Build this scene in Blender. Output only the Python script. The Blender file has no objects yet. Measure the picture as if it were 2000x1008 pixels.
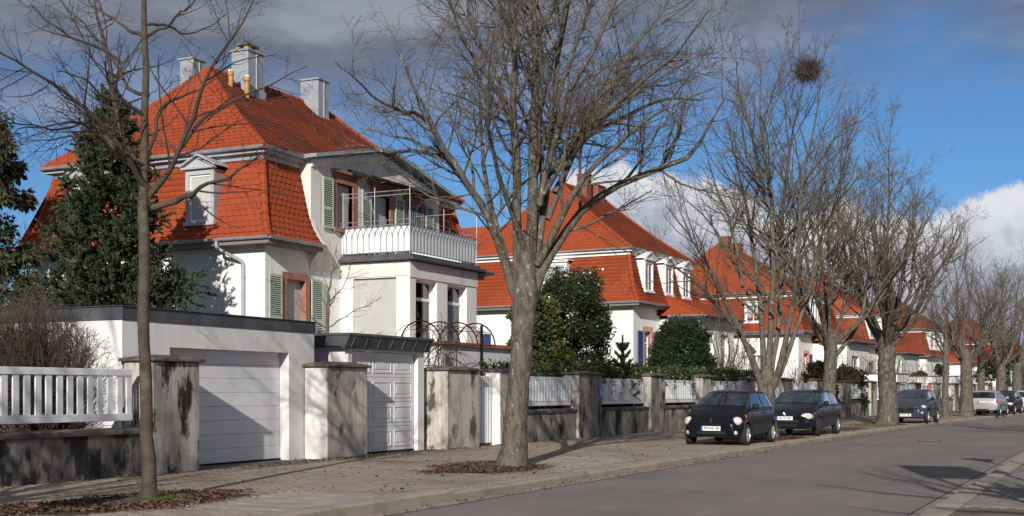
import bpy, bmesh, math, random
import numpy as np
from mathutils import Vector, Matrix
R = math.radians
random.seed(7)
rng = np.random.default_rng(7)
S = bpy.context.scene
COL = S.collection

# ------------------------------------------------------------------ camera
CAM_AZ, FPX, EYE = 26.1, 2450.0, 1.5
cam = bpy.data.cameras.new('camera')
cam.sensor_width = 36
cam.lens = 36 * FPX / 2000
cam.shift_y = 0.1305
cam.clip_end = 3000
cam.clip_start = 0.1
camo = bpy.data.objects.new('camera', cam)
camo.location = (0, 0, EYE)
camo.rotation_euler = (R(90), 0, R(CAM_AZ - 90))
COL.objects.link(camo)
S.camera = camo

# ------------------------------------------------------------------ light
SUN_EL, SUN_AZ = 22.0, 17.0            # shadows run along azimuth 17 deg
sun = bpy.data.lights.new('sun', 'SUN')
sun.energy = 5.0
sun.angle = R(0.55)
sun.color = (1.0, 0.95, 0.87)
suno = bpy.data.objects.new('sun', sun)
d = Vector((math.cos(R(SUN_EL)) * math.cos(R(SUN_AZ)), math.cos(R(SUN_EL)) * math.sin(R(SUN_AZ)), -math.sin(R(SUN_EL))))
suno.rotation_euler = d.to_track_quat('-Z', 'Y').to_euler()
suno.location = (-20, -6, 30)
COL.objects.link(suno)
S.view_settings.view_transform = 'Standard'
S.view_settings.look = 'None'
S.view_settings.exposure = 0.0
S.view_settings.gamma = 1
S.view_settings.use_curve_mapping = False

def make_world():
    w = bpy.data.worlds.new('World')
    S.world = w
    w.use_nodes = True
    nt = w.node_tree
    nt.nodes.clear()
    N = nt.nodes.new
    L = nt.links.new
    def math_(op, a, b=None, c=None, clamp=False):
        n = N('ShaderNodeMath'); n.operation = op; n.use_clamp = clamp
        for i, x in enumerate((a, b, c)):
            if x is None: continue
            if isinstance(x, (int, float)): n.inputs[i].default_value = x
            else: L(x, n.inputs[i])
        return n.outputs[0]
    def smooth(x, lo, hi):
        n = N('ShaderNodeMapRange'); n.interpolation_type = 'SMOOTHSTEP'
        L(x, n.inputs[0])
        for i, v in ((1, lo), (2, hi)):
            if isinstance(v, (int, float)): n.inputs[i].default_value = v
            else: L(v, n.inputs[i])
        return n.outputs[0]
    sky = N('ShaderNodeTexSky')
    sky.sky_type = 'NISHITA'
    sky.sun_disc = False
    sky.sun_elevation = R(SUN_EL)
    sky.sun_rotation = R(270 - SUN_AZ)     # sun stands opposite the shadow direction
    sky.altitude = 200
    sky.air_density = 1.0
    sky.dust_density = 0.1
    sky.ozone_density = 2.0
    tc = N('ShaderNodeTexCoord')
    sep = N('ShaderNodeSeparateXYZ')
    L(tc.outputs['Generated'], sep.inputs[0])
    x, y, z = sep.outputs
    az = math_('ARCTAN2', y, x)
    hor = math_('SQRT', math_('ADD', math_('MULTIPLY', x, x), math_('MULTIPLY', y, y)))
    el = math_('ARCTAN2', z, hor)
    def noise(sx, sy, sz, scale, detail, rough, dist=0.0, off=(0, 0, 0)):
        mp = N('ShaderNodeMapping')
        mp.inputs['Location'].default_value = off
        mp.inputs['Scale'].default_value = (sx, sy, sz)
        L(tc.outputs['Generated'], mp.inputs[0])
        n = N('ShaderNodeTexNoise')
        n.inputs['Scale'].default_value = scale
        n.inputs['Detail'].default_value = detail
        n.inputs['Roughness'].default_value = rough
        n.inputs['Distortion'].default_value = dist
        L(mp.outputs[0], n.inputs['Vector'])
        return n.outputs[0]
    # deck of grey cloud covering the upper sky, ragged lower edge
    n1 = noise(1, 1, 2.2, 3.2, 8, 0.55, 0.4, (3.1, 0.4, 1.7))
    n1b = noise(1, 1, 3.0, 9.0, 6, 0.55, 0.2, (0.3, 2.4, 0.2))
    lowedge = math_('MULTIPLY_ADD', math_('MINIMUM', math_('ABSOLUTE', math_('SUBTRACT', az, 0.62)), 0.36), 0.05, 0.218)   # hangs lowest over the nearest villa
    h = math_('SUBTRACT', el, lowedge)
    h = math_('ADD', h, math_('MULTIPLY', math_('SUBTRACT', n1, 0.5), 0.20))
    h = math_('ADD', h, math_('MULTIPLY', math_('SUBTRACT', n1b, 0.5), 0.10))
    deck = smooth(h, -0.05, 0.07)
    # white cumulus bank above the horizon on the far side of the street
    n2 = noise(1, 1, 1.2, 9.0, 9, 0.6, 0.3, (1.2, 5.0, 0.6))
    n3 = noise(1, 1, 0.4, 4.0, 3, 0.5, 0.0, (7.7, 1.0, 2.6))
    top = math_('ADD', 0.152, math_('MULTIPLY', math_('SUBTRACT', n3, 0.5), 0.16))
    top = math_('ADD', top, math_('MULTIPLY', math_('SUBTRACT', n2, 0.5), 0.11))
    fade = smooth(az, 0.52, 0.40)
    top = math_('ADD', top, math_('MULTIPLY', math_('SUBTRACT', fade, 1.0), 0.22))
    bank = smooth(math_('SUBTRACT', top, el), -0.002, 0.009)
    # cumulus: bright billowing top, grey-blue belly
    depth = math_('SUBTRACT', top, el)
    n4 = noise(1, 1, 1.5, 13.0, 8, 0.6, 0.5, (4.2, 2.2, 9.1))
    belly = smooth(math_('ADD', depth, math_('MULTIPLY', math_('SUBTRACT', n4, 0.5), 0.16)), 0.0, 0.075)
    def mix(f, a, b):
        m = N('ShaderNodeMix'); m.data_type = 'RGBA'
        L(f, m.inputs[0])
        for i, c in ((6, a), (7, b)):
            if isinstance(c, tuple): m.inputs[i].default_value = c + (1,)
            else: L(c, m.inputs[i])
        return m.outputs[2]
    K = 14.3                                                     # cloud radiance in units of the sky node
    cum = mix(belly, (0.76 * K, 0.77 * K, 0.82 * K), (0.34 * K, 0.37 * K, 0.47 * K))
    dk = mix(smooth(n1b, 0.35, 0.68), (0.145 * K, 0.165 * K, 0.215 * K), (0.30 * K, 0.325 * K, 0.395 * K))
    tint = N('ShaderNodeMix'); tint.data_type = 'RGBA'; tint.blend_type = 'MULTIPLY'
    tint.inputs[0].default_value = 1.0
    L(sky.outputs[0], tint.inputs[6])
    tint.inputs[7].default_value = (0.53, 0.86, 1.25, 1)
    c = mix(bank, tint.outputs[2], cum)
    c = mix(deck, c, dk)
    bg = N('ShaderNodeBackground')
    bg.inputs[1].default_value = 0.07
    L(c, bg.inputs[0])
    out = N('ShaderNodeOutputWorld')
    L(bg.outputs[0], out.inputs[0])
make_world()

# ------------------------------------------------------------------ materials
def material(name, col, col2=None, scale=3.0, lo=0.4, hi=0.65, stretch=(1, 1, 1), detail=6, rough=0.85, spec=0.3,
             metal=0.0, vary=0.0, bump=0.0, bscale=40.0, col3=None, scale3=1.0, lo3=0.5, hi3=0.6, stretch3=(1, 1, 1),
             coat=0.0, huevar=0.0, fine=0.0, streak=0.0):
    m = bpy.data.materials.new(name)
    m.use_nodes = True
    nt = m.node_tree
    b = nt.nodes['Principled BSDF']
    N, L = nt.nodes.new, nt.links.new
    b.inputs['Roughness'].default_value = rough
    b.inputs['Specular IOR Level'].default_value = spec
    b.inputs['Metallic'].default_value = metal
    b.inputs['Coat Weight'].default_value = coat
    b.inputs['Coat Roughness'].default_value = 0.04
    geo = N('ShaderNodeNewGeometry')
    def noise(sc, st, det=6, ro=0.6):
        mp = N('ShaderNodeMapping'); mp.inputs['Scale'].default_value = st
        L(geo.outputs['Position'], mp.inputs[0])
        n = N('ShaderNodeTexNoise')
        n.inputs['Scale'].default_value = sc; n.inputs['Detail'].default_value = det; n.inputs['Roughness'].default_value = ro
        L(mp.outputs[0], n.inputs['Vector'])
        return n.outputs[0]
    def ramp(x, a, c):
        n = N('ShaderNodeMapRange'); n.interpolation_type = 'SMOOTHSTEP'
        n.inputs[1].default_value = a; n.inputs[2].default_value = c
        L(x, n.inputs[0]); return n.outputs[0]
    def mix(f, a, c, blend='MIX'):
        k = N('ShaderNodeMix'); k.data_type = 'RGBA'; k.blend_type = blend
        if isinstance(f, float): k.inputs[0].default_value = f
        else: L(f, k.inputs[0])
        for i, v in ((6, a), (7, c)):
            if isinstance(v, tuple): k.inputs[i].default_value = v + (1,)
            else: L(v, k.inputs[i])
        return k.outputs[2]
    cur = tuple(col)
    if col2 is not None:
        cur = mix(ramp(noise(scale, stretch, detail), lo, hi), cur, tuple(col2))
    if col3 is not None:
        cur = mix(ramp(noise(scale3, stretch3, 8, 0.65), lo3, hi3), cur, tuple(col3))
    if streak:                       # rain marks running down
        k = N('ShaderNodeMapRange'); k.inputs[1].default_value = 0.35; k.inputs[2].default_value = 0.68
        k.inputs[3].default_value = 1.0 + streak * .3; k.inputs[4].default_value = 1.0 - streak
        L(noise(1.0, (5.5, 5.5, 0.28), 5, 0.7), k.inputs[0])
        h = N('ShaderNodeHueSaturation'); L(k.outputs[0], h.inputs['Value'])
        if isinstance(cur, tuple): h.inputs['Color'].default_value = cur + (1,)
        else: L(cur, h.inputs['Color'])
        cur = h.outputs[0]
    if fine:
        n = noise(90, (1, 1, 1), 3)
        k = N('ShaderNodeMapRange'); k.inputs[3].default_value = 1 - fine; k.inputs[4].default_value = 1 + fine
        k.inputs[1].default_value = 0.25; k.inputs[2].default_value = 0.75
        L(n, k.inputs[0])
        h = N('ShaderNodeHueSaturation')
        L(k.outputs[0], h.inputs['Value'])
        if isinstance(cur, tuple): h.inputs['Color'].default_value = cur + (1,)
        else: L(cur, h.inputs['Color'])
        cur = h.outputs[0]
    if vary:
        oi = N('ShaderNodeObjectInfo')
        ad = N('ShaderNodeMath'); ad.operation = 'ADD'
        L(oi.outputs['Random'], ad.inputs[0]); L(geo.outputs['Random Per Island'], ad.inputs[1])
        fr = N('ShaderNodeMath'); fr.operation = 'FRACT'; L(ad.outputs[0], fr.inputs[0])
        k = N('ShaderNodeMapRange'); k.inputs[3].default_value = 1 - vary; k.inputs[4].default_value = 1 + vary
        L(fr.outputs[0], k.inputs[0])
        h = N('ShaderNodeHueSaturation')
        L(k.outputs[0], h.inputs['Value'])
        if huevar:
            m2 = N('ShaderNodeMath'); m2.operation = 'MULTIPLY'; m2.inputs[1].default_value = 7.3
            L(fr.outputs[0], m2.inputs[0])
            f2 = N('ShaderNodeMath'); f2.operation = 'FRACT'; L(m2.outputs[0], f2.inputs[0])
            k2 = N('ShaderNodeMapRange'); k2.inputs[3].default_value = 0.5 - huevar; k2.inputs[4].default_value = 0.5 + huevar
            L(f2.outputs[0], k2.inputs[0]); L(k2.outputs[0], h.inputs['Hue'])
        if isinstance(cur, tuple): h.inputs['Color'].default_value = cur + (1,)
        else: L(cur, h.inputs['Color'])
        cur = h.outputs[0]
    if isinstance(cur, tuple): b.inputs['Base Color'].default_value = cur + (1,)
    else: L(cur, b.inputs['Base Color'])
    if bump:
        bn = N('ShaderNodeBump'); bn.inputs['Strength'].default_value = bump; bn.inputs['Distance'].default_value = 0.02
        L(noise(bscale, (1, 1, 1), 5), bn.inputs['Height'])
        L(bn.outputs[0], b.inputs['Normal'])
    return m

def glass_material(name, tint=(0.9, 0.95, 0.95), base=0.06, mul=0.9):
    """thin pane: mirror by Fresnel, else see through"""
    m = bpy.data.materials.new(name); m.use_nodes = True
    nt = m.node_tree; nt.nodes.clear()
    N, L = nt.nodes.new, nt.links.new
    o = N('ShaderNodeOutputMaterial'); mx = N('ShaderNodeMixShader')
    t = N('ShaderNodeBsdfTransparent'); t.inputs[0].default_value = tint + (1,)
    g = N('ShaderNodeBsdfGlossy'); g.inputs['Roughness'].default_value = 0.02
    lw = N('ShaderNodeFresnel'); lw.inputs[0].default_value = 1.5
    k = N('ShaderNodeMath'); k.operation = 'MULTIPLY_ADD'; k.inputs[1].default_value = mul; k.inputs[2].default_value = base
    k.use_clamp = True
    L(lw.outputs[0], k.inputs[0]); L(k.outputs[0], mx.inputs[0]); L(t.outputs[0], mx.inputs[1]); L(g.outputs[0], mx.inputs[2])
    L(mx.outputs[0], o.inputs[0])
    return m

M = {}
M['plaster'] = material('white_plaster', (0.80, 0.79, 0.765), (0.74, 0.725, 0.69), 1.3, 0.42, 0.75, (1, 1, 0.5), bump=0.25, bscale=60, fine=0.05, streak=0.07)
M['plaster_old'] = material('weathered_plaster', (0.70, 0.67, 0.63), (0.55, 0.50, 0.46), 1.0, 0.5, 0.72, (1, 1, 0.35), bump=0.3, bscale=50,
                            col3=(0.42, 0.36, 0.31), scale3=2.2, lo3=0.66, hi3=0.78, stretch3=(2, 2, 0.35))
M['garage_white'] = material('garage_render', (0.70, 0.69, 0.69), (0.64, 0.63, 0.62), 2.0, 0.4, 0.7, bump=0.2, bscale=80, streak=0.06)
M['stained'] = material('stained_render', (0.50, 0.46, 0.41), (0.27, 0.245, 0.22), 1.6, 0.42, 0.64, (1.2, 1.2, 0.55), bump=0.5, bscale=30,
                        col3=(0.028, 0.026, 0.026), scale3=1.5, lo3=0.50, hi3=0.585, stretch3=(1.5, 1.5, 0.5), fine=0.18, streak=0.35)
M['stained_warm'] = material('blotched_warm_render', (0.47, 0.425, 0.37), (0.25, 0.222, 0.195), 1.5, 0.40, 0.64, (1.2, 1.2, 0.5), bump=0.6, bscale=26,
                        col3=(0.055, 0.05, 0.046), scale3=1.3, lo3=0.50, hi3=0.62, stretch3=(1.2, 1.2, 0.6), fine=0.18, streak=0.35)
M['stained_light'] = material('mossy_render', (0.54, 0.495, 0.44), (0.33, 0.29, 0.24), 1.9, 0.46, 0.66, (1.1, 1.1, 0.6), bump=0.5, bscale=30,
                              col3=(0.105, 0.095, 0.08), scale3=1.9, lo3=0.52, hi3=0.62, stretch3=(1.2, 1.2, 0.6), fine=0.15, streak=0.28)
M['stained_dark'] = material('blackened_render', (0.27, 0.25, 0.225), (0.115, 0.105, 0.098), 1.5, 0.38, 0.62, (1.2, 1.2, 0.4), bump=0.5, bscale=30,
                             col3=(0.022, 0.021, 0.021), scale3=1.7, lo3=0.43, hi3=0.56, stretch3=(1.3, 1.3, 0.6), fine=0.15, streak=0.4)
M['coping'] = material('weathered_stone_coping', (0.16, 0.135, 0.115), (0.055, 0.05, 0.045), 4, 0.4, 0.65, bump=0.7, bscale=25, fine=0.2)
M['tile'] = material('clay_roof_tile', (0.300, 0.061, 0.024), (0.225, 0.048, 0.021), 0.6, 0.46, 0.80, rough=0.85, spec=0.12, col3=(0.165, 0.044, 0.024), scale3=1.1, lo3=0.56, hi3=0.74, stretch3=(1, 1, 0.6), vary=0.04, bump=0.15, bscale=60, huevar=0.003)
M['tile_dark'] = material('shaded_aged_roof_tile', (0.22, 0.047, 0.021), (0.135, 0.036, 0.021), 0.7, 0.38, 0.70, rough=0.85, spec=0.12, col3=(0.085, 0.036, 0.024), scale3=1.2, lo3=0.54, hi3=0.72, stretch3=(1, 1, 0.6), vary=0.10, bump=0.15, bscale=60, huevar=0.004)  # darker copy: grazing light on street slopes put into colour, besides weathering
M['tile_b'] = material('weathered_roof_tile', (0.25, 0.062, 0.030), (0.165, 0.046, 0.026), 0.5, 0.40, 0.68, rough=0.9, spec=0.1, vary=0.10, bump=0.15, bscale=60, huevar=0.004,
                       col3=(0.10, 0.042, 0.028), scale3=1.4, lo3=0.52, hi3=0.72, stretch3=(1, 1, 0.5))
M['tile_c'] = material('sun_bleached_roof_tile', (0.31, 0.085, 0.040), (0.22, 0.062, 0.032), 0.6, 0.42, 0.70, rough=0.9, spec=0.1, vary=0.10, bump=0.15, bscale=60, huevar=0.004)
M['roof_base'] = material('roof_underlay', (0.24, 0.05, 0.02), rough=0.9)
M['zinc'] = material('zinc_sheet', (0.36, 0.38, 0.41), (0.27, 0.29, 0.32), 2.5, 0.4, 0.7, rough=0.5, metal=0.25, spec=0.4)
M['zinc_dark'] = material('dark_zinc_sheet', (0.072, 0.076, 0.085), (0.12, 0.125, 0.135), 1.8, 0.4, 0.7, (1, 1, 0.7), rough=0.5, metal=0.2)
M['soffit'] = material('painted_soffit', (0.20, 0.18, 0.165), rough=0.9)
M['fascia'] = material('grey_fascia', (0.42, 0.43, 0.45), (0.34, 0.35, 0.37), 2, rough=0.6)
M['sandstone'] = material('red_sandstone', (0.36, 0.155, 0.11), (0.26, 0.105, 0.08), 3, 0.4, 0.7, rough=0.9, bump=0.3)
M['pink_stone'] = material('pink_painted_surround', (0.62, 0.34, 0.28), (0.52, 0.27, 0.22), 3, rough=0.9)
M['shutter_green'] = material('pale_green_shutter_paint', (0.47, 0.52, 0.44), (0.40, 0.45, 0.37), 5, rough=0.6)
M['shutter_blue'] = material('blue_shutter_paint', (0.045, 0.07, 0.22), rough=0.6)
M['white_paint'] = material('white_paint', (0.76, 0.76, 0.76), (0.68, 0.68, 0.67), 4, 0.45, 0.75, rough=0.5, spec=0.4)
M['fence_white'] = material('white_fence_paint', (0.76, 0.77, 0.79), (0.66, 0.67, 0.69), 3, 0.45, 0.75, (3, 3, 0.6), rough=0.5, spec=0.4)
M['roller'] = material('roller_shutter_grey', (0.47, 0.465, 0.45), (0.43, 0.425, 0.41), 1.5, rough=0.6)
M['door_white'] = material('garage_door_white', (0.70, 0.70, 0.715), (0.64, 0.64, 0.65), 1.2, 0.4, 0.7, rough=0.45, spec=0.4)
M['black_iron'] = material('black_wrought_iron', (0.012, 0.012, 0.013), rough=0.45, spec=0.4)
M['grey_iron'] = material('grey_painted_iron', (0.20, 0.21, 0.23), rough=0.5)
M['pipe'] = material('zinc_pipe', (0.40, 0.41, 0.43), (0.32, 0.33, 0.35), 4, rough=0.45, metal=0.3)
M['gap'] = material('dark_gap', (0.012, 0.012, 0.013), rough=0.9)
M['glass'] = glass_material('window_glass')
M['curtain'] = material('net_curtain', (0.55, 0.54, 0.52), (0.40, 0.39, 0.38), 3, stretch=(6, 6, 0.3), rough=0.9)
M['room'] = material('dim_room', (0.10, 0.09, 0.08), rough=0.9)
M['brick'] = material('chimney_brick', (0.26, 0.10, 0.065), (0.15, 0.06, 0.045), 6, rough=0.9, bump=0.6, bscale=20)
M['clay_pipe'] = material('ochre_clay_pipe', (0.50, 0.27, 0.09), (0.38, 0.2, 0.08), 8, rough=0.7)
M['asphalt'] = material('worn_asphalt', (0.216, 0.191, 0.178), (0.172, 0.153, 0.143), 0.40, 0.35, 0.7, rough=0.85, spec=0.25, bump=0.35, bscale=70,
                        col3=(0.250, 0.220, 0.204), scale3=1.7, lo3=0.5, hi3=0.8, stretch3=(0.25, 1.2, 1), fine=0.42)
M['paver'] = material('concrete_paver', (0.285, 0.229, 0.187), (0.215, 0.173, 0.142), 0.7, 0.4, 0.7, rough=0.9, vary=0.13, bump=0.3, bscale=80, fine=0.14)
M['paver_sheet'] = material('paver_joints', (0.15, 0.122, 0.10), rough=0.95, fine=0.2)
M['slab'] = material('concrete_slab', (0.36, 0.310, 0.280), (0.29, 0.250, 0.225), 2, rough=0.9, vary=0.07, bump=0.3, bscale=80, fine=0.12)
M['kerb'] = material('granite_kerb', (0.33, 0.278, 0.228), (0.25, 0.21, 0.172), 2.5, 0.4, 0.7, rough=0.9, vary=0.10, bump=0.5, bscale=50, fine=0.2)
M['kerb_light'] = material('pale_concrete_kerb', (0.33, 0.29, 0.245), (0.25, 0.22, 0.19), 2.5, 0.4, 0.7, rough=0.9, vary=0.07, bump=0.4, bscale=60, fine=0.15)
M['gutter'] = material('gutter_concrete', (0.29, 0.24, 0.205), (0.22, 0.185, 0.16), 3, rough=0.9, vary=0.1, fine=0.2)
M['soil'] = material('leaf_litter_soil', (0.10, 0.062, 0.042), (0.065, 0.045, 0.03), 6, 0.4, 0.6, rough=1, bump=0.8, bscale=20, fine=0.3)
M['garden'] = material('garden_ground', (0.075, 0.075, 0.035), (0.095, 0.065, 0.04), 1.0, 0.4, 0.6, rough=1, bump=0.8, bscale=15)
M['leaf_dead'] = material('dead_leaf', (0.110, 0.056, 0.036), (0.165, 0.10, 0.064), 14, 0.4, 0.6, rough=0.9, vary=0.35, huevar=0.012)
M['grass'] = material('grass_blade', (0.075, 0.11, 0.022), (0.12, 0.13, 0.04), 5, rough=0.8, vary=0.3)
M['bark'] = material('linden_bark', (0.140, 0.119, 0.094), (0.072, 0.061, 0.05), 6, 0.4, 0.62, (2.0, 2.0, 0.75), rough=0.95, bump=1.0, bscale=28,
                     col3=(0.30, 0.295, 0.215), scale3=9.0, lo3=0.59, hi3=0.66, stretch3=(1.2, 1.2, 0.9), fine=0.3)
M['bark_young'] = material('smooth_young_bark', (0.088, 0.066, 0.052), (0.056, 0.044, 0.036), 4, 0.4, 0.65, (1, 1, 2.5), rough=0.85, bump=0.4, bscale=30,
                           col3=(0.115, 0.12, 0.062), scale3=2.0, lo3=0.55, hi3=0.7, fine=0.2)
M['twig'] = material('lichened_twig', (0.155, 0.124, 0.080), (0.085, 0.064, 0.046), 2.2, 0.4, 0.65, rough=0.9)
M['twig_dark'] = material('dark_twig', (0.06, 0.045, 0.036), (0.095, 0.075, 0.05), 2, 0.45, 0.7, rough=0.9)
M['twig_brown'] = material('brown_hedge_twig', (0.115, 0.082, 0.066), (0.062, 0.045, 0.038), 1.5, 0.4, 0.65, rough=0.9)
M['fir'] = material('fir_needles', (0.030, 0.045, 0.022), (0.060, 0.070, 0.036), 1.6, 0.42, 0.62, rough=0.7, vary=0.35, huevar=0.02)
M['fir_tip'] = material('fir_needle_tips', (0.085, 0.10, 0.060), rough=0.7, vary=0.3)
M['cypress'] = material('golden_cypress_spray', (0.105, 0.10, 0.018), (0.058, 0.072, 0.016), 1.4, 0.4, 0.6, rough=0.8, vary=0.35, huevar=0.02)
M['rust_cypress'] = material('browning_cypress_spray', (0.105, 0.058, 0.018), (0.045, 0.055, 0.02), 0.7, 0.42, 0.58, rough=0.85, vary=0.35, huevar=0.02)
M['holly'] = material('glossy_holly_leaf', (0.022, 0.034, 0.014), (0.036, 0.046, 0.018), 2, rough=0.3, spec=0.5, vary=0.35)
M['yew'] = material('yew_needle', (0.018, 0.030, 0.012), (0.030, 0.043, 0.015), 2.2, rough=0.75, vary=0.35)
M['hedge'] = material('ivy_leaf', (0.048, 0.066, 0.018), (0.085, 0.095, 0.03), 3, rough=0.5, spec=0.4, vary=0.4, huevar=0.02)
M['terracotta'] = material('terracotta_edge', (0.40, 0.13, 0.085), (0.30, 0.10, 0.07), 3, rough=0.8)
M['right_paver'] = material('grey_drain_paver', (0.20, 0.185, 0.17), (0.165, 0.15, 0.138), 2, rough=0.9, vary=0.07, bump=0.3, bscale=80, fine=0.14)
M['sign_blue'] = material('blue_sign_paint', (0.03, 0.16, 0.62), rough=0.35, spec=0.5)
M['sign_grey'] = material('grey_sign_back', (0.35, 0.36, 0.37), rough=0.5, metal=0.3)

# ------------------------------------------------------------------ helpers
class MB:
    def __init__(s):
        s.v = []; s.f = []; s.m = []
    def add(s, vs, fs, mi=0):
        b = len(s.v)
        s.v += [tuple(p) for p in vs]
        s.f += [tuple(i + b for i in f) for f in fs]
        s.m += [mi] * len(fs)
        return s
    def quad(s, a, b, c, e, mi=0):
        return s.add([a, b, c, e], [(0, 1, 2, 3)], mi)
    def box(s, x0, x1, y0, y1, z0, z1, mi=0):
        return s.add([(x0, y0, z0), (x1, y0, z0), (x1, y1, z0), (x0, y1, z0), (x0, y0, z1), (x1, y0, z1), (x1, y1, z1), (x0, y1, z1)],
                     [(3, 2, 1, 0), (4, 5, 6, 7), (0, 1, 5, 4), (1, 2, 6, 5), (2, 3, 7, 6), (3, 0, 4, 7)], mi)
    def fbox(s, F, u0, u1, n0, n1, z0, z1, mi=0):
        O, U, Nn = F
        P = lambda u, n, z: (O[0] + U[0] * u + Nn[0] * n, O[1] + U[1] * u + Nn[1] * n, O[2] + z)
        return s.add([P(u0, n0, z0), P(u1, n0, z0), P(u1, n1, z0), P(u0, n1, z0), P(u0, n0, z1), P(u1, n0, z1), P(u1, n1, z1), P(u0, n1, z1)],
                     [(0, 1, 2, 3), (7, 6, 5, 4), (4, 5, 1, 0), (5, 6, 2, 1), (6, 7, 3, 2), (7, 4, 0, 3)], mi)
    def fquad(s, F, pts, mi=0):
        O, U, Nn = F
        return s.add([(O[0] + U[0] * u + Nn[0] * n, O[1] + U[1] * u + Nn[1] * n, O[2] + z) for u, n, z in pts], [tuple(range(len(pts)))], mi)
    def prism(s, poly, fn, a0, a1, mi=0):
        """poly of 2D points; fn(p, a) -> 3D"""
        n = len(poly)
        vs = [fn(p, a0) for p in poly] + [fn(p, a1) for p in poly]
        fs = [tuple(range(n))[::-1], tuple(range(n, 2 * n))] + [(i, (i + 1) % n, n + (i + 1) % n, n + i) for i in range(n)]
        return s.add(vs, fs, mi)
    def tube(s, pts, r, n=6, cap=True, mi=0):
        pts = [Vector(p) for p in pts]
        k = len(pts)
        rs = [r] * k if isinstance(r, (int, float)) else r
        d0 = (pts[-1] - pts[0])
        if d0.length < 1e-6: d0 = pts[1] - pts[0]
        ref = Vector((0, 0, 1)) if abs(d0.normalized().z) < 0.8 else Vector((1, 0, 0))
        vs = []
        for i, p in enumerate(pts):
            t = (pts[min(i + 1, k - 1)] - pts[max(i - 1, 0)]).normalized()
            a = t.cross(ref)
            if a.length < 1e-4: a = t.orthogonal()
            a.normalize(); b = t.cross(a)
            for j in range(n):
                w = 2 * math.pi * j / n
                vs.append(p + (a * math.cos(w) + b * math.sin(w)) * rs[i])
        fs = [(i * n + j, i * n + (j + 1) % n, (i + 1) * n + (j + 1) % n, (i + 1) * n + j) for i in range(k - 1) for j in range(n)]
        if cap: fs += [tuple(range(n))[::-1], tuple((k - 1) * n + j for j in range(n))]
        return s.add(vs, fs, mi)
    def lathe(s, prof, n=16, fn=None, mi=0):
        """prof of (r, h); default axis z"""
        fn = fn or (lambda x, y, h: (x, y, h))
        k = len(prof)
        vs = [fn(r * math.cos(2 * math.pi * j / n), r * math.sin(2 * math.pi * j / n), h) for r, h in prof for j in range(n)]
        fs = [(i * n + j, i * n + (j + 1) % n, (i + 1) * n + (j + 1) % n, (i + 1) * n + j) for i in range(k - 1) for j in range(n)]
        fs += [tuple(range(n))[::-1], tuple((k - 1) * n + j for j in range(n))]
        return s.add(vs, fs, mi)
    def mesh(s, name, mats):
        me = bpy.data.meshes.new(name)
        me.from_pydata(s.v, [], s.f)
        mats = mats if isinstance(mats, (list, tuple)) else [mats]
        for m in mats: me.materials.append(m)
        if len(mats) > 1: me.polygons.foreach_set('material_index', s.m)
        return me
    def build(s, name, mats, parent=None, loc=None, rz=0.0, smooth=None, bevel=0.0):
        me = s.mesh(name, mats)
        return link(name, me, parent, loc, rz, smooth, bevel)

def link(name, me, parent=None, loc=None, rz=0.0, smooth=None, bevel=0.0):
    o = bpy.data.objects.new(name, me)
    COL.objects.link(o)
    if parent is not None: o.parent = parent
    if loc is not None: o.location = loc
    if rz: o.rotation_euler.z = rz
    if smooth is not None:
        me.polygons.foreach_set('use_smooth', [True] * len(me.polygons))
        if smooth < 180: me.set_sharp_from_angle(angle=R(smooth))
    if bevel:
        b = o.modifiers.new('bevel', 'BEVEL'); b.width = bevel; b.segments = 1; b.limit_method = 'ANGLE'
    return o

def np_mesh(name, V, F, mats, mi=None, smooth=False):
    """V (n,3), F (m,k) index array"""
    me = bpy.data.meshes.new(name)
    V = np.asarray(V, dtype=np.float32); F = np.asarray(F, dtype=np.int32)
    me.vertices.add(len(V)); me.vertices.foreach_set('co', V.ravel())
    k = F.shape[1]
    me.loops.add(F.size); me.loops.foreach_set('vertex_index', F.ravel())
    me.polygons.add(len(F)); me.polygons.foreach_set('loop_start', np.arange(0, F.size, k, dtype=np.int32))
    try: me.polygons.foreach_set('loop_total', np.full(len(F), k, dtype=np.int32))
    except Exception: pass
    for m in (mats if isinstance(mats, (list, tuple)) else [mats]): me.materials.append(m)
    if mi is not None: me.polygons.foreach_set('material_index', np.asarray(mi, dtype=np.int32))
    if smooth: me.polygons.foreach_set('use_smooth', np.ones(len(F), dtype=bool))
    me.update(calc_edges=True)
    return me

def tag(o, label=None, cat=None, group=None, kind=None):
    if label: o['label'] = label
    if cat: o['category'] = cat
    if group: o['group'] = group
    if kind: o['kind'] = kind
    return o
def empty(name, loc=(0, 0, 0), rz=0.0, label=None, cat=None, group=None):
    o = bpy.data.objects.new(name, None)
    o.empty_display_size = 0.3
    COL.objects.link(o)
    o.location = loc; o.rotation_euler.z = rz
    return tag(o, label, cat, group)
def copy_tree(o, parent=None):
    c = o.copy(); COL.objects.link(c)
    if parent is not None: c.parent = parent
    for ch in o.children: copy_tree(ch, c)
    return c

ca, sa = math.cos(R(CAM_AZ)), math.sin(R(CAM_AZ))
def at(u, v, D):
    """photo pixel (2000 wide) and depth -> world point"""
    r = (u - 1000) / FPX
    return Vector((D * (ca + sa * r), D * (sa - ca * r), EYE + (765 - v) / FPX * D))
def bend(x):                       # the street swings slowly to the right
    k = max(x - 35.0, 0.0)
    return -k * k / 1200.0
def slope(x):
    return math.atan(-max(x - 35.0, 0.0) / 600.0)
def st(x, t, z=0.0):
    return Vector((x, t + bend(x), z))
PAVE = 0.12
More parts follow.
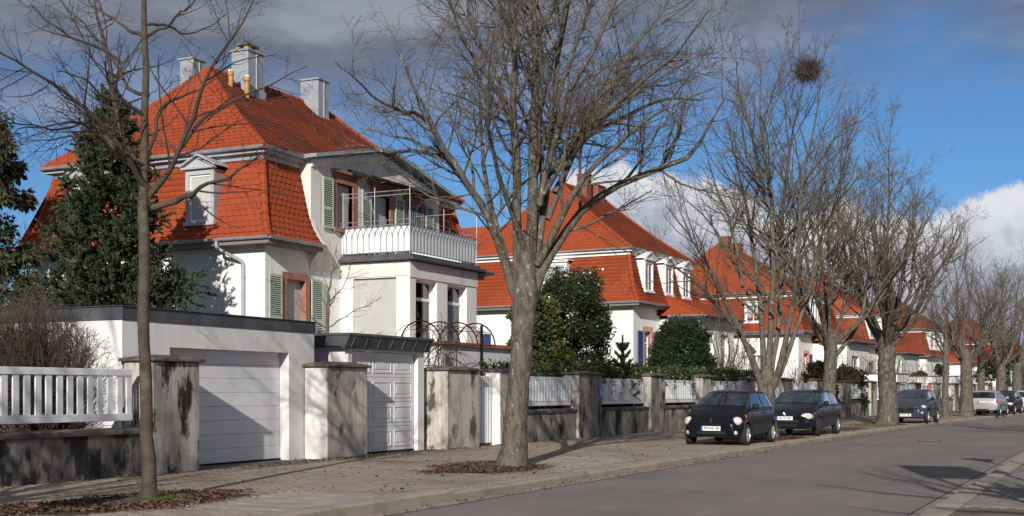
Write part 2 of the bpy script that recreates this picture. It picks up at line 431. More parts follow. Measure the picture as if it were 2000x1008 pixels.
# ------------------------------------------------------------------ ground, road, pavements
XS = [-40, -20, 0, 10, 20, 30, 35] + [35 + 4 * i for i in range(1, 30)] + [160, 180, 210, 250, 300]
def strip(name, t0, t1, z, m, x0=-40, x1=300, z0=None):
    mb = MB()
    xs = [x0] + [x for x in XS if x0 < x < x1] + [x1]
    for a, b in zip(xs, xs[1:]):
        mb.quad(st(a, t0, z), st(b, t0, z), st(b, t1, z), st(a, t1, z))
        if z0 is not None:
            mb.quad(st(a, t0, z0), st(b, t0, z0), st(b, t0, z), st(a, t0, z))
    return tag(mb.build(name, m), kind='structure')

g = MB(); g.quad((-900, -900, -0.06), (1600, -900, -0.06), (1600, 1600, -0.06), (-900, 1600, -0.06))
tag(g.build('ground', M['garden']), kind='structure')
strip('road', 2.0, 8.4, 0.0, M['asphalt'])
pav_l = strip('pavement', 8.5, 15.9, PAVE - 0.012, M['paver_sheet'])
pav_r = strip('pavement', -4.0, 1.80, PAVE - 0.012, M['paver_sheet'])
strip('garden_lawn', 15.35, 70, 0.75, M['garden'], 29.7, 300)
strip('garden_lawn', 15.1, 70, 0.75, M['garden'], -40, 16.15)
strip('garden_lawn', 18.2, 70, 0.749, M['garden'], 16.15, 29.7)
strip('far_verge', -60, -4.0, PAVE, M['garden'])

def gutter_strip():
    mb = MB()
    for k in range(-8, 60):
        x0, x1 = k * 1.0 + 0.004, (k + 1) * 1.0 - 0.004
        mb.add([st(x0, 8.02, 0.004), st(x1, 8.02, 0.004), st(x1, 8.27, 0.007), st(x0, 8.27, 0.007)], [(0, 1, 2, 3)])
    return mb
tag(gutter_strip().build('gutter', M['gutter']), kind='structure')
def right_gutter():
    mb = MB()
    for k in range(8, 90):
        x0, x1 = k * 1.0 + 0.004, (k + 1) * 1.0 - 0.004
        mb.add([st(x0, 2.105, 0.007), st(x1, 2.105, 0.007), st(x1, 2.36, 0.004), st(x0, 2.36, 0.004)], [(0, 1, 2, 3)])
    return mb
tag(right_gutter().build('gutter', M['gutter']), kind='structure')
mb = MB()
for k in range(8, 90): mb.quad(st(k, 2.36, 0.0035), st(k + 1, 2.36, 0.0035), st(k + 1, 2.385, 0.0035), st(k, 2.385, 0.0035))
for k in range(0, 60): mb.quad(st(k, 7.995, 0.0035), st(k + 1, 7.995, 0.0035), st(k + 1, 8.02, 0.0035), st(k, 8.02, 0.0035))
tag(mb.build('road_joint', M['gap']), kind='structure')

# kerbs, stone by stone
def kerb_run(mat_, t0, t1, x_from, x_to, top, name_label):
    root = empty('kerb', (0, 0, 0)); tag(root, kind='structure')
    L_ = 1.0
    base = None
    x = x_from
    while x < x_to - 0.01:
        zt = top(x)
        mb = MB()
        # bevelled road-side top edge
        p = [(0, -0.08), (0, zt - 0.035), (0.035, zt), (t1 - t0, zt), (t1 - t0, -0.08)] if t0 > 5 else \
            [(0, -0.08), (0, zt), (t1 - t0 - 0.03, zt), (t1 - t0, zt - 0.03), (t1 - t0, -0.08)]
        mb.prism(p, lambda q, a: (a, q[0], q[1]), 0.004, L_ - 0.004)
        o = mb.build('kerb_stone', mat_, root, st(x, t0), slope(x + 0.5))
        x += L_
    return root
kerb_run(M['kerb'], 8.27, 8.52, 6, 112, lambda x: 0.165 if x < 14.5 else PAVE + 0.004, 'kerb')
kerb_run(M['kerb_light'], 1.79, 2.10, 14, 90, lambda x: PAVE + 0.006, 'kerb')

# pavers: the biggest ones in view as objects, the rest joined
def in_pit(x, t):
    for (x0, x1, t0, t1) in PITS:
        if x0 < x < x1 and t0 < t < t1: return True
    return False
PITS = [(10.3, 13.65, 10.4, 12.0), (18.9, 21.5, 9.5, 11.1), (35.0, 38.2, 8.6, 10.6), (46.2, 49.2, 8.9, 10.9), (52.0, 55.2, 8.7, 10.6)]
SLABS = [(11.9, 14.4, 8.52, 10.3), (20.6, 24.6, 8.9, 9.4), (21.6, 24.6, 9.4, 10.5)]
def in_slab(x, t):
    for (x0, x1, t0, t1) in SLABS:
        if x0 < x < x1 and t0 < t < t1: return True
    return False
def paver_mesh(w, h, notch=0.0, th=0.05):
    b = 0.006
    mb = MB()
    n = notch
    def ring(ins, z):
        x0, x1, y0, y1 = ins, w - ins, ins, h - ins
        if n: return [(x0 + n, y0, z), (x1, y0, z), (x1, y1 - n * 0.9, z), (x1 - n, y1 - n * 0.9, z), (x1 - n, y1, z), (x0, y1, z), (x0, y0 + n * 0.9, z), (x0 + n, y0 + n * 0.9, z)]
        return [(x0, y0, z), (x1, y0, z), (x1, y1, z), (x0, y1, z)]
    a, c, e = ring(0, -th), ring(0, -b), ring(b, 0)
    k = len(a)
    fs = [tuple(range(2 * k, 3 * k))]
    for r in range(2):
        fs += [(r * k + i, r * k + (i + 1) % k, (r + 1) * k + (i + 1) % k, (r + 1) * k + i) for i in range(k)]
    mb.add(a + c + e, fs)
    return mb
def lay(parent, cells, w, h, g, mat_, count, notch=0.0, name='paver', kx=.4, ky=1.35):
    mb0 = paver_mesh(w - g * kx, h - g * ky, notch)
    me = mb0.mesh(name, mat_)
    cells = [(x, t, random.uniform(-0.002, 0.002)) for x, t in cells]
    cells.sort(key=lambda c: (c[0] * ca + c[1] * sa))
    for x, t, dz in cells[:count]:
        p = st(x, t, PAVE + dz)
        o = link(name, me, parent, p)
    V0 = np.array(mb0.v)
    rest = cells[count:]
    if rest:
        off = np.array([st(x, t, PAVE + dz) for x, t, dz in rest])
        V = (V0[None] + off[:, None, :]).reshape(-1, 3)
        k = len(V0)
        faces = []
        nf = [f for f in mb0.f]
        quads = [f for f in nf if len(f) == 4]
        ng = [f for f in nf if len(f) != 4]
        for f in ng: quads += [(f[0], f[i], f[i + 1], f[i + 2]) for i in range(1, len(f) - 2, 2)]
        Q = np.array(quads)
        F = (Q[None] + (np.arange(len(rest)) * k)[:, None, None]).reshape(-1, 4)
        o = link('distant_pavers', np_mesh('distant_pavers', V, F, mat_), parent)
        tag(o, kind='stuff')
def visible(x, t, lim=1.03):
    D = x * ca + t * sa
    if D < 5: return False
    r = (x * sa - t * ca) / D
    return -0.44 < r < 0.44 and 765 + 1.38 * FPX / D < 1040
cells = []
w, h = 0.10, 0.20
for j in range(int((14.62 - 8.53) / h)):
    for i in range(int((46 - 9) / w)):
        x, t = 9 + i * w, 8.53 + j * h + (0.1 if i % 2 else 0)
        if in_pit(x + 0.1, t + 0.05) or in_slab(x + 0.1, t + 0.05): continue
        if x > 26 and j % 1: continue
        if visible(x, t + bend(x)): cells.append((x, t))
lay(pav_l, cells, w, h, 0.006, M['paver'], 300, kx=1.35, ky=.5)
w, h = 0.20, 0.10
strip('pavement', 8.53, 15.2, PAVE - 0.004, material('far_concrete_pavers', (0.27, 0.213, 0.181), (0.205, 0.161, 0.138), 0.7, 0.4, 0.7, rough=0.9, fine=0.15), 46.2, 300)
cells = []
for j in range(int((1.6 + 1.2) / h)):
    for i in range(int((46 - 16) / w)):
        x, t = 16 + i * w + (0.1 if j % 2 else 0), 1.775 - (j + 1) * h
        if visible(x, t): cells.append((x, t))
lay(pav_r, cells, w, h, 0.004, M['right_paver'], 300, notch=0.03)
cells = []
for (x0, x1, t0, t1) in SLABS:
    nx, ny = int(round((x1 - x0) / 0.5)), max(1, int(round((t1 - t0) / 0.5)))
    for i in range(nx):
        for j in range(ny):
            sw, sh = (x1 - x0) / nx, (t1 - t0) / ny
            mb = paver_mesh(sw - 0.008, sh - 0.008)
            link('slab', mb.mesh('slab', M['slab']), pav_l, st(x0 + i * sw, t0 + j * sh, PAVE + 0.003 + random.uniform(-.002, .002)))

# tree pits: soil and leaf litter
def leaf_patch(x0, x1, t0, t1, n, mat_leaf, zb, ell=True, size=(0.018, 0.042), name='leaf_litter'):
    c = np.array([(x0 + x1) / 2, (t0 + t1) / 2]); hw = np.array([(x1 - x0) / 2, (t1 - t0) / 2])
    P = rng.uniform(-1.12, 1.12, (n, 2))
    P *= np.array([1.25, 1.25]); th = np.arctan2(P[:, 1], P[:, 0]); ph = x0 * 1.7
    rad = 0.92 + .16 * np.sin(2 * th + ph) + .12 * np.sin(3 * th + 2 * ph) + .08 * np.sin(5 * th + ph)
    keep = np.hypot(P[:, 0], P[:, 1]) < rad * (1 + np.abs(rng.normal(0, 0.13, n)) - .05)
    P = P[keep] * hw + c
    n = len(P)
    by = np.array([bend(v) for v in P[:, 0]])
    P3 = np.c_[P[:, 0], P[:, 1] + by, np.full(n, zb) + rng.uniform(0.002, 0.02, n)]
    a = rng.uniform(0, 2 * np.pi, n)
    L_ = rng.uniform(*size, n)
    d1 = np.c_[np.cos(a), np.sin(a), rng.normal(0, 0.25, n)] * L_[:, None]
    d2 = np.c_[-np.sin(a), np.cos(a), rng.normal(0, 0.35, n)] * (L_ * rng.uniform(0.4, 0.8, n))[:, None]
    V = np.stack([P3 - d1, P3 - d2 * 0.9 + np.array([0, 0, 0.008]), P3 + d1, P3 + d2 + np.array([0, 0, 0.012])], 1).reshape(-1, 3)
    V[:, 2] = np.maximum(V[:, 2], zb + 0.001)
    F = np.arange(n * 4).reshape(-1, 4)
    return tag(link(name, np_mesh(name, V, F, mat_leaf)), kind='stuff')
def grass_patch(pts, n, r, hgt, name='grass_tuft'):
    V = []
    pts = np.array(pts)
    idx = rng.integers(0, len(pts), n)
    B = pts[idx] + np.c_[rng.normal(0, r, (n, 2)), np.zeros(n)]
    a = rng.uniform(0, 2 * np.pi, n); H = rng.uniform(0.4, 1, n) * hgt
    w_ = 0.006
    side = np.c_[-np.sin(a), np.cos(a), np.zeros(n)] * w_
    tip = B + np.c_[np.cos(a) * H * 0.6, np.sin(a) * H * 0.6, H]
    V = np.stack([B - side, B + side, tip], 1).reshape(-1, 3)
    return tag(link(name, np_mesh(name, V, np.arange(n * 3).reshape(-1, 3), M['grass'])), kind='stuff')
for (x0, x1, t0, t1) in PITS:
    mb = MB()
    nx, ny = 26, 16
    for i in range(nx + 1):
        for j in range(ny + 1):
            x, t = x0 + (x1 - x0) * i / nx, t0 + (t1 - t0) * j / ny
            e = min(i, nx - i) / nx * 2 * min(j, ny - j) / ny * 2
            p = st(x, t, PAVE - 0.006 + 0.05 * e + random.uniform(0, 0.015) * (1 if e > 0 else 0))
            mb.v.append(tuple(p))
    for i in range(nx):
        for j in range(ny):
            a = i * (ny + 1) + j
            mb.f.append((a, a + ny + 1, a + ny + 2, a + 1)); mb.m.append(0)
    tag(mb.build('tree_pit', M['soil'], smooth=180), kind='structure')
leaf_patch(9.2, 13.9, 10.2, 12.2, 9000, M['leaf_dead'], PAVE + 0.015)
leaf_patch(18.3, 21.7, 9.3, 11.4, 7000, M['leaf_dead'], PAVE + 0.015)
leaf_patch(34.9, 38.3, 8.6, 10.7, 4500, M['leaf_dead'], PAVE + 0.012)
leaf_patch(52.0, 56.0, 8.5, 10.6, 1500, M['leaf_dead'], PAVE + 0.012)
leaf_patch(42.5, 45.5, 8.6, 10.4, 1500, M['leaf_dead'], PAVE + 0.012)
leaf_patch(10, 34, 8.6, 14.4, 800, M['leaf_dead'], PAVE + 0.002, size=(0.02, 0.045))
leaf_patch(14, 34, 14.15, 14.75, 2200, M['leaf_dead'], PAVE + 0.002, size=(0.015, 0.04))
leaf_patch(12, 60, 7.9, 8.35, 1500, M['leaf_dead'], 0.006, size=(0.015, 0.04))
grass_patch([(12.2, 11.2, PAVE), (12.5, 11.0, PAVE), (12.0, 10.9, PAVE), (11.4, 11.6, PAVE)], 1100, 0.16, 0.09)
grass_patch([(20.5, 10.6, PAVE), (20.2, 10.2, PAVE), (21.0, 9.8, PAVE), (20.9, 10.6, PAVE)], 1000, 0.2, 0.08)
grass_patch([tuple(st(x, t, PAVE)) for x in (50.9, 51.6, 52.3) for t in (9.2, 9.8)], 1500, 0.3, 0.10)
grass_patch([tuple(st(x, 14.5, PAVE)) for x in (12.8, 14.5, 15.4, 21.9, 22.6, 23.0, 26.6, 31.5, 33)], 500, 0.12, 0.07)

# manhole cover in the asphalt
mh = empty('manhole_cover', (39.6, 5.35, 0), 0.0, 'round iron manhole cover set in the asphalt carriageway', 'manhole cover')
mb = MB(); mb.lathe([(0.34, -0.05), (0.34, 0.010), (0.30, 0.011), (0.30, 0.006), (0.02, 0.006)], 28)
mb.build('frame', M['gap'], mh, smooth=30)
mb = MB(); mb.lathe([(0.28, -0.02), (0.28, 0.012), (0.27, 0.014), (0.01, 0.014)], 28)
mb.build('lid', M['gutter'], mh, smooth=30)
# ------------------------------------------------------------------ pillars, garden walls, picket fences, garages
WALL_T = 14.6
def pillar(x0, x1, y0, y1, h, mats, label, cap=0.07, group='plastered gate pillars'):
    """mats: (front, side)"""
    c = st((x0 + x1) / 2, 0)
    root = empty('gate_pillar', (c.x, c.y + y0, PAVE), slope((x0 + x1) / 2), label, 'pillar', group)
    w, dd = (x1 - x0) / 2, y1 - y0
    mb = MB()
    mb.box(-w, w, 0, dd, -0.1, h - 0.09)
    mb.m = [1 if i == 5 else 0 for i in range(6)]
    # slight rounding, weathered lower edge
    mb.build('shaft', [mats[0], mats[1]], root, bevel=0.018)
    mb = MB()
    c_ = cap
    mb.box(-w - c_, w + c_, -c_, dd + c_, h - 0.09, h - 0.035)
    vs = [(-w - c_ + .01, -c_ + .01, h - 0.035), (w + c_ - .01, -c_ + .01, h - 0.035), (w + c_ - .01, dd + c_ - .01, h - 0.035), (-w - c_ + .01, dd + c_ - .01, h - 0.035),
          (-w * .5, dd * .35, h + 0.03), (w * .5, dd * .35, h + 0.03), (w * .5, dd * .65, h + 0.03), (-w * .5, dd * .65, h + 0.03)]
    mb.add(vs, [(4, 5, 6, 7), (0, 1, 5, 4), (1, 2, 6, 5), (2, 3, 7, 6), (3, 0, 4, 7)])
    mb.build('cap', M['coping'], root, bevel=0.012)
    return root
def low_wall(x0, x1, top, mat_, label, y=WALL_T + 0.08, thick=0.32):
    p0, p1 = st(x0, y), st(x1, y)
    root = empty('garden_wall', (p0.x, p0.y, PAVE), math.atan2(p1.y - p0.y, p1.x - p0.x), label, 'wall', 'low walls along the pavement')
    L_ = (p1 - p0).length
    mb = MB(); mb.box(0, L_, 0, thick, -0.1, top - 0.08); mb.build('wall_body', mat_, root)
    n = max(1, int(round(L_ / 1.35)))
    for i in range(n):
        a, b = L_ * i / n + 0.004, L_ * (i + 1) / n - 0.004
        mb = MB(); mb.prism([(-0.05, top - 0.08), (-0.05, top - 0.01), (thick * .5, top + 0.03), (thick + 0.04, top - 0.01), (thick + 0.04, top - 0.08)], lambda q, s: (s, q[0], q[1]), a, b)
        mb.build('coping_stone', M['coping'], root, bevel=0.008)
    return root
def picket_fence(x0, x1, z0, z1, label, pitch=0.16, pw=0.09, y=WALL_T + 0.22, rail=0.13, simple=False, pd=0.05):
    p0, p1 = st(x0, y), st(x1, y)
    root = empty('picket_fence', (p0.x, p0.y, PAVE), math.atan2(p1.y - p0.y, p1.x - p0.x), label, 'fence', 'white picket fence panels')
    L_ = (p1 - p0).length
    for a, b in ((z0, z0 + rail), (z1 - rail * .9, z1)):
        mb = MB(); mb.box(0, L_, -0.035, 0.025, a, b); mb.build('rail', M['fence_white'], root, bevel=0.006)
    n = max(2, int(round((L_ - pw) / pitch)))
    mb = MB(); mb.box(-pw / 2, pw / 2, -pd, 0.006, z0 + rail + 0.002, z1 - rail * .9 - 0.002)
    mb2 = MB(); mb2.box(-pw / 2, pw / 2, 0.026, 0.05, z0 + rail * .5, z1 - rail * .5)
    me = mb.mesh('picket', M['fence_white'])
    if not simple:
        for i in range(n + 1):
            o = link('picket', me, root, (pw / 2 + 0.01 + (L_ - pw - .02) * i / n, 0, 0))
            o.rotation_euler.y = random.uniform(-.004, .004)
    else:
        for i in range(n + 1):
            o = link('picket', me, root, (pw / 2 + (L_ - pw) * i / n, 0, 0))
    return root
old = (M['stained'], M['stained_light'])
pillar(16.15, 17.33, 14.58, 15.22, 1.98, (M['stained'], M['stained_light']), 'black streaked pillar with stone cap between fence and wide garage door')
pillar(21.42, 22.92, 14.7, 15.28, 1.98, (M['stained_light'], M['garage_white']), 'grey mottled pillar with white flank between the two garage doors')  # flank takes the whiter garage render
pillar(26.3, 27.95, 14.6, 15.3, 1.98, (M['stained_light'], M['stained_light']), 'broad flaking pillar between the panelled garage door and white gate')
pillar(29.12, 29.85, 14.6, 15.05, 1.98, (M['stained_light'], M['plaster']), 'narrow pale pillar right of the white gate behind the thick trunk', 0.06)
low_wall(4.0, 16.12, 0.76, M['stained_dark'], 'long blackened low wall under the left picket fence')
picket_fence(7.0, 15.9, 0.90, 1.75, 'wide spaced white picket fence on blackened wall by the slim tree', 0.212, 0.115, rail=0.125, pd=0.02)
mb = MB()
# white gate
gt = empty('garden_gate', (27.97, 14.85, PAVE), 0.0, 'narrow white picket gate between two pillars left of thick trunk', 'gate')
for a, b in ((0.08, 0.2), (0.86, 0.96), (1.62, 1.74)):
    mb = MB(); mb.box(0.03, 1.1, 0, 0.04, a, b); mb.build('rail', M['fence_white'], gt, bevel=.004)
mb = MB(); mb.box(-0.045, 0.045, -0.03, 0, 0.06, 1.78); me = mb.mesh('picket', M['fence_white'])
for i in range(7): link('picket', me, gt, (0.1 + i * 0.155, -0.002, 0))
mb = MB(); mb.box(0.03, 0.10, -0.035, -0.03, 0.95, 1.1); mb.tube([(0.065, -0.03, 1.03), (0.065, -0.08, 1.03), (0.16, -0.08, 1.03)], 0.011); mb.build('handle', M['black_iron'], gt)
mb = MB(); mb.box(0.11, 0.30, -0.036, -0.032, 0.98, 1.04); mb.build('letter_flap', M['gap'], gt)

pil = [(34.3, 36.1), (40.5, 41.9), (46.0, 47.3), (51.7, 53.0), (57.4, 58.8), (63.2, 64.5), (68.6, 70.0), (74.4, 75.8)]
while pil[-1][0] < 150: pil.append((pil[-1][0] + 5.7, pil[-1][1] + 5.7))
ORD = ['first', 'second', 'third', 'fourth', 'fifth', 'sixth', 'seventh', 'eighth', 'ninth', 'tenth', 'eleventh', 'twelfth', 'thirteenth', 'fourteenth', 'fifteenth', 'sixteenth', 'seventeenth']
names = ['with a blue sign', 'left of the small black hatchback', 'with a tan blotch above the black hatchback bonnet', 'above the small black hatchback roof', 'above the second black hatchback',
         'right of the slender forked trunk', 'between two white far panels', 'left of the leaning thick trunk', 'behind the grey hatchback', 'by the pink clad walker']
for i, (a, b) in enumerate(pil):
    lb = 'weathered grey wall pillar ' + names[i] if i < len(names) else ORD[i - 8] + ' weathered wall pillar beyond the one by the pink clad walker'
    if i < 8:
        m_ = (M['stained_warm'], M['stained_light']) if i != 2 else (M['stained_light'], M['stained_light'])
        pillar(a, b, 14.58, 15.1, 1.98 + (i % 3) * .02, m_, lb)
    else:
        pillar(a, b, 14.58, 15.1, 1.98, (M['stained_warm'], M['stained_light']), lb)
prev = 29.85
wl = ['grey blotched low wall right of the thick trunk', 'low wall with rust red stain beside the blue sign', 'brown flaking low wall behind the small black hatchback', 'low wall hidden behind black hatchback roof']
fl = ['white picket fence panel right beside the thick trunk', 'white picket fence panel right of the blue sign with leaf shadows', 'white picket fence panel under hanging ivy', 'white picket fence panel above the black hatchback roof']
ends = pil[:16]
for i, (a, b) in enumerate(ends):
    lab_w = wl[i] if i < len(wl) else ORD[i - 4] + ' stretch of stained low wall past the second black hatchback'
    lab_f = fl[i] if i < len(fl) else ORD[i - 4] + ' white picket panel past the second black hatchback'
    low_wall(prev + 0.01, a - 0.01, 0.86, M['stained_warm'], lab_w)
    picket_fence(prev + 0.06, a - (0.15 if i < 3 else 0.05), 0.98, 1.80, lab_f, 0.20 if i < 4 else 0.26, 0.135 if i < 4 else 0.16, simple=True)
    prev = b
# blue sign and nameplate on the pillar
sg = empty('house_number_sign', st(36.0, 14.575, 1.28), slope(36), 'small blue plate with white figure on grey wall pillar', 'sign')
mb = MB(); mb.box(-0.19, 0.13, -0.014, 0, 0, 0.38); mb.build('plate', M['sign_blue'], sg, bevel=0.004)
mb = MB()
mb.box(-0.08, -0.04, -0.018, -0.0145, 0.08, 0.30)
mb.add([(-0.04, -0.018, 0.18), (0.04, -0.018, 0.26), (0.075, -0.018, 0.22), (-0.005, -0.018, 0.15)], [(0, 1, 2, 3)])
mb.box(0.02, 0.06, -0.018, -0.0145, 0.06, 0.19)
mb.build('symbol', M['white_paint'], sg)
np_ = empty('name_plate', st(36.0, 14.575, 1.72), slope(36), 'tiny grey name plate above the blue plate', 'sign')
mb = MB(); mb.box(-0.15, 0.05, -0.012, 0, 0, 0.06); mb.build('plate', M['sign_grey'], np_)

# ---- wide garage
gar = empty('garage', (16.2, 15.3, PAVE), 0, 'flat roofed white garage with wide ribbed door and grey parapet', 'garage', 'garages on the pavement line')
W_, H_ = 5.6, 2.83
mb = MB()
F = ((0, 0, 0), (1, 0, 0), (0, -1, 0))
def wall_holes(mb, F, W, z0, z1, holes, depth=0.2, u0=0.0, mi=0, zfn=None):
    us = sorted(set([u0, W] + [h[0] for h in holes] + [h[1] for h in holes]))
    zs = sorted(set([z0, z1] + [h[2] for h in holes] + [h[3] for h in holes]))
    us = [u for u in us if u0 <= u <= W]; zs = [z for z in zs if z0 <= z <= z1]
    for a, b in zip(us, us[1:]):
        for c, e in zip(zs, zs[1:]):
            if any(h[0] <= a and b <= h[1] and h[2] <= c and e <= h[3] for h in holes): continue
            mb.fquad(F, [(a, 0, c), (b, 0, c), (b, 0, e), (a, 0, e)], mi)
    for h in holes:
        a, b, c, e = h[:4]
        mb.fquad(F, [(a, 0, c), (a, -depth, c), (a, -depth, e), (a, 0, e)], mi)
        mb.fquad(F, [(b, 0, c), (b, 0, e), (b, -depth, e), (b, -depth, c)], mi)
        mb.fquad(F, [(a, 0, e), (a, -depth, e), (b, -depth, e), (b, 0, e)], mi)
        mb.fquad(F, [(a, 0, c), (b, 0, c), (b, -depth, c), (a, -depth, c)], mi)
wall_holes(mb, F, W_, -0.1, 2.6, [(1.18, 4.72, -0.1, 2.17)], 0.24)
FL = ((0, 9.0, 0), (0, -1, 0), (-1, 0, 0))
mb.fquad(FL, [(0, 0, -.1), (9, 0, -.1), (9, 0, 2.6), (0, 0, 2.6)])
mb.quad((W_, 0, -.1), (W_, 9, -.1), (W_, 9, 2.6), (W_, 0, 2.6)); mb.quad((0, 9, -.1), (W_, 9, -.1), (W_, 9, 2.6), (0, 9, 2.6))
mb.build('wall', M['garage_white'], gar)
mb = MB(); mb.box(-0.02, W_ + 0.02, -0.02, 9.02, 2.602, 2.83)
mb.box(-0.05, W_ + 0.05, -0.05, 9.05, 2.83, 2.845)
mb.build('parapet', M['zinc_dark'], gar, bevel=0.004)
for x in (1.9, 3.7): pass
dr = MB(); dr.box(1.19, 4.71, 0.26, 0.29, -0.05, 2.17); door = dr.build('garage_door', M['gap'], gar)
n = 8; ph = (2.17 + 0.02) / n
mbp = MB(); mbp.box(1.195, 4.705, 0.225, 0.255, 0.004, ph - 0.006); mep = mbp.mesh('door_panel', M['door_white'])
for i in range(n):
    o = link('door_panel', mep, door, (0, 0, -0.0 + 0.02 + i * (2.15 / n)), bevel=0.004)
mb = MB(); mb.box(1.19, 4.71, 0.2, 0.26, -0.05, 0.018); mb.build('door_seal', M['gap'], door)
mb = MB(); mb.box(4.9, 4.92, -0.004, 0.0, 0, 1.9); 

# ---- smaller garage
gb = empty('garage', (22.75, 15.06, PAVE), 0, 'smaller garage with panelled door under a seamed dark zinc roof edge', 'garage', 'garages on the pavement line')
mb = MB()
F = ((0, 0.02, 0), (1, 0, 0), (0, -1, 0))
wall_holes(mb, F, 3.25, -0.1, 2.35, [(0.15, 2.97, -0.1, 2.27)], 0.12)
mb.quad((0, 0.02, -.1), (0, 8, -.1), (0, 8, 2.35), (0, .02, 2.35)); mb.quad((3.25, 0.02, -.1), (3.25, 8, -.1), (3.25, 8, 2.35), (3.25, .02, 2.35))
mb.build('wall', M['garage_white'], gb)
# zinc canopy with raked fascia
rf = MB()
rf.prism([(-0.08, 2.33), (0.015, 2.31), (0.015, 2.36), (8, 2.36), (8, 2.58), (-0.19, 2.58), (-0.19, 2.55)], lambda q, s: (s, q[0], q[1]), -0.28, 3.32)
roof = rf.build('zinc_roof', M['zinc_dark'], gb, bevel=0.004)
for i in range(7):
    x = -0.05 + i * 0.52
    mb = MB(); mb.tube([(x, -0.088, 2.34), (x, -0.195, 2.56)], 0.013, 5); mb.build('standing_seam', M['zinc_dark'], roof)
mb = MB(); mb.box(-0.30, 3.34, -0.22, 8.02, 2.582, 2.64); mb.build('roof_edge', M['zinc_dark'], roof, bevel=.006)
dr = MB(); dr.box(0.16, 2.96, 0.19, 0.22, -0.05, 2.27); door = dr.build('garage_door', M['gap'], gb)
for i in range(4):
    z0, z1 = 0.03 + i * 0.56, 0.03 + i * 0.56 + 0.553
    mb = MB(); mb.box(0.165, 2.955, 0.142, 0.182, z0, z1)
    p = mb.build('door_section', M['door_white'], door, bevel=.004)
    for k in range(3):
        x0 = 0.165 + 0.09 + k * 0.91; x1 = x0 + 0.78
        a, b = z0 + 0.09, z1 - 0.09; y0 = 0.1415
        mbc = MB()
        for (u0, u1, w0, w1) in ((x0, x1, a, a + .03), (x0, x1, b - .03, b), (x0, x0 + .03, a + .03, b - .03), (x1 - .03, x1, a + .03, b - .03)):
            mbc.box(u0, u1, y0 - 0.014, y0, w0, w1)
        mbc.box(x0 + .09, x1 - .09, y0 - 0.010, y0, a + .09, b - .09)
        tag(mbc.build('cassette_moulding', M['door_white'], door, bevel=.004), kind='stuff')
mb = MB(); mb.box(0.16, 2.96, 0.13, 0.19, -0.05, 0.028); mb.build('door_seal', M['gap'], door)
mb = MB(); mb.tube([(0.32, 0.14, 1.0), (0.32, 0.08, 1.0), (0.32, 0.08, 0.9)], 0.012); mb.build('handle', M['gap'], door)
# candelabra lamp behind the smaller garage
lp = empty('garden_lamp', (26.7, 18.6, 0.75), 0, 'black garden lamp with three small lanterns peeping above the garage roof', 'lamp')
mb = MB(); mb.lathe([(0.09, 0), (0.09, 0.06), (0.04, 0.12), (0.03, 1.7), (0.05, 1.75)], 10); mb.build('post', M['black_iron'], lp, smooth=40)
for k, dx in enumerate((-0.2, 0.0, 0.2)):
    ox, oy, oz = dx, -dx * .6, 2.16
    mb = MB()
    mb.tube([(0, 0, 1.6), (ox * .9, oy * .9, 1.75), (ox, oy, 1.95)], 0.012, 5)
    for a in range(4):
        w = a * math.pi / 2 + .78
        mb.tube([(ox + .05 * math.cos(w), oy + .05 * math.sin(w), 1.95), (ox + .075 * math.cos(w), oy + .075 * math.sin(w), oz)], 0.007, 4)
    mb.lathe([(0.055, 1.94), (0.05, 1.97)], 8, lambda x, y, h: (ox + x, oy + y, h))
    mb.lathe([(0.105, oz), (0.095, oz + .02), (0.05, oz + .075), (0.022, oz + .10), (0.012, oz + .19), (0.002, oz + .2)], 8, lambda x, y, h: (ox + x, oy + y, h))
    mb.build('lantern', M['black_iron'], lp)

# black wrought iron arbour behind the broad pillar
ab = empty('iron_arbour', (28.5, 17.15, 0.75), -0.42, 'black wrought iron arbour of interlaced hoops on the terrace edge', 'arbour')
def hoop(x, y, w, z0, hgt, r, lg=0):
    pts = []
    if lg: pts.append((x, y, z0 - lg))
    for i in range(15):
        a = math.pi * (1 - i / 14)
        pts.append((x + w / 2 + w / 2 * math.cos(a), y, z0 + hgt * math.sin(a)))
    return pts
for i in range(4):
    mb = MB(); mb.tube(hoop(-0.1 + i * 0.62, 0, 1.35, 2.02, 0.62, 0.02, 1.3 if i in (1, 2) else 0), 0.02, 6)
    mb.build('hoop', M['black_iron'], ab)
for i in range(8):
    mb = MB(); mb.tube(hoop(0.05 + i * 0.31, 0.55 + .1 * (i % 2), 1.25, 2.0, 0.58, 0.009, 0.0), 0.009, 5)
    mb.build('thin_hoop', M['black_iron'], ab)
mb = MB()
for x in (0.3, 0.52, 0.83, 1.14, 1.76):
    mb.tube([(x, 0, 0), (x, 0, 2.03)], 0.014, 5)
mb.tube([(0.3, 0, 1.45), (1.14, 0, 1.45)], 0.012, 5); mb.tube([(-0.1, 0, 2.03), (3.1, 0, 2.03)], 0.014, 5); mb.tube([(0.2, 0, 2.40), (2.9, 0, 2.40)], 0.009, 5)
mb.build('uprights', M['black_iron'], ab)
for x in (3.05,):
    mb = MB(); mb.box(x - .03, x + .03, .5, .56, 0.8, 2.62); mb.build('post', M['black_iron'], ab)
# terrace wall (white, catches the arbour's shadow)
tw = empty('terrace_wall', (30.6, 17.2, 0.75), 0, 'smooth white terrace wall behind gate and broad pillar', 'wall')
mb = MB(); mb.prism([(0, 0), (0, 2.0), (-2.6, 2.0), (-2.6, 0)], lambda q, s: (s, -q[0], q[1]), 0, 0.25); mb.build('wall_body', M['garage_white'], tw, bevel=.01)
mb = MB(); mb.box(-0.01, 3.6, 2.35, 2.6, 0, 2.0); mb.build('side_wall', M['garage_white'], tw)

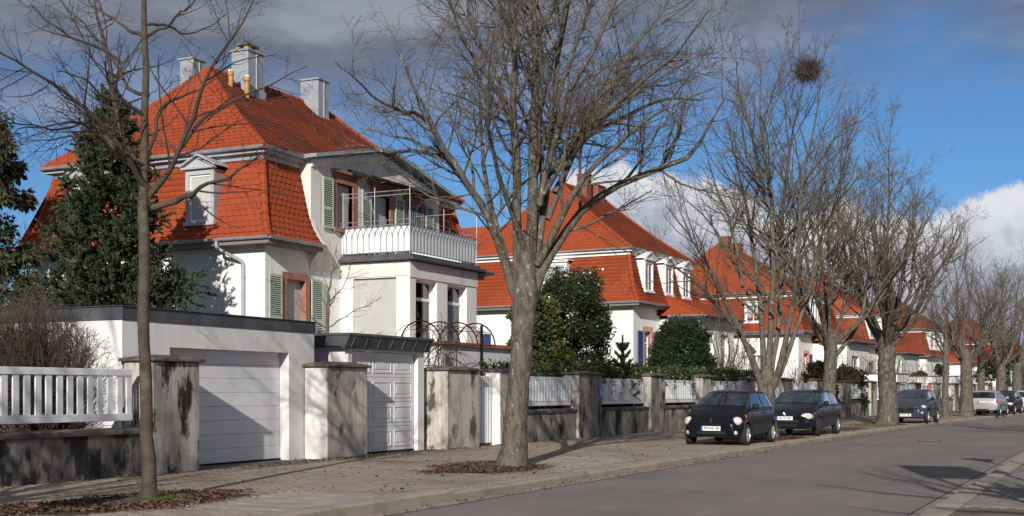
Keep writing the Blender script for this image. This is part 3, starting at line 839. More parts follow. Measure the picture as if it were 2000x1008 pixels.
# street signs whose shadows fall into the picture
def signpost(p, h, plates, label, rz=0.0):
    r = empty('street_sign', p, rz, label, 'sign', 'street signs on grey posts')
    mb = MB(); mb.tube([(0, 0, 0), (0, 0, h)], 0.035, 8); mb.build('post', M['sign_grey'], r)
    for kind_, z, w, hh in plates:
        mb = MB()
        if kind_ == 'rect': mb.box(-0.055, -0.04, -w / 2, w / 2, z, z + hh)
        else: mb.prism([(-w / 2, z + hh), (w / 2, z + hh), (0, z)], lambda q, s: (s, q[0], q[1]), -0.055, -0.04)
        mb.build('plate', M['sign_grey'], r)
    return r
signpost((7.0, 10.1, PAVE), 2.45, [('rect', 1.72, 0.75, 0.6)], 'square plate on a grey post left of the slim tree')
signpost((21.3, 0.45, PAVE), 3.6, [('tri', 2.75, 0.8, 0.75)], 'triangular plate on a grey post by the right kerb')
bb = empty('shadow_board', (15.9, -0.3, PAVE), 0, 'blank board on two posts on the right pavement, added unseen for its road shadow', 'notice board')  # unseen board added so that its oblong shadow falls on the road
for y in (0.15, 1.15):
    mb = MB(); mb.tube([(0, y, 0), (0, y, 4.3)], 0.04, 8); mb.build('post', M['sign_grey'], bb)
mb = MB(); mb.box(-0.06, 0.06, 0, 1.3, 2.8, 4.3); mb.build('board', M['sign_grey'], bb)
# ------------------------------------------------------------------ villas
def louvre_shutter(parent, F, u0, u1, z0, z1, mat_, n=0.035):
    mb = MB(); b = 0.06
    mb.fbox(F, u0, u0 + b, n, n + .04, z0, z1); mb.fbox(F, u1 - b, u1, n, n + .04, z0, z1)
    zm = z0 + (z1 - z0) * .36
    for a in (z0, zm, z1 - 0.08): mb.fbox(F, u0 + b, u1 - b, n, n + .04, a, a + 0.08)
    s = mb.build('shutter', mat_, parent)
    mb = MB(); mb.fbox(F, u0 + b, u1 - b, n + .002, n + .005, z0 + .08, z1 - .08); mb.build('shutter_back', M['gap'], s)
    mb = MB(); z = z0 + 0.10
    while z < z1 - 0.12:
        if not (zm - .02 < z < zm + .08):
            O, U, Nn = F
            mb.fquad(F, [(u0 + b, n + .008, z + .045), (u1 - b, n + .008, z + .045), (u1 - b, n + .042, z), (u0 + b, n + .042, z)])
            mb.fquad(F, [(u0 + b, n + .042, z), (u1 - b, n + .042, z), (u1 - b, n + .042, z + .012), (u0 + b, n + .042, z + .012)])
        z += 0.062
    mb.build('louvre_slats', mat_, s)
    return s
def window(parent, F, u0, u1, z0, z1, depth=0.16, stone=None, sw=0.2, sill=True, mullion=True, transom=None, roller=0.0, curtain=True,
           frame='white_paint', cornice=False, name='window', room=True):
    """casement in an opening that already exists in the wall (depth = where the frame stands)"""
    d = -depth
    fr = 0.06
    mb = MB()
    mb.fbox(F, u0, u0 + fr, d - .05, d, z0, z1); mb.fbox(F, u1 - fr, u1, d - .05, d, z0, z1)
    mb.fbox(F, u0 + fr, u1 - fr, d - .05, d, z0, z0 + fr); mb.fbox(F, u0 + fr, u1 - fr, d - .05, d, z1 - fr, z1)
    um = (u0 + u1) / 2
    if mullion: mb.fbox(F, um - .045, um + .045, d - .05, d + .005, z0 + fr, z1 - fr)
    if transom: mb.fbox(F, u0 + fr, u1 - fr, d - .05, d + .008, z0 + (z1 - z0) * transom - .05, z0 + (z1 - z0) * transom + .05)
    w = mb.build(name, M[frame], parent)
    mb = MB(); mb.fquad(F, [(u0 + fr, d - .025, z0 + fr), (u1 - fr, d - .025, z0 + fr), (u1 - fr, d - .025, z1 - fr), (u0 + fr, d - .025, z1 - fr)])
    mb.build('pane', M['glass'], w)
    if curtain:
        mb = MB(); k = 14
        for i in range(k):
            a = u0 + (u1 - u0) * i / k; b = u0 + (u1 - u0) * (i + 1) / k
            if curtain == 'sides' and 0.3 < (i + .5) / k < 0.7: continue
            o1, o2 = 0.03 * (i % 2), 0.03 * ((i + 1) % 2)
            mb.fquad(F, [(a, d - .12 - o1, z0), (b, d - .12 - o2, z0), (b, d - .12 - o2, z1), (a, d - .12 - o1, z1)])
        mb.build('curtain', M['curtain'], w)
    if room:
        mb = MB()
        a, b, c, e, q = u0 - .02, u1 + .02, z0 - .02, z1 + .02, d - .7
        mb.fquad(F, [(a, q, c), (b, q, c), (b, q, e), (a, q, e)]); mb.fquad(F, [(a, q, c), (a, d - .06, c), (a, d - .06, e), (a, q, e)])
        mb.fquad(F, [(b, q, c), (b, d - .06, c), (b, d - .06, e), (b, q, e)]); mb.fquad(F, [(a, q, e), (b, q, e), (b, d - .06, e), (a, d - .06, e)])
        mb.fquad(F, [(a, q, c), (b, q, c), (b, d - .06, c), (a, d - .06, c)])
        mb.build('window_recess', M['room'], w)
    if roller:
        mb = MB(); zt = z1; zb = z1 - (z1 - z0) * roller; z = zb
        while z < zt - .01:
            zz = min(z + .05, zt)
            mb.fquad(F, [(u0, d + .03, z), (u1, d + .03, z), (u1, d + .034, (z + zz) / 2), (u0, d + .034, (z + zz) / 2)])
            mb.fquad(F, [(u0, d + .034, (z + zz) / 2), (u1, d + .034, (z + zz) / 2), (u1, d + .03, zz - .006), (u0, d + .03, zz - .006)])
            z = zz
        mb.fbox(F, u0, u1, d + .02, d + .045, zb - .04, zb)
        mb.fquad(F, [(u0, d + .028, zb), (u1, d + .028, zb), (u1, d + .028, zt), (u0, d + .028, zt)])
        mb.build('roller_blind', M['roller'], w)
    if stone:
        mb = MB(); p = 0.045
        mb.fbox(F, u0 - sw, u0, -depth + .01, p, z0 - (0 if sill else .0), z1 + sw * 1.0); mb.fbox(F, u1, u1 + sw, -depth + .01, p, z0, z1 + sw)
        mb.fbox(F, u0, u1, -depth + .01, p, z1, z1 + sw)
        if cornice:
            mb.fbox(F, u0 - sw - .08, u1 + sw + .08, 0.0, p + .14, z1 + sw + .10, z1 + sw + .20)
            mb.fbox(F, u0 - sw, u1 + sw, 0.0, p + .03, z1 + sw + .001, z1 + sw + .10)
        mb.build('surround', M[stone], w, bevel=.008)
        if sill:
            mb = MB(); mb.fbox(F, u0 - sw - .03, u1 + sw + .03, -depth + .01, p + .09, z0 - .13, z0 - .002); mb.build('sill', M[stone], w, bevel=.008)
    elif sill:
        mb = MB(); mb.fbox(F, u0 - .05, u1 + .05, -depth, .07, z0 - .06, z0 - .002); mb.build('sill', M['fascia'], w)
    return w

tile_cache = {}
def tile_geo(w, h, amp=0.015, lift=0.027):
    k = 5
    top, bot = [], []
    for i in range(k):
        f = i / (k - 1)
        z = amp * (0.5 - 0.5 * math.cos(2 * math.pi * f))
        bot.append((w * (f - .5), -0.02, lift + z)); top.append((w * (f - .5), h, 0.006 + z))
    lip = [(x, -0.018, -0.004) for x, y, z in bot]
    vs = bot + top + lip
    fs = [(i, i + 1, k + i + 1, k + i) for i in range(k - 1)] + [(2 * k + i, 2 * k + i + 1, i + 1, i) for i in range(k - 1)]
    return np.array(vs), np.array(fs)
class Roof:
    """collects tiles of one roof part"""
    def __init__(s, part, mat_, tw=0.21, th=0.17, max_obj=0, world=None):
        s.part, s.mat, s.tw, s.th, s.max_obj = part, mat_, tw, th, max_obj
        s.full = []; s.cut = []; s.base = MB()
    def face(s, A, B, f0=0.0, f1=1.0, clip=None, flip=False):
        """ruled face: A(f), B(f) row ends from eave (f0) to top (f1)"""
        n = 40
        Ln = sum((((A(f0 + (f1 - f0) * (i + 1) / n) + B(f0 + (f1 - f0) * (i + 1) / n)) - (A(f0 + (f1 - f0) * i / n) + B(f0 + (f1 - f0) * i / n))) / 2).length for i in range(n))
        # true slope length, measured across the row direction
        rows = max(1, int(round(Ln / s.th)))
        for k in range(rows):
            fa, fb = f0 + (f1 - f0) * k / rows, f0 + (f1 - f0) * (k + 1) / rows
            a0, b0, a1, b1 = A(fa), B(fa), A(fb), B(fb)
            s.base.quad(a0, b0, b1, a1)
            U = (b0 - a0); lo = U.length
            if lo < 1e-3: continue
            U.normalize()
            V = a1 - a0; V = V - U * V.dot(U); h = V.length; V.normalize()
            N_ = U.cross(V)
            if N_.z < 0 and abs(N_.z) > 1e-6: N_ = -N_
            if flip: N_ = -N_
            # running bond along U measured from a fixed origin so that bonds line up
            o = a0.dot(U)
            ua = min((a0.dot(U) + a1.dot(U)) / 2, 1e9); ub = (b0.dot(U) + b1.dot(U)) / 2
            ua = max(a0.dot(U), a1.dot(U)) * .5 + ua * .5 - .02; ub = min(b0.dot(U), b1.dot(U)) * .5 + ub * .5 + .02
            off = (s.tw / 2 if k % 2 else 0)
            j = math.floor((ua - off) / s.tw)
            while off + j * s.tw < ub - .02:
                c0, c1 = max(off + j * s.tw, ua), min(off + (j + 1) * s.tw, ub)
                j += 1
                if c1 - c0 < 0.04: continue
                mid = a0 + U * ((c0 + c1) / 2 - o) + N_ * random.uniform(0, .004)
                if clip and clip(mid): continue
                (s.full if c1 - c0 > s.tw - 1e-4 else s.cut).append((mid, U, V, N_, c1 - c0, h))
    def build(s, base_mat=None):
        rb = s.base.build('roof_deck', base_mat or M['roof_base'], s.part)
        mw = s.part.parent.matrix_world if s.part.parent else Matrix()
        root = s.part.parent or s.part
        T = Matrix.Translation(root.location) @ Matrix.Rotation(root.rotation_euler.z, 4, 'Z')
        cam_ = Vector((0, 0, EYE))
        full = s.full
        if s.max_obj:
            full = sorted(full, key=lambda t: ((T @ t[0]) - cam_).length)
            geo, fs = tile_geo(s.tw + .002, s.th * 1.06)
            mb = MB(); mb.add(geo, fs); me = mb.mesh('roof_tile', s.mat)
            me.polygons.foreach_set('use_smooth', [True] * len(me.polygons)); me.set_sharp_from_angle(angle=R(50))
            for mid, U, V, N_, w, h in full[:s.max_obj]:
                o = link('roof_tile', me, s.part)
                m = Matrix.Identity(4)
                m.col[0][:3] = U; m.col[1][:3] = V; m.col[2][:3] = U.cross(V); m.col[3][:3] = mid
                if U.cross(V).dot(N_) < 0: m.col[0][:3] = -U; m.col[2][:3] = N_
                o.matrix_local = m
            full = full[s.max_obj:]
        rest = full + s.cut
        if rest:
            mid = np.array([t[0] for t in rest]); U = np.array([t[1] for t in rest]); V = np.array([t[2] for t in rest]); N_ = np.array([t[3] for t in rest])
            w = np.array([t[4] for t in rest]); h = np.array([t[5] for t in rest])
            g, fs = tile_geo(1.0, 1.0)
            sc = (w + .002)
            P = mid[:, None, :] + g[None, :, 0, None] * sc[:, None, None] * U[:, None, :] + np.where(g[None, :, 1, None] > .5, h[:, None, None] * 1.06, g[None, :, 1, None]) * V[:, None, :] + g[None, :, 2, None] * N_[:, None, :]
            F = (fs[None] + (np.arange(len(rest)) * len(g))[:, None, None]).reshape(-1, 4)
            o = link('roof_tiles', np_mesh('roof_tiles', P.reshape(-1, 3), F, s.mat), s.part)
            tag(o, kind='stuff')
        return rb
ridge_mesh = {}
def ridge_run(part, P, mat_, r=0.13, step=0.34, as_obj=True):
    """hip / ridge tiles along a polyline function P(f)"""
    n = 60
    pts = [P(i / n) for i in range(n + 1)]
    L_ = [0]
    for a, b in zip(pts, pts[1:]): L_.append(L_[-1] + (b - a).length)
    tot = L_[-1]; k = max(1, int(round(tot / step)))
    def at_len(s):
        for i in range(n):
            if L_[i + 1] >= s: 
                t = (s - L_[i]) / max(L_[i + 1] - L_[i], 1e-6); return pts[i].lerp(pts[i + 1], t)
        return pts[-1]
    key = (mat_.name, r)
    if key not in ridge_mesh:
        mb = MB(); q = 7
        vs = []
        for (x, rr) in ((-0.02, r * 1.08), (0.05, r * 1.08), (0.055, r), (1.0, r * .88)):
            for j in range(q):
                a = math.pi * (-.12 + 1.24 * j / (q - 1)); vs.append((x, rr * math.cos(a), rr * math.sin(a) - .03))
        fs = [(i * q + j, i * q + j + 1, (i + 1) * q + j + 1, (i + 1) * q + j) for i in range(3) for j in range(q - 1)]
        fs.append(tuple(range(q)))
        mb.add(vs, fs); ridge_mesh[key] = mb.mesh('ridge_tile', mat_)
    all_mb = MB()
    for i in range(k):
        a, b = at_len(tot * i / k), at_len(tot * (i + 1) / k)
        X = (b - a); ln = X.length; X.normalize()
        Y = Vector((0, 0, 1)).cross(X)
        if Y.length < 1e-3: Y = Vector((0, 1, 0))
        Y.normalize(); Z = X.cross(Y)
        m = Matrix.Identity(4)
        m.col[0][:3] = X * ln; m.col[1][:3] = Y; m.col[2][:3] = Z; m.col[3][:3] = a
        if as_obj:
            o = link('ridge_tile', ridge_mesh[key], part); o.matrix_local = m
        else:
            me = ridge_mesh[key]
            all_mb.add([m @ v.co for v in me.vertices], [tuple(p.vertices) for p in me.polygons])
    if not as_obj: tag(all_mb.build('ridge_tiles', mat_, part), kind='stuff')

def gutter(part, pts, r=0.075):
    """half round gutter along straight eaves"""
    mb = MB()
    for a, b in zip(pts, pts[1:]):
        a, b = Vector(a), Vector(b); X = (b - a).normalized(); Y = Vector((0, 0, 1)).cross(X)
        q = 7; vs = []
        for p in (a, b):
            for j in range(q):
                w = math.pi + math.pi * j / (q - 1); vs.append(p + Y * r * math.cos(w) + Vector((0, 0, 1)) * r * math.sin(w))
        mb.add(vs, [(j, j + 1, q + j + 1, q + j) for j in range(q - 1)])
        mb.tube([a + Y * r, b + Y * r], .012, 5); mb.tube([a - Y * r, b - Y * r], .012, 5)
    return mb.build('gutter', M['zinc'], part)
def downpipe(part, pts, r=0.05, clips=()):
    P = [Vector(p) for p in pts]
    # round the corners
    out = [P[0]]
    for a, b, c in zip(P, P[1:], P[2:]):
        q = min(.12, (b - a).length * .4, (c - b).length * .4)
        s, e = b + (a - b).normalized() * q, b + (c - b).normalized() * q
        for t in (0, .33, .67, 1): out.append(s * (1 - t) ** 2 + b * 2 * t * (1 - t) + e * t * t)
    out.append(P[-1])
    mb = MB(); mb.tube(out, r, 10)
    for z in clips: mb.tube([(P[-1].x, P[-1].y, z), (P[-1].x, P[-1].y, z + .04)], r + .012, 10)
    return mb.build('downpipe', M['pipe'], part, smooth=40)
PROF = [(6.00, -0.50), (6.25, -0.30), (6.55, -0.12), (6.95, 0.04), (7.5, 0.18), (8.62, 0.45)]
def prof(z):
    for (z0, i0), (z1, i1) in zip(PROF, PROF[1:]):
        if z <= z1: return i0 + (i1 - i0) * (z - z0) / (z1 - z0)
    return PROF[-1][1]
def dormer(parent, F, uc, w, z0, z1, inset0, wmat='white_paint', blind=False, cheek=None, ped=True, stone='white_paint', pmat='zinc'):
    """box dormer on a mansard face; F's n axis is outward from the wall plane"""
    nf = -prof(z0) + 0.10                               # front face position
    nb = -prof(8.62) - 0.35
    u0, u1 = uc - w / 2, uc + w / 2
    mb = MB(); t = 0.14
    # front frame around the opening
    mb.fbox(F, u0, u0 + t, nf - .08, nf, z0, z1); mb.fbox(F, u1 - t, u1, nf - .08, nf, z0, z1); mb.fbox(F, u0 + t, u1 - t, nf - .08, nf, z1 - .16, z1)
    mb.fbox(F, u0 - .04, u1 + .04, nf - .1, nf + .07, z0 - .12, z0)
    d = mb.build('dormer', M[wmat], parent, bevel=.006)
    for u in (u0 + .002, u1 - .002):
        mb = MB()
        mb.fquad(F, [(u, nf - .08, z0), (u, nb + .5, z0), (u, nb, z1 - .5), (u, nb, z1), (u, nf - .08, z1)])
        mb.build('cheek', M[cheek or wmat], d)
    # pediment and roof
    o = 0.14
    rz = .30 if ped else .06
    mb = MB()
    O, U, Nn = F
    P = lambda q, s: (O[0] + U[0] * q[0] + Nn[0] * s, O[1] + U[1] * q[0] + Nn[1] * s, O[2] + q[1])
    mb.prism([(u0 - .03, z1 + .002), (u1 + .03, z1 + .002), (u1 + .03, z1 + .09), (uc, z1 + .09 + rz), (u0 - .03, z1 + .09)], P, nf - .06, nf + .02)
    mb.fbox(F, u0 - .09, u1 + .09, nf - .05, nf + .11, z1 + .003, z1 + .07)
    mb.build('pediment', M[wmat], d, bevel=.006)
    mb = MB()
    mb.prism([(u0 - o, z1 + .08), (uc, z1 + .11 + rz), (u1 + o, z1 + .08), (u1 + o, z1 + .13), (uc, z1 + .165 + rz), (u0 - o, z1 + .13)], P, nf + .13, nb)
    mb.build('dormer_roof', M[pmat], d)
    zz0, zz1 = z0 + .02, z1 - .17
    uu0, uu1 = u0 + t, u1 - t
    F2 = ((O[0] + Nn[0] * nf, O[1] + Nn[1] * nf, O[2]), U, Nn)
    fr = .05; mb = MB()
    mb.fbox(F2, uu0, uu0 + fr, -.1, -.05, zz0, zz1); mb.fbox(F2, uu1 - fr, uu1, -.1, -.05, zz0, zz1)
    mb.fbox(F2, uu0 + fr, uu1 - fr, -.1, -.05, zz0, zz0 + fr); mb.fbox(F2, uu0 + fr, uu1 - fr, -.1, -.05, zz1 - fr, zz1)
    if not blind: mb.fbox(F2, (uu0 + uu1) / 2 - .03, (uu0 + uu1) / 2 + .03, -.1, -.045, zz0 + fr, zz1 - fr)
    mb.build('casement', M['white_paint'], d)
    mb = MB(); mb.fquad(F2, [(uu0 + fr, -.075, zz0 + fr), (uu1 - fr, -.075, zz0 + fr), (uu1 - fr, -.075, zz1 - fr), (uu0 + fr, -.075, zz1 - fr)])
    mb.build('pane', M['roller'] if blind else M['glass'], d)
    if not blind:
        mb = MB(); k = 10
        for i in range(k):
            a, b = uu0 + (uu1 - uu0) * i / k, uu0 + (uu1 - uu0) * (i + 1) / k
            if .35 < (i + .5) / k < .65: continue
            mb.fquad(F2, [(a, -.16 - .03 * (i % 2), zz0), (b, -.16 - .03 * ((i + 1) % 2), zz0), (b, -.16 - .03 * ((i + 1) % 2), zz1), (a, -.16 - .03 * (i % 2), zz1)])
        mb.build('curtain', M['curtain'], d)
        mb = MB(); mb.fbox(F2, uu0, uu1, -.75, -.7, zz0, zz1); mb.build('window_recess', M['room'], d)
    return d

def villa(loc, rz, label, W, Dp, segs, left_holes, front_holes, ridge=None, zr=12.3, tiles=0, base_z=0.0, wall='plaster', fascia='fascia', detail=True,
          roof_mats=('tile', 'tile_dark'), tile_w=0.24, tile_h=0.20, front_clip=None):
    root = empty('villa', loc, rz, label, 'house', 'red roofed villas in a row')
    zg, zt, zu = 5.92, 8.62, 8.78
    # walls
    FF = ((0, 0, 0), (1, 0, 0), (0, -1, 0)); FLf = ((0, Dp, 0), (0, -1, 0), (-1, 0, 0))
    mb = MB()
    wall_holes(mb, FF, W, base_z, zg, front_holes); wall_holes(mb, FLf, Dp, base_z, zg, left_holes)
    mb.quad((W, 0, base_z), (W, Dp, base_z), (W, Dp, zg), (W, 0, zg)); mb.quad((0, Dp, base_z), (W, Dp, base_z), (W, Dp, zg), (0, Dp, zg))
    mb.build('wall', M[wall], root)
    # boxed eaves
    mb = MB()
    def eave(x0, x1, y0, y1): mb.box(x0, x1, y0, y1, zg - .10, zg + .04)
    eave(-.5, -.002, -.5, Dp + .5); eave(W + .002, W + .5, -.5, Dp + .5); eave(-.002, W + .002, Dp + .002, Dp + .5)
    for a, b in segs: eave(max(a, -.002), min(b, W + .002), -.5, -.002)
    mb.build('eaves', M['soffit'], root)
    gp = [(-.56, Dp + .5, zg + .09), (-.56, -.56, zg + .09)]
    gutter(root, gp)
    for a, b in segs: gutter(root, [(a - (.56 if a == 0 else 0), -.56, zg + .09), (b + (.56 if b == W else 0), -.56, zg + .09)])
    # lower mansard
    part = MB().box(.5, W - .5, .5, Dp - .5, zt - .5, zt - .1).build('roof', M['roof_base'], root)
    rf = Roof(part, M[roof_mats[0]], tile_w, tile_h, tiles)
    zz = lambda f: 6.0 + (zt - 6.0) * f
    V3 = lambda x, y, z: Vector((x, y, z))
    I = lambda f: prof(zz(f))
    rf.face(lambda f: V3(I(f), Dp - I(f), zz(f)), lambda f: V3(I(f), I(f), zz(f)))
    rf.face(lambda f: V3(W - I(f), I(f), zz(f)), lambda f: V3(W - I(f), Dp - I(f), zz(f)))
    for a, b in segs:
        rf.face(lambda f: V3(max(a, I(f)) if a > 0 else I(f), I(f), zz(f)), lambda f: V3(b if b < W else W - I(f), I(f), zz(f)))
    rf.base.quad((prof(6), Dp - prof(6), 6), (W - prof(6), Dp - prof(6), 6), (W - .45, Dp - .45, zt), (.45, Dp - .45, zt))
    rf.build()
    ridge_run(part, lambda f: V3(I(f), I(f), zz(f)), M[roof_mats[0]], as_obj=detail)
    ridge_run(part, lambda f: V3(I(f), Dp - I(f), zz(f)), M[roof_mats[0]], as_obj=detail)
    if segs[-1][1] == W: ridge_run(part, lambda f: V3(W - I(f), I(f), zz(f)), M[roof_mats[0]], as_obj=detail)
    # eave box of the upper roof
    e0 = 0.45; ov = 0.02
    mb = MB(); q = .30
    for (x0, x1, y0, y1) in ((e0 - q, W - e0 + q, e0 - q, e0), (e0 - q, W - e0 + q, Dp - e0, Dp - e0 + q), (e0 - q, e0, e0, Dp - e0), (W - e0, W - e0 + q, e0, Dp - e0)):
        if front_clip and y0 < 1:
            mb.box(x0, front_clip[0], y0, y1, zt + .001, zu - .02); mb.box(front_clip[1], x1, y0, y1, zt + .001, zu - .02)
        else: mb.box(x0, x1, y0, y1, zt + .001, zu - .02)
    mb.box(e0, W - e0, e0, Dp - e0, zt + .002, zu - .05)
    mb.build('upper_eaves', M[fascia], root)
    mb = MB(); q = .12
    for (x0, x1, y0, y1) in ((e0 - q, W - e0 + q, e0 - q, e0 + .02), (e0 - q, e0 + .02, e0 + .02, Dp - e0)):
        if front_clip and y0 < 1:
            mb.box(x0, front_clip[0], y0, y1, zt - .16, zt); mb.box(front_clip[1], x1, y0, y1, zt - .16, zt)
        else: mb.box(x0, x1, y0, y1, zt - .16, zt)
    mb.build('frieze', M['zinc' if fascia == 'fascia' else 'plaster'], root)
    xe, ye, xE, yE = e0 - .36, e0 - .36, W - e0 + .36, Dp - e0 + .36
    if front_clip:
        gutter(root, [(xe - .03, yE, zu + .01), (xe - .03, ye - .03, zu + .01)], .085); gutter(root, [(xe - .03, ye - .03, zu + .01), (front_clip[0], ye - .03, zu + .01)], .085)
    else:
        gutter(root, [(xe - .03, yE, zu + .01), (xe - .03, ye - .03, zu + .01), (xE + .03, ye - .03, zu + .01)], .07)
    # hipped upper roof
    rx0, rx1, ry = ridge or (3.0, W - 3.0, Dp / 2)
    g = lambda f: f - .045 * math.sin(math.pi * f)
    z = lambda f: zu + (zr - zu) * g(f)
    c00 = lambda f: V3(xe + (rx0 - xe) * f, ye + (ry - ye) * f, z(f)); c10 = lambda f: V3(xE + (rx1 - xE) * f, ye + (ry - ye) * f, z(f))
    c01 = lambda f: V3(xe + (rx0 - xe) * f, yE + (ry - yE) * f, z(f)); c11 = lambda f: V3(xE + (rx1 - xE) * f, yE + (ry - yE) * f, z(f))
    up = MB().box(rx0 + .5, rx1 - .5, ry - .1, ry + .1, zu + .2, zu + .5).build('upper_roof', M['roof_base'], root)
    rf = Roof(up, M[roof_mats[1]], tile_w, tile_h, tiles)
    rf.face(c00, c10); rf.face(c10, c11)
    n = 10
    for i in range(n): rf.base.quad(c01(i / n), c11(i / n), c11((i + 1) / n), c01((i + 1) / n))
    rf.build()
    side = MB().box(rx0 + .5, rx0 + .8, ry - .3, ry + .3, zu + .2, zu + .5).build('hip_roof', M['roof_base'], root)
    rf = Roof(side, M[roof_mats[0]], tile_w, tile_h, tiles)
    rf.face(c01, c00); rf.build()
    for P in (c00, c01, c10): ridge_run(up, P, M[roof_mats[0]], as_obj=detail)
    ridge_run(up, lambda f: V3(rx0 + (rx1 - rx0) * f, ry, zr), M[roof_mats[0]], as_obj=detail)
    root['zfun'] = 0
    return root, FF, FLf
def chimney(parent, x0, x1, y0, y1, z0, z1, kind_='zinc', cap=None):
    mb = MB(); mb.box(x0, x1, y0, y1, z0, z1)
    c = mb.build('chimney', M[kind_], parent, bevel=.01)
    mb = MB(); mb.box(x0 - .05, x1 + .05, y0 - .05, y1 + .05, z1 + .001, z1 + .06); mb.build('chimney_cap', M['zinc' if kind_ == 'zinc' else 'brick'], c)
    mb = MB(); mb.box(x0 - .04, x1 + .04, y0 - .04, y1 + .04, z0, z0 + .35); mb.build('flashing', M['zinc'] if kind_ == 'zinc' else M['white_paint'], c)
    if kind_ == 'zinc':
        mb = MB()
        for x in (x0 + (x1 - x0) * .5,): mb.box(x - .012, x + .012, y0 - .03, y0, z0, z1); 
        for y in (y0 + (y1 - y0) * .35,): mb.box(x0 - .03, x0, y - .012, y + .012, z0, z1)
        mb.build('seam', M['fascia'], c)
    if cap == 'brick':
        for i in range(2):
            for j in range(2):
                mb = MB(); cx, cy = x0 + (x1 - x0) * (.22 + .5 * i), y0 + (y1 - y0) * (.22 + .5 * j)
                mb.box(cx, cx + .18, cy, cy + .18, z1 + .06, z1 + .24); mb.build('chimney_pier', M['clay_pipe'], c)
        mb = MB(); mb.box(x0 + .12, x1 - .12, y0 + .12, y1 - .12, z1 + .241, z1 + .32); mb.build('cover_slab', M['coping'], c)
    return c

# ================= first villa
H1, FF, FL1 = villa((30.0, 22.8, 0), 0, 'nearest white villa with orange mansard roof, balcony and zinc clad chimneys', 12.6, 9.2, [(0, 2.25), (10.35, 12.6)],
                    [], [(0.95, 2.05, 2.9, 5.0)], ridge=(3.05, 9.6, 4.65), zr=12.25, tiles=300, front_clip=(2.2, 10.4))
# left face dormers
dormer(H1, FL1, 9.2 - 2.3, 1.08, 6.62, 8.2, .5, 'fascia', blind=True, cheek='zinc', pmat='fascia')
dormer(H1, FL1, 9.2 - 7.2, 1.1, 6.62, 8.2, .5, 'fascia', blind=False, cheek='zinc', pmat='fascia')
downpipe(H1, [(-.56, 1.35, 5.95), (-.56, 1.35, 5.75), (-.07, .75, 5.35), (-.07, .75, 1.5)], .055, (4.9, 3.4))
downpipe(H1, [(-.56, 8.9, 5.95), (-.56, 8.9, 5.75), (-.07, 8.8, 5.4), (-.07, 8.8, 1.5)], .055, (4.9,))
# ground floor window with red surround and shutters
w1 = window(H1, FF, 1.02, 1.98, 2.95, 4.9, stone='sandstone', sw=.22, transom=.86, curtain=False, roller=.86, mullion=False, depth=.18)
for a, b in ((0.10, .72), (2.24, 2.86)): louvre_shutter(H1, FF, a, b, 2.9, 5.0, M['shutter_green'], .06)
# avant-corps with low gable
y0 = -0.04
xa, xb = 2.25, 10.35
mb = MB()
FA = ((xa, y0, 0), (1, 0, 0), (0, -1, 0))
holes = [(1.38, 2.32, 6.75, 8.2), (3.6, 4.6, 5.9, 8.15), (5.75, 6.75, 5.9, 8.15)]
wall_holes(mb, FA, xb - xa, 5.3, 8.75, holes, .2)
xm = (xa + xb) / 2
mb.add([(xa, y0, 8.75), (xb, y0, 8.75), (xm, y0, 9.62)], [(0, 1, 2)])
mb.quad((xa, y0, 5.3), (xa, 2.2, 5.3), (xa, 2.2, 8.75), (xa, y0, 8.75)); mb.quad((xb, y0, 5.3), (xb, 2.2, 5.3), (xb, 2.2, 8.75), (xb, y0, 8.75))
mb.build('avant_corps', M['plaster_old'], H1)
mb = MB()
for sgn, x_e in ((-1, xa - .3), (1, xb + .3)):
    zz0 = 8.75 - .3 * .87 / 4.05
    vs = [(x_e, y0 - .42, zz0 + .03), (xm, y0 - .42, 9.65), (xm, 2.6, 9.65), (x_e, 2.6, zz0 + .03), (x_e, y0 - .42, zz0 + .15), (xm, y0 - .42, 9.77), (xm, 2.6, 9.77), (x_e, 2.6, zz0 + .15)]
    mb.add(vs, [(0, 1, 2, 3), (4, 5, 6, 7), (0, 1, 5, 4), (2, 3, 7, 6), (3, 0, 4, 7)])
mb.build('gable_roof', M['zinc'], H1)
mb = MB()
for sgn, x_e in ((-1, xa), (1, xb)):
    vs = [(x_e, y0 - .06, 8.70), (xm, y0 - .06, 9.57), (xm, y0, 9.57), (x_e, y0, 8.70), (x_e, y0 - .06, 8.50), (xm, y0 - .06, 9.37), (xm, y0, 9.37), (x_e, y0, 8.50)]
    mb.add(vs, [(0, 1, 2, 3), (4, 5, 6, 7), (0, 1, 5, 4), (3, 0, 4, 7)])
mb.build('raking_cornice', M['plaster'], H1)
window(H1, FA, 1.38, 2.32, 6.75, 8.2, stone='sandstone', sw=.21, roller=.92, cornice=True, curtain=False)
window(H1, FA, 3.6, 4.6, 5.95, 8.15, stone='sandstone', sw=.21, roller=.9, cornice=True, curtain=False, sill=False, name='balcony_door')
window(H1, FA, 5.75, 6.75, 5.95, 8.15, stone='sandstone', sw=.21, cornice=True, sill=False, name='balcony_door', transom=.75)
for a, b, c, e in ((0.54, 1.12, 6.68, 8.28), (2.80, 3.36, 5.95, 8.2), (4.9, 5.46, 5.95, 8.2), (6.99, 7.55, 5.95, 8.2)): louvre_shutter(H1, FA, a, b, c, e, M['shutter_green'], .06)
mb = MB(); mb.prism([(0.0, 8.60), (-.55, 8.45), (-.6, 8.52), (-.6, 8.58), (0.0, 8.74)], lambda q, s: (s, y0 + q[0], q[1]), xa + 2.05, xa + 7.4); mb.build('awning_cassette', M['gap'], H1)
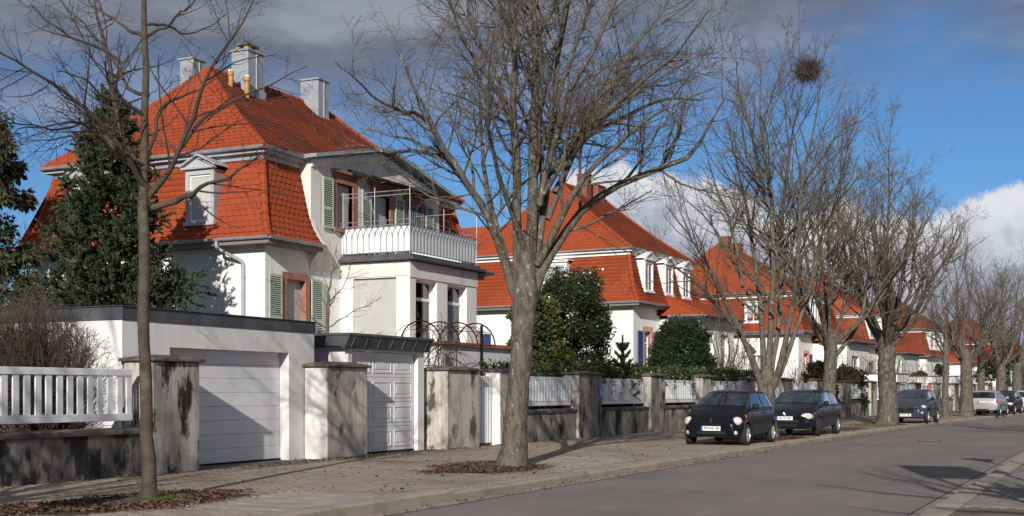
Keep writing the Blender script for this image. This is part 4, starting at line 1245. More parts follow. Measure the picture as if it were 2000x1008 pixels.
# iron grille in front of the right balcony door
mb = MB()
for i in range(9): mb.tube([(xa + 5.72 + i * .13, y0 - .12, 6.7), (xa + 5.72 + i * .13, y0 - .12, 8.1)], .012, 4)
for z_ in (6.7, 8.1): mb.tube([(xa + 5.72, y0 - .12, z_), (xa + 6.76, y0 - .12, z_)], .014, 4)
mb.build('window_grille', M['grey_iron'], H1)
# white cheek beside the mansard
mb = MB(); pp = [(-.03, 5.45), (-.42, 5.93)] + [(prof(z_) - .05, z_) for z_ in (6.0, 6.25, 6.55, 6.95, 7.5, 8.62)] + [(.45, 8.74), (2.0, 8.74), (2.0, 5.3)]
mb.prism(pp, lambda q, s: (s, q[0] - 0.0, q[1]), 2.24, 2.42); mb.build('cheek_wall', M['plaster_old'], H1)
# bay (winter garden) carrying the balcony
bx0, bx1, by = 3.95, 8.45, -2.6
mb = MB()
FB = ((bx0, by, 0), (1, 0, 0), (0, -1, 0)); FBl = ((bx0, 0, 0), (0, -1, 0), (-1, 0, 0))
wall_holes(mb, FB, bx1 - bx0, 0.0, 5.62, [(0.36, 1.72, 2.95, 5.06), (2.42, 3.78, 2.95, 5.06)], .3)
wall_holes(mb, FBl, -by, 0.0, 5.62, [(0.48, 2.10, 2.95, 5.12)], .16)
mb.quad((bx1, by, 0), (bx1, 0, 0), (bx1, 0, 5.62), (bx1, by, 5.62))
mb.build('bay', M['plaster'], H1)
window(H1, FB, .36, 1.72, 2.95, 5.06, .24, transom=.72, curtain='sides', sill=False, mullion=False)
window(H1, FB, 2.42, 3.78, 2.95, 5.06, .24, transom=.72, curtain='sides', sill=False, mullion=False)
window(H1, FBl, .48, 2.10, 2.95, 5.12, .15, roller=.98, curtain=False, sill=False, mullion=False)
mb = MB()
mb.fbox(FB, -.03, bx1 - bx0 + .03, 0, .03, 5.10, 5.62); mb.fbox(FBl, .0, -by + .0, 0, .03, 5.15, 5.62)
mb.build('bay_frieze', M['plaster_old'], H1, bevel=.006)
mb = MB(); mb.box(bx0 - .22, bx1 + .25, by - .25, 0 - .05, 5.64, 5.74); mb.box(bx0 - .1, bx1 + .1, by - .1, -.05, 5.74, 5.84)
mb.box(bx1 + .25, bx1 + .9, by - .25, by + .6, 5.60, 5.68)
mb.build('balcony_floor', M['zinc_dark'], H1, bevel=.01)
# balustrade: gothic ironwork before white panels
def balustrade(ax, ay, bxx, byy, out):
    a, b = Vector((ax, ay, 0)), Vector((bxx, byy, 0)); L_ = (b - a).length; U = (b - a).normalized(); Nn = Vector((out[0], out[1], 0))
    F = ((ax, ay, 0), tuple(U), tuple(Nn))
    mb = MB(); mb.fbox(F, .03, L_ - .03, -.04, -.025, 5.93, 6.72); p = mb.build('balustrade_panel', M['white_paint'], H1)
    mb = MB(); n = int(round(L_ / .215)); w = L_ / n
    P = lambda u, z, nn=0: tuple(a + U * u + Nn * nn + Vector((0, 0, z)))
    for z_ in (5.92, 6.78): mb.tube([P(0, z_), P(L_, z_)], .018, 5)
    for i in range(n + 1):
        u = i * w
        mb.tube([P(u, 5.84), P(u, 6.35)], .011, 4, cap=False)
        for sg in (-1, 1):
            pts = []
            for t in range(6):
                k = t / 5
                uu = u + sg * w * (1 - math.cos(k * math.pi / 2)); 
                pts.append((uu, 6.35 + .40 * math.sin(k * math.pi / 2)))
            if pts[-1][0] < -1e-3 or pts[-1][0] > L_ + 1e-3: continue
            mb.tube([P(*q) for q in pts], .010, 4, cap=False)
    mb.build('balustrade', M['grey_iron'], H1)
    mb = MB(); mb.tube([P(0, 6.93), P(L_, 6.93)], .014, 5)
    for i in range(0, n + 1, 4): mb.tube([P(i * w, 6.78), P(i * w, 6.93)], .009, 4)
    mb.build('handrail', M['grey_iron'], H1)
balustrade(bx0, 0, bx0, by, (-1, 0)); balustrade(bx0, by, bx1, by, (0, -1)); balustrade(bx1, by, bx1, 0, (1, 0))
mb = MB()
for (x, y, z_) in ((bx0, by, 8.0), (bx0, -1.3, 8.0), (bx0, -.1, 7.9), (bx1, by, 7.9), (bx1, -1.3, 7.9), (bx1, -.1, 7.9)): mb.tube([(x, y, 5.85), (x, y, z_)], .013, 5)
mb.tube([(bx0, by, 7.72), (bx0, -.1, 7.72)], .014, 5); mb.tube([(bx0, by, 7.85), (bx0, 0, 7.85)], .012, 5)
mb.tube([(bx1, by, 7.7), (bx1, -.1, 7.7)], .012, 5)
mb.tube([(bx0, -1.3, 7.1), (bx0, -1.1, 7.6), (bx0, -.8, 7.72)], .01, 4)
mb.build('trellis', M['pipe'], H1)
chimney(H1, 4.0, 4.9, 3.75, 4.45, 11.4, 13.0, 'zinc', 'brick')
chimney(H1, 8.3, 9.0, 3.9, 4.7, 11.3, 13.0, 'zinc')
chimney(H1, 3.9, 4.5, 6.0, 6.6, 11.0, 12.95, 'zinc')
for (x, y, zb, zt_) in ((3.35, 3.95, 11.4, 12.15), (3.7, 3.55, 11.1, 12.0)):
    mb = MB(); mb.lathe([(.08, zb), (.08, zt_ - .16), (.105, zt_ - .14), (.105, zt_)], 12, lambda a, b, h: (x + a, y + b, h)); v = mb.build('vent_pipe', M['clay_pipe'], H1, smooth=40)
    mb = MB(); mb.lathe([(.09, zt_), (.09, zt_ + .05)], 12, lambda a, b, h: (x + a, y + b, h)); mb.build('vent_cowl', M['white_paint'], v)
# terrace before the bay
mb = MB(); mb.box(1.0, 8.5, -5.4, by - .002, 0, 2.82); mb.build('terrace_base', M['garage_white'], H1)
mb = MB(); mb.box(0.9, 8.6, -5.5, by - .003, 2.822, 2.93); mb.build('terrace_slab', M['terracotta'], H1)

# ================= second villa
def front_holes(lst): return [(u0 - .0, u1 + .0, a, b) for u0, u1, a, b in lst]
H2, F2f, F2l = villa((59.4, 22.3, 0), slope(62) * .9, 'second villa with three white dormers, blue shutters and brick chimneys', 9.4, 10.6, [(0, 9.4)],
                     [(4.0, 4.9, 2.6, 4.6), (0.8, 1.6, 2.8, 4.6)], [(1.35, 2.25, 2.2, 4.6)], ridge=(2.4, 7.2, 5.2), zr=12.75, tiles=60, fascia='white_paint')
for uc in (1.75, 4.6, 7.2): dormer(H2, F2f, uc, 1.15, 6.7, 8.25, .5, 'white_paint', cheek='white_paint', pmat='white_paint')
dormer(H2, F2l, 6.2, 1.5, 6.75, 8.2, .5, 'white_paint', cheek='white_paint', ped=False, pmat='white_paint')
window(H2, F2f, 1.35, 2.25, 2.2, 4.6, stone='pink_stone', sw=.26, transom=.75)
for a, b in ((.42, 1.06), (2.54, 3.18)): louvre_shutter(H2, F2f, a, b, 2.2, 4.6, M['shutter_blue'], .06)
window(H2, F2l, 4.0, 4.9, 2.6, 4.6, stone='pink_stone', sw=.2); louvre_shutter(H2, F2l, 5.15, 5.75, 2.6, 4.6, M['shutter_blue'], .06)
window(H2, F2l, .8, 1.6, 2.8, 4.6, stone='sandstone', sw=.2); louvre_shutter(H2, F2l, 1.85, 2.4, 2.8, 4.6, M['shutter_blue'], .06)
def bay_wing(parent, x0, x1, y, ztop, holes, detail=True, rmat='tile', zr_=6.95):
    """single storey bay with a lean-to tile roof"""
    mb = MB(); Fb = ((x0, y, 0), (1, 0, 0), (0, -1, 0))
    wall_holes(mb, Fb, x1 - x0, 0, ztop, holes, .18)
    mb.quad((x0, y, 0), (x0, 0, 0), (x0, 0, ztop), (x0, y, ztop)); mb.quad((x1, y, 0), (x1, 0, 0), (x1, 0, ztop), (x1, y, ztop))
    mb.build('bay', M['plaster'], parent)
    mb = MB(); mb.box(x0 - .35, x1 + .35, y - .4, -.55, ztop + .002, ztop + .12); mb.build('bay_eaves', M['soffit'], parent)
    part = MB().box(x0 + .5, x1 - .5, y + .5, -.1, ztop + .13, ztop + .2).build('bay_roof', M['roof_base'], parent)
    r = Roof(part, M[rmat], .21, .17, 0)
    za, zb = ztop + .14, zr_
    V3 = lambda a, b, c: Vector((a, b, c))
    L0 = lambda f: V3(x0 - .4 + .9 * f, y - .45 + (-.1 - y + .45) * f, za + (zb - za) * f); R0 = lambda f: V3(x1 + .4 - .9 * f, y - .45 + (-.1 - y + .45) * f, za + (zb - za) * f)
    r.face(L0, R0)
    r.face(lambda f: V3(x0 - .4 + .9 * f, 0.1, za + (zb - za) * f), L0); r.base.quad(R0(0), V3(x1 + .4, 0, za), V3(x1 - .5, 0, zb), R0(1))
    r.build(); ridge_run(part, L0, M[rmat], as_obj=detail)
    gutter(parent, [(x0 - .42, -.6, ztop + .13), (x0 - .42, y - .5, ztop + .13), (x1 + .42, y - .5, ztop + .13)], .07)
    return Fb
Fb2 = bay_wing(H2, 3.6, 9.2, -2.2, 5.35, [(1.0, 2.2, 2.4, 4.6), (3.4, 4.6, 2.4, 4.6)], zr_=6.6)
window(H2, Fb2, 1.0, 2.2, 2.4, 4.6, transom=.7); window(H2, Fb2, 3.4, 4.6, 2.4, 4.6, transom=.7)
chimney(H2, 3.9, 4.5, 4.4, 5.0, 11.6, 13.4, 'brick'); chimney(H2, 5.4, 6.4, 4.4, 5.0, 11.5, 13.0, 'brick')
mb = MB(); mb.tube([(-.04, .5, 3.8), (-.05, .62, 3.5), (-.05, .45, 3.4)], .015); 
# back wing of the second villa under its own lower hip
V3 = lambda a, b, c: Vector((a, b, c))
y2, y3 = 10.6, 16.5
mb = MB(); mb.box(.05, 4.5, y2 + .002, y3, 0, 5.9); mb.build('side_wing', M['plaster'], H2)
mb = MB(); mb.box(.1, 4.5, y2 + .4, y3 - .4, 8.63, 8.76); mb.box(.3, 4.5, y2 + .1, y3 - .45, 8.2, 8.62); mb.build('wing_frieze', M['white_paint'], H2)
pt = MB().box(1, 4, y2 + .5, y3 - 1, 8, 8.2).build('wing_roof', M['roof_base'], H2); r = Roof(pt, M['tile'], .21, .17, 0)
zz = lambda f: 6.0 + 2.62 * f
r.face(lambda f: V3(prof(zz(f)), y3 - prof(zz(f)), zz(f)), lambda f: V3(prof(zz(f)), y2, zz(f)))
r.face(lambda f: V3(.1 + 2.2 * f, y3 - .1 - 2.2 * f, 8.78 + 1.9 * f), lambda f: V3(.1 + 2.2 * f, y2 - 1.5, 8.78 + 1.9 * f)); r.build()
mb = MB(); mb.box(-.5, -.002, y2 + .5, y3 + .5, 5.82, 5.96); mb.build('wing_eaves', M['soffit'], H2)
# ================= third villa and those beyond
H3, F3f, F3l = villa((86.3, 20.3, -0.35), slope(86) * .9, 'third villa behind the many stemmed tree with white bay and dark eaves', 9.6, 12.6, [(0, 9.6)],
                     [(9.0, 10.1, 2.2, 4.4), (5.0, 6.1, 2.2, 4.4)], [(1.2, 2.1, 2.2, 4.5)], ridge=(3.0, 7.0, 7.0), zr=12.7, fascia='soffit', tiles=0, detail=False, roof_mats=('tile', 'tile_b'))
dormer(H3, F3l, 9.4, 1.3, 6.75, 8.1, .5, 'white_paint', ped=False, cheek='soffit', pmat='soffit'); dormer(H3, F3f, 2.9, 1.2, 6.7, 8.2, .5, 'white_paint', cheek='soffit', pmat='soffit'); dormer(H3, F3f, 4.6, 1.2, 6.7, 8.2, .5, 'white_paint', cheek='soffit', pmat='soffit')
window(H3, F3l, 9.0, 10.1, 2.2, 4.4); window(H3, F3l, 5.0, 6.1, 2.2, 4.4); window(H3, F3f, 1.2, 2.1, 2.2, 4.5, stone='pink_stone', sw=.24); louvre_shutter(H3, F3f, 2.35, 2.9, 2.2, 4.5, M['shutter_blue'], .06)
Fb3 = bay_wing(H3, 3.4, 9.3, -2.4, 5.3, [(1.3, 3.3, 2.0, 4.4)], False, 'tile_b', zr_=6.7)
window(H3, Fb3, 1.3, 3.3, 2.0, 4.4, transom=.7, curtain='sides')
chimney(H3, 3.6, 4.3, 6.5, 7.2, 11.4, 13.3, 'brick'); chimney(H3, 6.4, 7.5, 6.7, 7.4, 11.4, 13.1, 'brick')
mb = MB(); mb.box(-2.5, 10.5, -3.7, -3.4, 1.6, 1.85); mb.build('terrace_beam', M['gap'], H3)
H4, F4f, F4l = villa((111.0, 20.3, -0.5), slope(105) * .9, 'fourth villa with a plain orange mansard and white dormer', 9.6, 11.0, [(0, 9.6)], [(4, 5, 2.4, 4.4)], [(1.2, 2.1, 2.4, 4.5)], zr=12.3, fascia='white_paint', detail=False, roof_mats=('tile_c', 'tile_b'))
dormer(H4, F4f, 1.7, 1.6, 6.7, 8.4, .5, 'white_paint', cheek='white_paint', pmat='white_paint'); dormer(H4, F4f, 5.0, 1.2, 6.7, 8.2, .5, 'white_paint', cheek='white_paint', pmat='white_paint')
window(H4, F4l, 4, 5, 2.4, 4.4); window(H4, F4f, 1.2, 2.1, 2.4, 4.5, stone='pink_stone', sw=.2); louvre_shutter(H4, F4f, .3, .95, 2.4, 4.5, M['shutter_blue'], .06)
bay_wing(H4, 3.4, 9.3, -2.2, 5.3, [], False, zr_=6.6); chimney(H4, 5, 5.7, 5, 5.7, 11, 13, 'brick')
H5, F5f, F5l = villa((137.0, 18.8, -0.7), slope(125) * .9, 'fifth villa with a row of white box dormers far along the street', 11, 11.0, [(0, 11)], [(4, 5, 2.4, 4.4)], [(2, 3, 2.4, 4.4), (5, 6, 2.4, 4.4)], zr=12.6, detail=False, fascia='soffit', roof_mats=('tile_b', 'tile_b'))
for uc in (1.6, 3.4, 5.2): dormer(H5, F5f, uc, 1.4, 6.7, 8.3, .5, 'white_paint', ped=False, pmat='white_paint')
for a in (2, 5): window(H5, F5f, a, a + 1, 2.4, 4.4)
window(H5, F5l, 4, 5, 2.4, 4.4); chimney(H5, 5, 5.8, 5, 5.7, 11.4, 13.2, 'brick')
bay_wing(H5, 6.4, 10.8, -2.2, 5.2, [(1.2, 2.4, 2.4, 4.2)], False, zr_=6.4)
H6, F6f, F6l = villa((168.0, 14.5, -1.0), slope(135), 'most distant villa with dark roof behind the far trees', 11, 11.0, [(0, 11)], [(4, 5, 2.4, 4.4)], [(2, 3, 2.4, 4.4)], zr=12.2, detail=False, fascia='soffit', roof_mats=('tile_dark', 'tile_dark'))
window(H6, F6f, 2, 3, 2.4, 4.4); window(H6, F6l, 4, 5, 2.4, 4.4)
# small white garages in the far gardens
def carport(p, rz, w, d_, h, label):
    r = empty('garden_garage', p, rz, label, 'garage', 'white garages in the far gardens')
    mb = MB(); F = ((0, 0, 0), (1, 0, 0), (0, -1, 0)); wall_holes(mb, F, w, -.5, h - .5, [(.25, w - .25, -.5, h - .62)], .3)
    mb.quad((0, 0, -.5), (0, d_, -.5), (0, d_, h - .5), (0, 0, h - .5)); mb.quad((w, 0, -.5), (w, d_, -.5), (w, d_, h - .5), (w, 0, h - .5)); mb.build('wall', M['plaster'], r)
    mb = MB(); mb.box(-.06, w + .06, -.06, d_, h - .498, h); mb.build('roof_slab', M['white_paint'], r)
    mb = MB(); mb.box(-.08, w + .08, -.08, d_, h + .001, h + .08); mb.build('roof_edge', M['zinc_dark'], r)
    mb = MB(); mb.box(.25, w - .25, .3, .34, -.5, h - .62); mb.build('garage_door', M['soffit'], r)
carport(st(84.0, 15.4, .12), slope(84), 2.9, 5, 2.5, 'white flat roofed garage with a dark edge below the fourth villa')
carport(st(103, 15.2, .12), slope(103), 3.0, 5, 2.55, 'far white garage roof beyond the silver estate car')

for i, (x, lb) in enumerate(((8.0, 'first villa across the street behind the right pavement'), (40.0, 'second villa across the street behind the right pavement'), (72.0, 'third villa across the street behind the right pavement'))):
    c_ = copy_tree(H4); c_.location = (x + 9, -17.5 + bend(x), 0); c_.rotation_euler.z = math.pi; c_['label'] = lb
# ------------------------------------------------------------------ bare trees
def nrm(a):
    return a / np.maximum(np.linalg.norm(a, axis=-1, keepdims=True), 1e-9)
def resample(pts, rad, n, wob=0.0, seed=0):
    pts = np.array([tuple(p) for p in pts], float); rad = np.array(rad, float)
    # catmull-rom through the points
    d_ = np.r_[0, np.cumsum(np.linalg.norm(np.diff(pts, axis=0), axis=1))]
    s = np.linspace(0, d_[-1], n)
    P = np.zeros((n, 3))
    ext = np.vstack([2 * pts[0] - pts[1], pts, 2 * pts[-1] - pts[-2]])
    for i, v in enumerate(s):
        k = min(np.searchsorted(d_, v, side='right') - 1, len(pts) - 2)
        t = (v - d_[k]) / max(d_[k + 1] - d_[k], 1e-9)
        p0, p1, p2, p3 = ext[k], ext[k + 1], ext[k + 2], ext[k + 3]
        P[i] = 0.5 * ((2 * p1) + (-p0 + p2) * t + (2 * p0 - 5 * p1 + 4 * p2 - p3) * t * t + (-p0 + 3 * p1 - 3 * p2 + p3) * t ** 3)
    r = np.interp(s, d_, rad)
    if wob:
        g = np.random.default_rng(seed)
        w = np.cumsum(g.normal(0, wob, (n, 3)), axis=0)
        w -= np.linspace(0, 1, n)[:, None] * w[-1]
        P += w
    return P, r
def tubes(P, rad, n):
    """P (N,S,3) rad (N,S) -> verts, quads"""
    N_, S_, _ = P.shape
    T = np.empty_like(P); T[:, 1:-1] = P[:, 2:] - P[:, :-2]; T[:, 0] = P[:, 1] - P[:, 0]; T[:, -1] = P[:, -1] - P[:, -2]
    T = nrm(T)
    D0 = nrm(P[:, -1] - P[:, 0])
    ref = np.where(np.abs(D0[:, 2:3]) < 0.8, np.array([[0, 0, 1.0]]), np.array([[1.0, 0.2, 0]]))[:, None, :]
    A = nrm(np.cross(T, np.broadcast_to(ref, T.shape))); B = np.cross(T, A)
    w = 2 * np.pi * np.arange(n) / n
    V = P[:, :, None, :] + rad[:, :, None, None] * (np.cos(w)[None, None, :, None] * A[:, :, None, :] + np.sin(w)[None, None, :, None] * B[:, :, None, :])
    i, s, j = np.meshgrid(np.arange(N_), np.arange(S_ - 1), np.arange(n), indexing='ij')
    b = (i * S_ + s) * n
    F = np.stack([b + j, b + (j + 1) % n, b + n + (j + 1) % n, b + n + j], -1).reshape(-1, 4)
    return V.reshape(-1, 3), F
def merge(parts):
    Vs, Fs, o = [], [], 0
    for V, F in parts:
        Vs.append(V); Fs.append(F + o); o += len(V)
    return np.vstack(Vs), np.vstack(Fs)
def children(P, rad, lens, per, g, ang=(30, 60), ln=(.35, .6), tmin=.25, S_=7, up=.25, jit=.12, rk=.55, rmin=.004, taper=.35, lmin=.15, tmax=.98, long_low=.5):
    """side shoots on every polyline of P"""
    N_, SP, _ = P.shape
    cnt = np.maximum(1, np.round(per * g.uniform(.75, 1.25, N_) * (lens if per < 0 else 1) * (1 if per > 0 else -1)).astype(int)) if per > 0 else np.maximum(1, np.round(-per * lens * g.uniform(.8, 1.2, N_)).astype(int))
    idx = np.repeat(np.arange(N_), cnt)
    t = tmin + (tmax - tmin) * g.uniform(0, 1, len(idx)) ** .85
    f = t * (SP - 1); k = np.minimum(f.astype(int), SP - 2); fr = (f - k)[:, None]
    start = P[idx, k] * (1 - fr) + P[idx, k + 1] * fr
    tan = nrm(P[idx, k + 1] - P[idx, k])
    rp = rad[idx, k] * (1 - fr[:, 0]) + rad[idx, k + 1] * fr[:, 0]
    rnd = g.normal(0, 1, (len(idx), 3)); perp = nrm(rnd - (rnd * tan).sum(1, keepdims=True) * tan)
    a = np.radians(g.uniform(*ang, len(idx)))[:, None]
    d_ = tan * np.cos(a) + perp * np.sin(a)
    L_ = np.maximum(lens[idx] * g.uniform(*ln, len(idx)) * (1 - long_low * t), lmin)
    Q = np.empty((len(idx), S_, 3)); Q[:, 0] = start
    step = (L_ / (S_ - 1))[:, None]
    for s in range(1, S_):
        d_ = nrm(d_ + np.array([0, 0, up / (S_ - 1)]) + g.normal(0, jit, d_.shape))
        Q[:, s] = Q[:, s - 1] + d_ * step
    r0 = np.maximum(np.minimum(rp * rk, L_ * .016), rmin)
    rr = r0[:, None] * np.linspace(1, taper, S_)[None]
    rr = np.maximum(rr, rmin * .6)
    return Q, rr, L_
def bare_tree(label, base, trunk, limbs, seed, spec, mats=('bark', 'bark', 'twig'), cat='tree', group='bare street trees', name='linden_tree', trunk_n=14, flare=True, twig_r=.0045):
    """trunk: (pts, radii); limbs: list of (pts, radii) in world coordinates"""
    g = np.random.default_rng(seed)
    base = Vector(base)
    root = empty(name, base, 0, label, cat, group)
    b = np.array(base)
    tp, tr = resample(*trunk, 26, .012, seed)
    V, F = tubes(tp[None], tr[None], trunk_n)
    if flare:
        # buttressed foot and knobbly surface
        ang = np.tile(np.arange(trunk_n), 26); z = V[:, 2] - b[2]
        c = np.repeat(tp, trunk_n, axis=0)
        k = 1 + .16 * np.exp(-np.maximum(z, 0) / .28) * (.5 + .5 * np.sin(ang * 2 * np.pi / trunk_n * 5 + seed)) + g.normal(0, .018, len(V))
        V = c + (V - c) * k[:, None]
    me = np_mesh('trunk', V - b, F, M[mats[0]], smooth=True)
    link('trunk', me, root)
    LP, LR, LL = [], [], []
    for i, (p, r) in enumerate(limbs):
        P, rr = resample(p, r, 14, .02 * (1 if len(p) > 2 else 2), seed * 31 + i)
        LP.append(P); LR.append(rr); LL.append(np.linalg.norm(np.diff(P, axis=0), axis=1).sum())
    LP, LR, LL = np.array(LP), np.array(LR), np.array(LL)
    V, F = tubes(LP, LR, 9)
    big = [(V, F)]
    small, twigs = [], []
    lev = (LP, LR, LL)
    for i, sp in enumerate(spec):
        sp = dict(sp); where = sp.pop('to')
        nx = children(*lev[:3], sp.pop('per'), g, rmin=twig_r, **sp)
        if sp.get('keep_parent'): pass
        V, F = tubes(nx[0], nx[1], {'b': 6, 's': 4, 't': 3}[where])
        (small if where in 'bs' else twigs).append((V, F))
        lev = nx
    V, F = merge(big)
    # each limb a part of its own
    for i in range(len(LP)):
        v, f = tubes(LP[i:i + 1], LR[i:i + 1], 9)
        link('limb', np_mesh('limb', v - b, f, M[mats[1]], smooth=True), root)
    V, F = merge(small)
    tag(link('branches', np_mesh('branches', V - b, F, M[mats[1]], smooth=True), root), kind='stuff')
    V, F = merge(twigs)
    tag(link('twigs', np_mesh('twigs', V - b, F, M[mats[2]]), root), kind='stuff')
    return root
def px_limbs(rows, D, seed, spread=2.0, k=1.0):
    """limb drawn over the photo: [(u, v, r_px)...] around depth D, each leaning its own way in depth"""
    g = np.random.default_rng(seed)
    out = []
    for row in rows:
        dz = row[0] if not isinstance(row[0], tuple) else None
        pts = row[1:] if dz is not None else row
        if dz is None: dz = g.uniform(-spread, spread)
        n = len(pts); P, rr = [], []
        for i, (u, v, r) in enumerate(pts):
            DD = D + dz * (i / (n - 1)) ** 1.15
            P.append(at(1000 + (u - 1000) * 1.0, v, DD)); rr.append(max(r * k * (1 - .45 * (i / (n - 1)) ** 2), .5) * DD / FPX)
        out.append((P, rr))
    return out
SPEC_BIG = [dict(to='b', per=-2.5, ang=(28, 62), ln=(.30, .55), tmin=.2, up=.35, jit=.12, S_=8, rk=.5, long_low=.45, taper=.25),
            dict(to='s', per=-4.6, ang=(30, 62), ln=(.32, .60), tmin=.12, up=.30, jit=.13, S_=6, rk=.55, lmin=.4),
            dict(to='t', per=-5.5, ang=(30, 58), ln=(.38, .75), tmin=.08, up=.25, jit=.14, S_=5, lmin=.22),
            dict(to='t', per=-3.4, ang=(30, 60), ln=(.4, .8), tmin=.15, up=.2, jit=.15, S_=4, lmin=.12, tmax=.9)]
# the big tree in the middle
D2 = 23.0
B2 = at(1000, 912, D2); B2.z = PAVE
trunk2 = ([at(998, 925, D2), at(1000, 900, D2), at(1004, 870, D2), at(1008, 810, D2), at(1014, 720, D2), at(1020, 640, D2), at(1026, 570, D2), at(1028, 520, D2), at(1032, 450, D2)],
          [v * D2 / FPX for v in (34, 29, 25, 22.5, 21, 22, 25, 21, 10)])
rows2 = [
    (-1.6, (1012, 600, 13), (985, 500, 12), (957, 430, 11), (914, 365, 10), (873, 301, 9), (842, 240, 8), (813, 180, 6), (770, 90, 3)),
    (0.8, (945, 405, 9), (905, 350, 7), (862, 312, 6), (800, 297, 6), (745, 300, 4), (700, 285, 3), (660, 292, 2)),
    (-2.4, (846, 248, 6), (815, 226, 6), (775, 212, 5), (730, 186, 4), (690, 150, 3), (655, 120, 2)),
    (1.0, (868, 298, 5), (833, 277, 5), (790, 270, 4), (740, 262, 3), (700, 250, 2)),
    (1.9, (1002, 560, 12), (975, 460, 9), (952, 370, 8), (940, 260, 6), (936, 180, 3)),
    (-1.0, (1014, 560, 14), (1008, 420, 13), (1009, 300, 12), (1004, 200, 11), (1008, 80, 9), (1012, -60, 7), (1010, -150, 4)),
    (0.6, (1030, 560, 17), (1040, 430, 16), (1046, 260, 14), (1049, 140, 12), (1040, 0, 10), (1036, -150, 5)),
    (2.2, (1036, 560, 13), (1062, 430, 12), (1078, 270, 10), (1088, 120, 9), (1112, -20, 7), (1125, -150, 4)),
    (-1.8, (1006, 330, 8), (998, 240, 8), (960, 170, 7), (920, 110, 6), (893, 50, 5), (868, -20, 4), (850, -90, 2)),
    (1.4, (1004, 260, 6), (975, 150, 6), (935, 60, 5), (905, -30, 4), (880, -110, 2)),
    (0.8, (1040, 575, 17), (1080, 490, 13), (1140, 412, 11), (1200, 366, 10), (1280, 328, 9), (1345, 307, 8), (1372, 265, 6), (1402, 215, 4), (1430, 165, 2)),
    (-2.0, (1052, 520, 12), (1096, 430, 10), (1140, 350, 8), (1200, 290, 7), (1262, 232, 6), (1330, 200, 4), (1400, 170, 2)),
    (1.5, (1068, 430, 9), (1118, 300, 9), (1176, 195, 8), (1225, 112, 7), (1280, 40, 5), (1330, -40, 3)),
    (-0.9, (1056, 400, 9), (1092, 230, 8), (1150, 110, 7), (1196, 10, 6), (1240, -90, 3)),
    (2.6, (1082, 380, 8), (1140, 270, 7), (1226, 225, 6), (1300, 195, 5), (1372, 196, 3)),
    (-2.8, (1078, 330, 7), (1150, 270, 6), (1230, 190, 6), (1320, 110, 5), (1385, 20, 3)),
    (0.3, (1060, 290, 7), (1105, 150, 6), (1130, 60, 5), (1180, -60, 4), (1200, -140, 2)),
    (-3.2, (1030, 500, 9), (1000, 400, 8), (965, 300, 6), (950, 190, 5), (965, 60, 3)),
    (3.4, (1030, 480, 9), (1060, 350, 8), (1055, 220, 6), (1090, 80, 4), (1120, -60, 2)),
]
bare_tree('big mossy bare tree with thick trunk standing in front of the broad pillar', B2, trunk2, px_limbs(rows2, D2, 2, k=.70), 5, SPEC_BIG)
mb = MB(); 
# slim young tree in the foreground
D1 = 15.9
B1 = at(295, 978, D1); B1.z = PAVE
trunk1 = ([at(294, 985, D1), at(294, 965, D1), at(292, 850, D1), at(291, 700, D1), at(291, 560, D1), at(292, 470, D1), at(291, 400, D1), at(289, 300, D1), at(288, 200, D1), at(284, 90, D1), at(282, -30, D1), at(280, -140, D1)],
          [v * D1 / FPX for v in (17, 14.5, 12.5, 11.5, 11, 11, 10, 8, 7, 6, 4.5, 3)])
rows1 = [
    (-1.5, (293, 402, 7), (332, 396, 6), (372, 382, 5), (402, 352, 4), (440, 344, 4), (500, 312, 3), (560, 275, 2)),
    (-.9, (291, 385, 7), (318, 345, 6), (345, 300, 5), (370, 235, 5), (395, 170, 4), (425, 112, 4), (470, 50, 3), (505, -20, 2)),
    (.6, (345, 300, 4), (370, 258, 4), (420, 225, 4), (470, 195, 3), (540, 160, 2), (600, 130, 1.5)),
    (1.2, (291, 350, 6), (278, 330, 6), (262, 270, 5), (238, 160, 5), (225, 110, 5), (200, 40, 4), (180, -40, 2)),
    (-1.8, (290, 372, 7), (262, 330, 6), (225, 280, 5), (180, 228, 5), (130, 190, 4), (80, 158, 4), (10, 112, 3), (-30, 90, 2)),
    (.9, (286, 345, 5), (250, 315, 5), (215, 275, 4), (175, 235, 3), (145, 195, 2), (120, 160, 1.5)),
    (-.6, (240, 118, 4), (205, 90, 3), (160, 75, 3), (110, 50, 2.5), (60, 10, 2)),
    (1.4, (288, 185, 4), (262, 170, 4), (240, 135, 3), (180, 60, 3), (130, 10, 2), (90, -40, 1.5)),
    (-1.2, (289, 230, 4), (255, 205, 4), (212, 190, 3), (150, 150, 2), (110, 140, 1.5)),
    (1.0, (284, 70, 4), (262, 60, 3.5), (235, 40, 3), (190, 15, 2), (160, -20, 1.5)),
    (-.7, (285, 70, 4), (300, 60, 3), (340, 40, 3), (375, 10, 2), (400, -40, 1.5)),
    (1.1, (283, 50, 3), (330, 45, 2.5), (380, 55, 2), (440, 30, 1.5)),
    (-1.7, (240, 240, 3), (190, 235, 3), (130, 245, 2.5), (60, 240, 2), (0, 232, 1.2)),
    (.8, (292, 300, 4), (315, 215, 4), (345, 190, 3), (400, 165, 2), (440, 120, 1.5)),
    (-2.2, (289, 330, 4), (230, 300, 3), (160, 240, 3), (60, 250, 2), (10, 265, 1.2)),
    (1.6, (250, 300, 3), (190, 270, 2.5), (120, 275, 2), (40, 280, 1.3)),
]
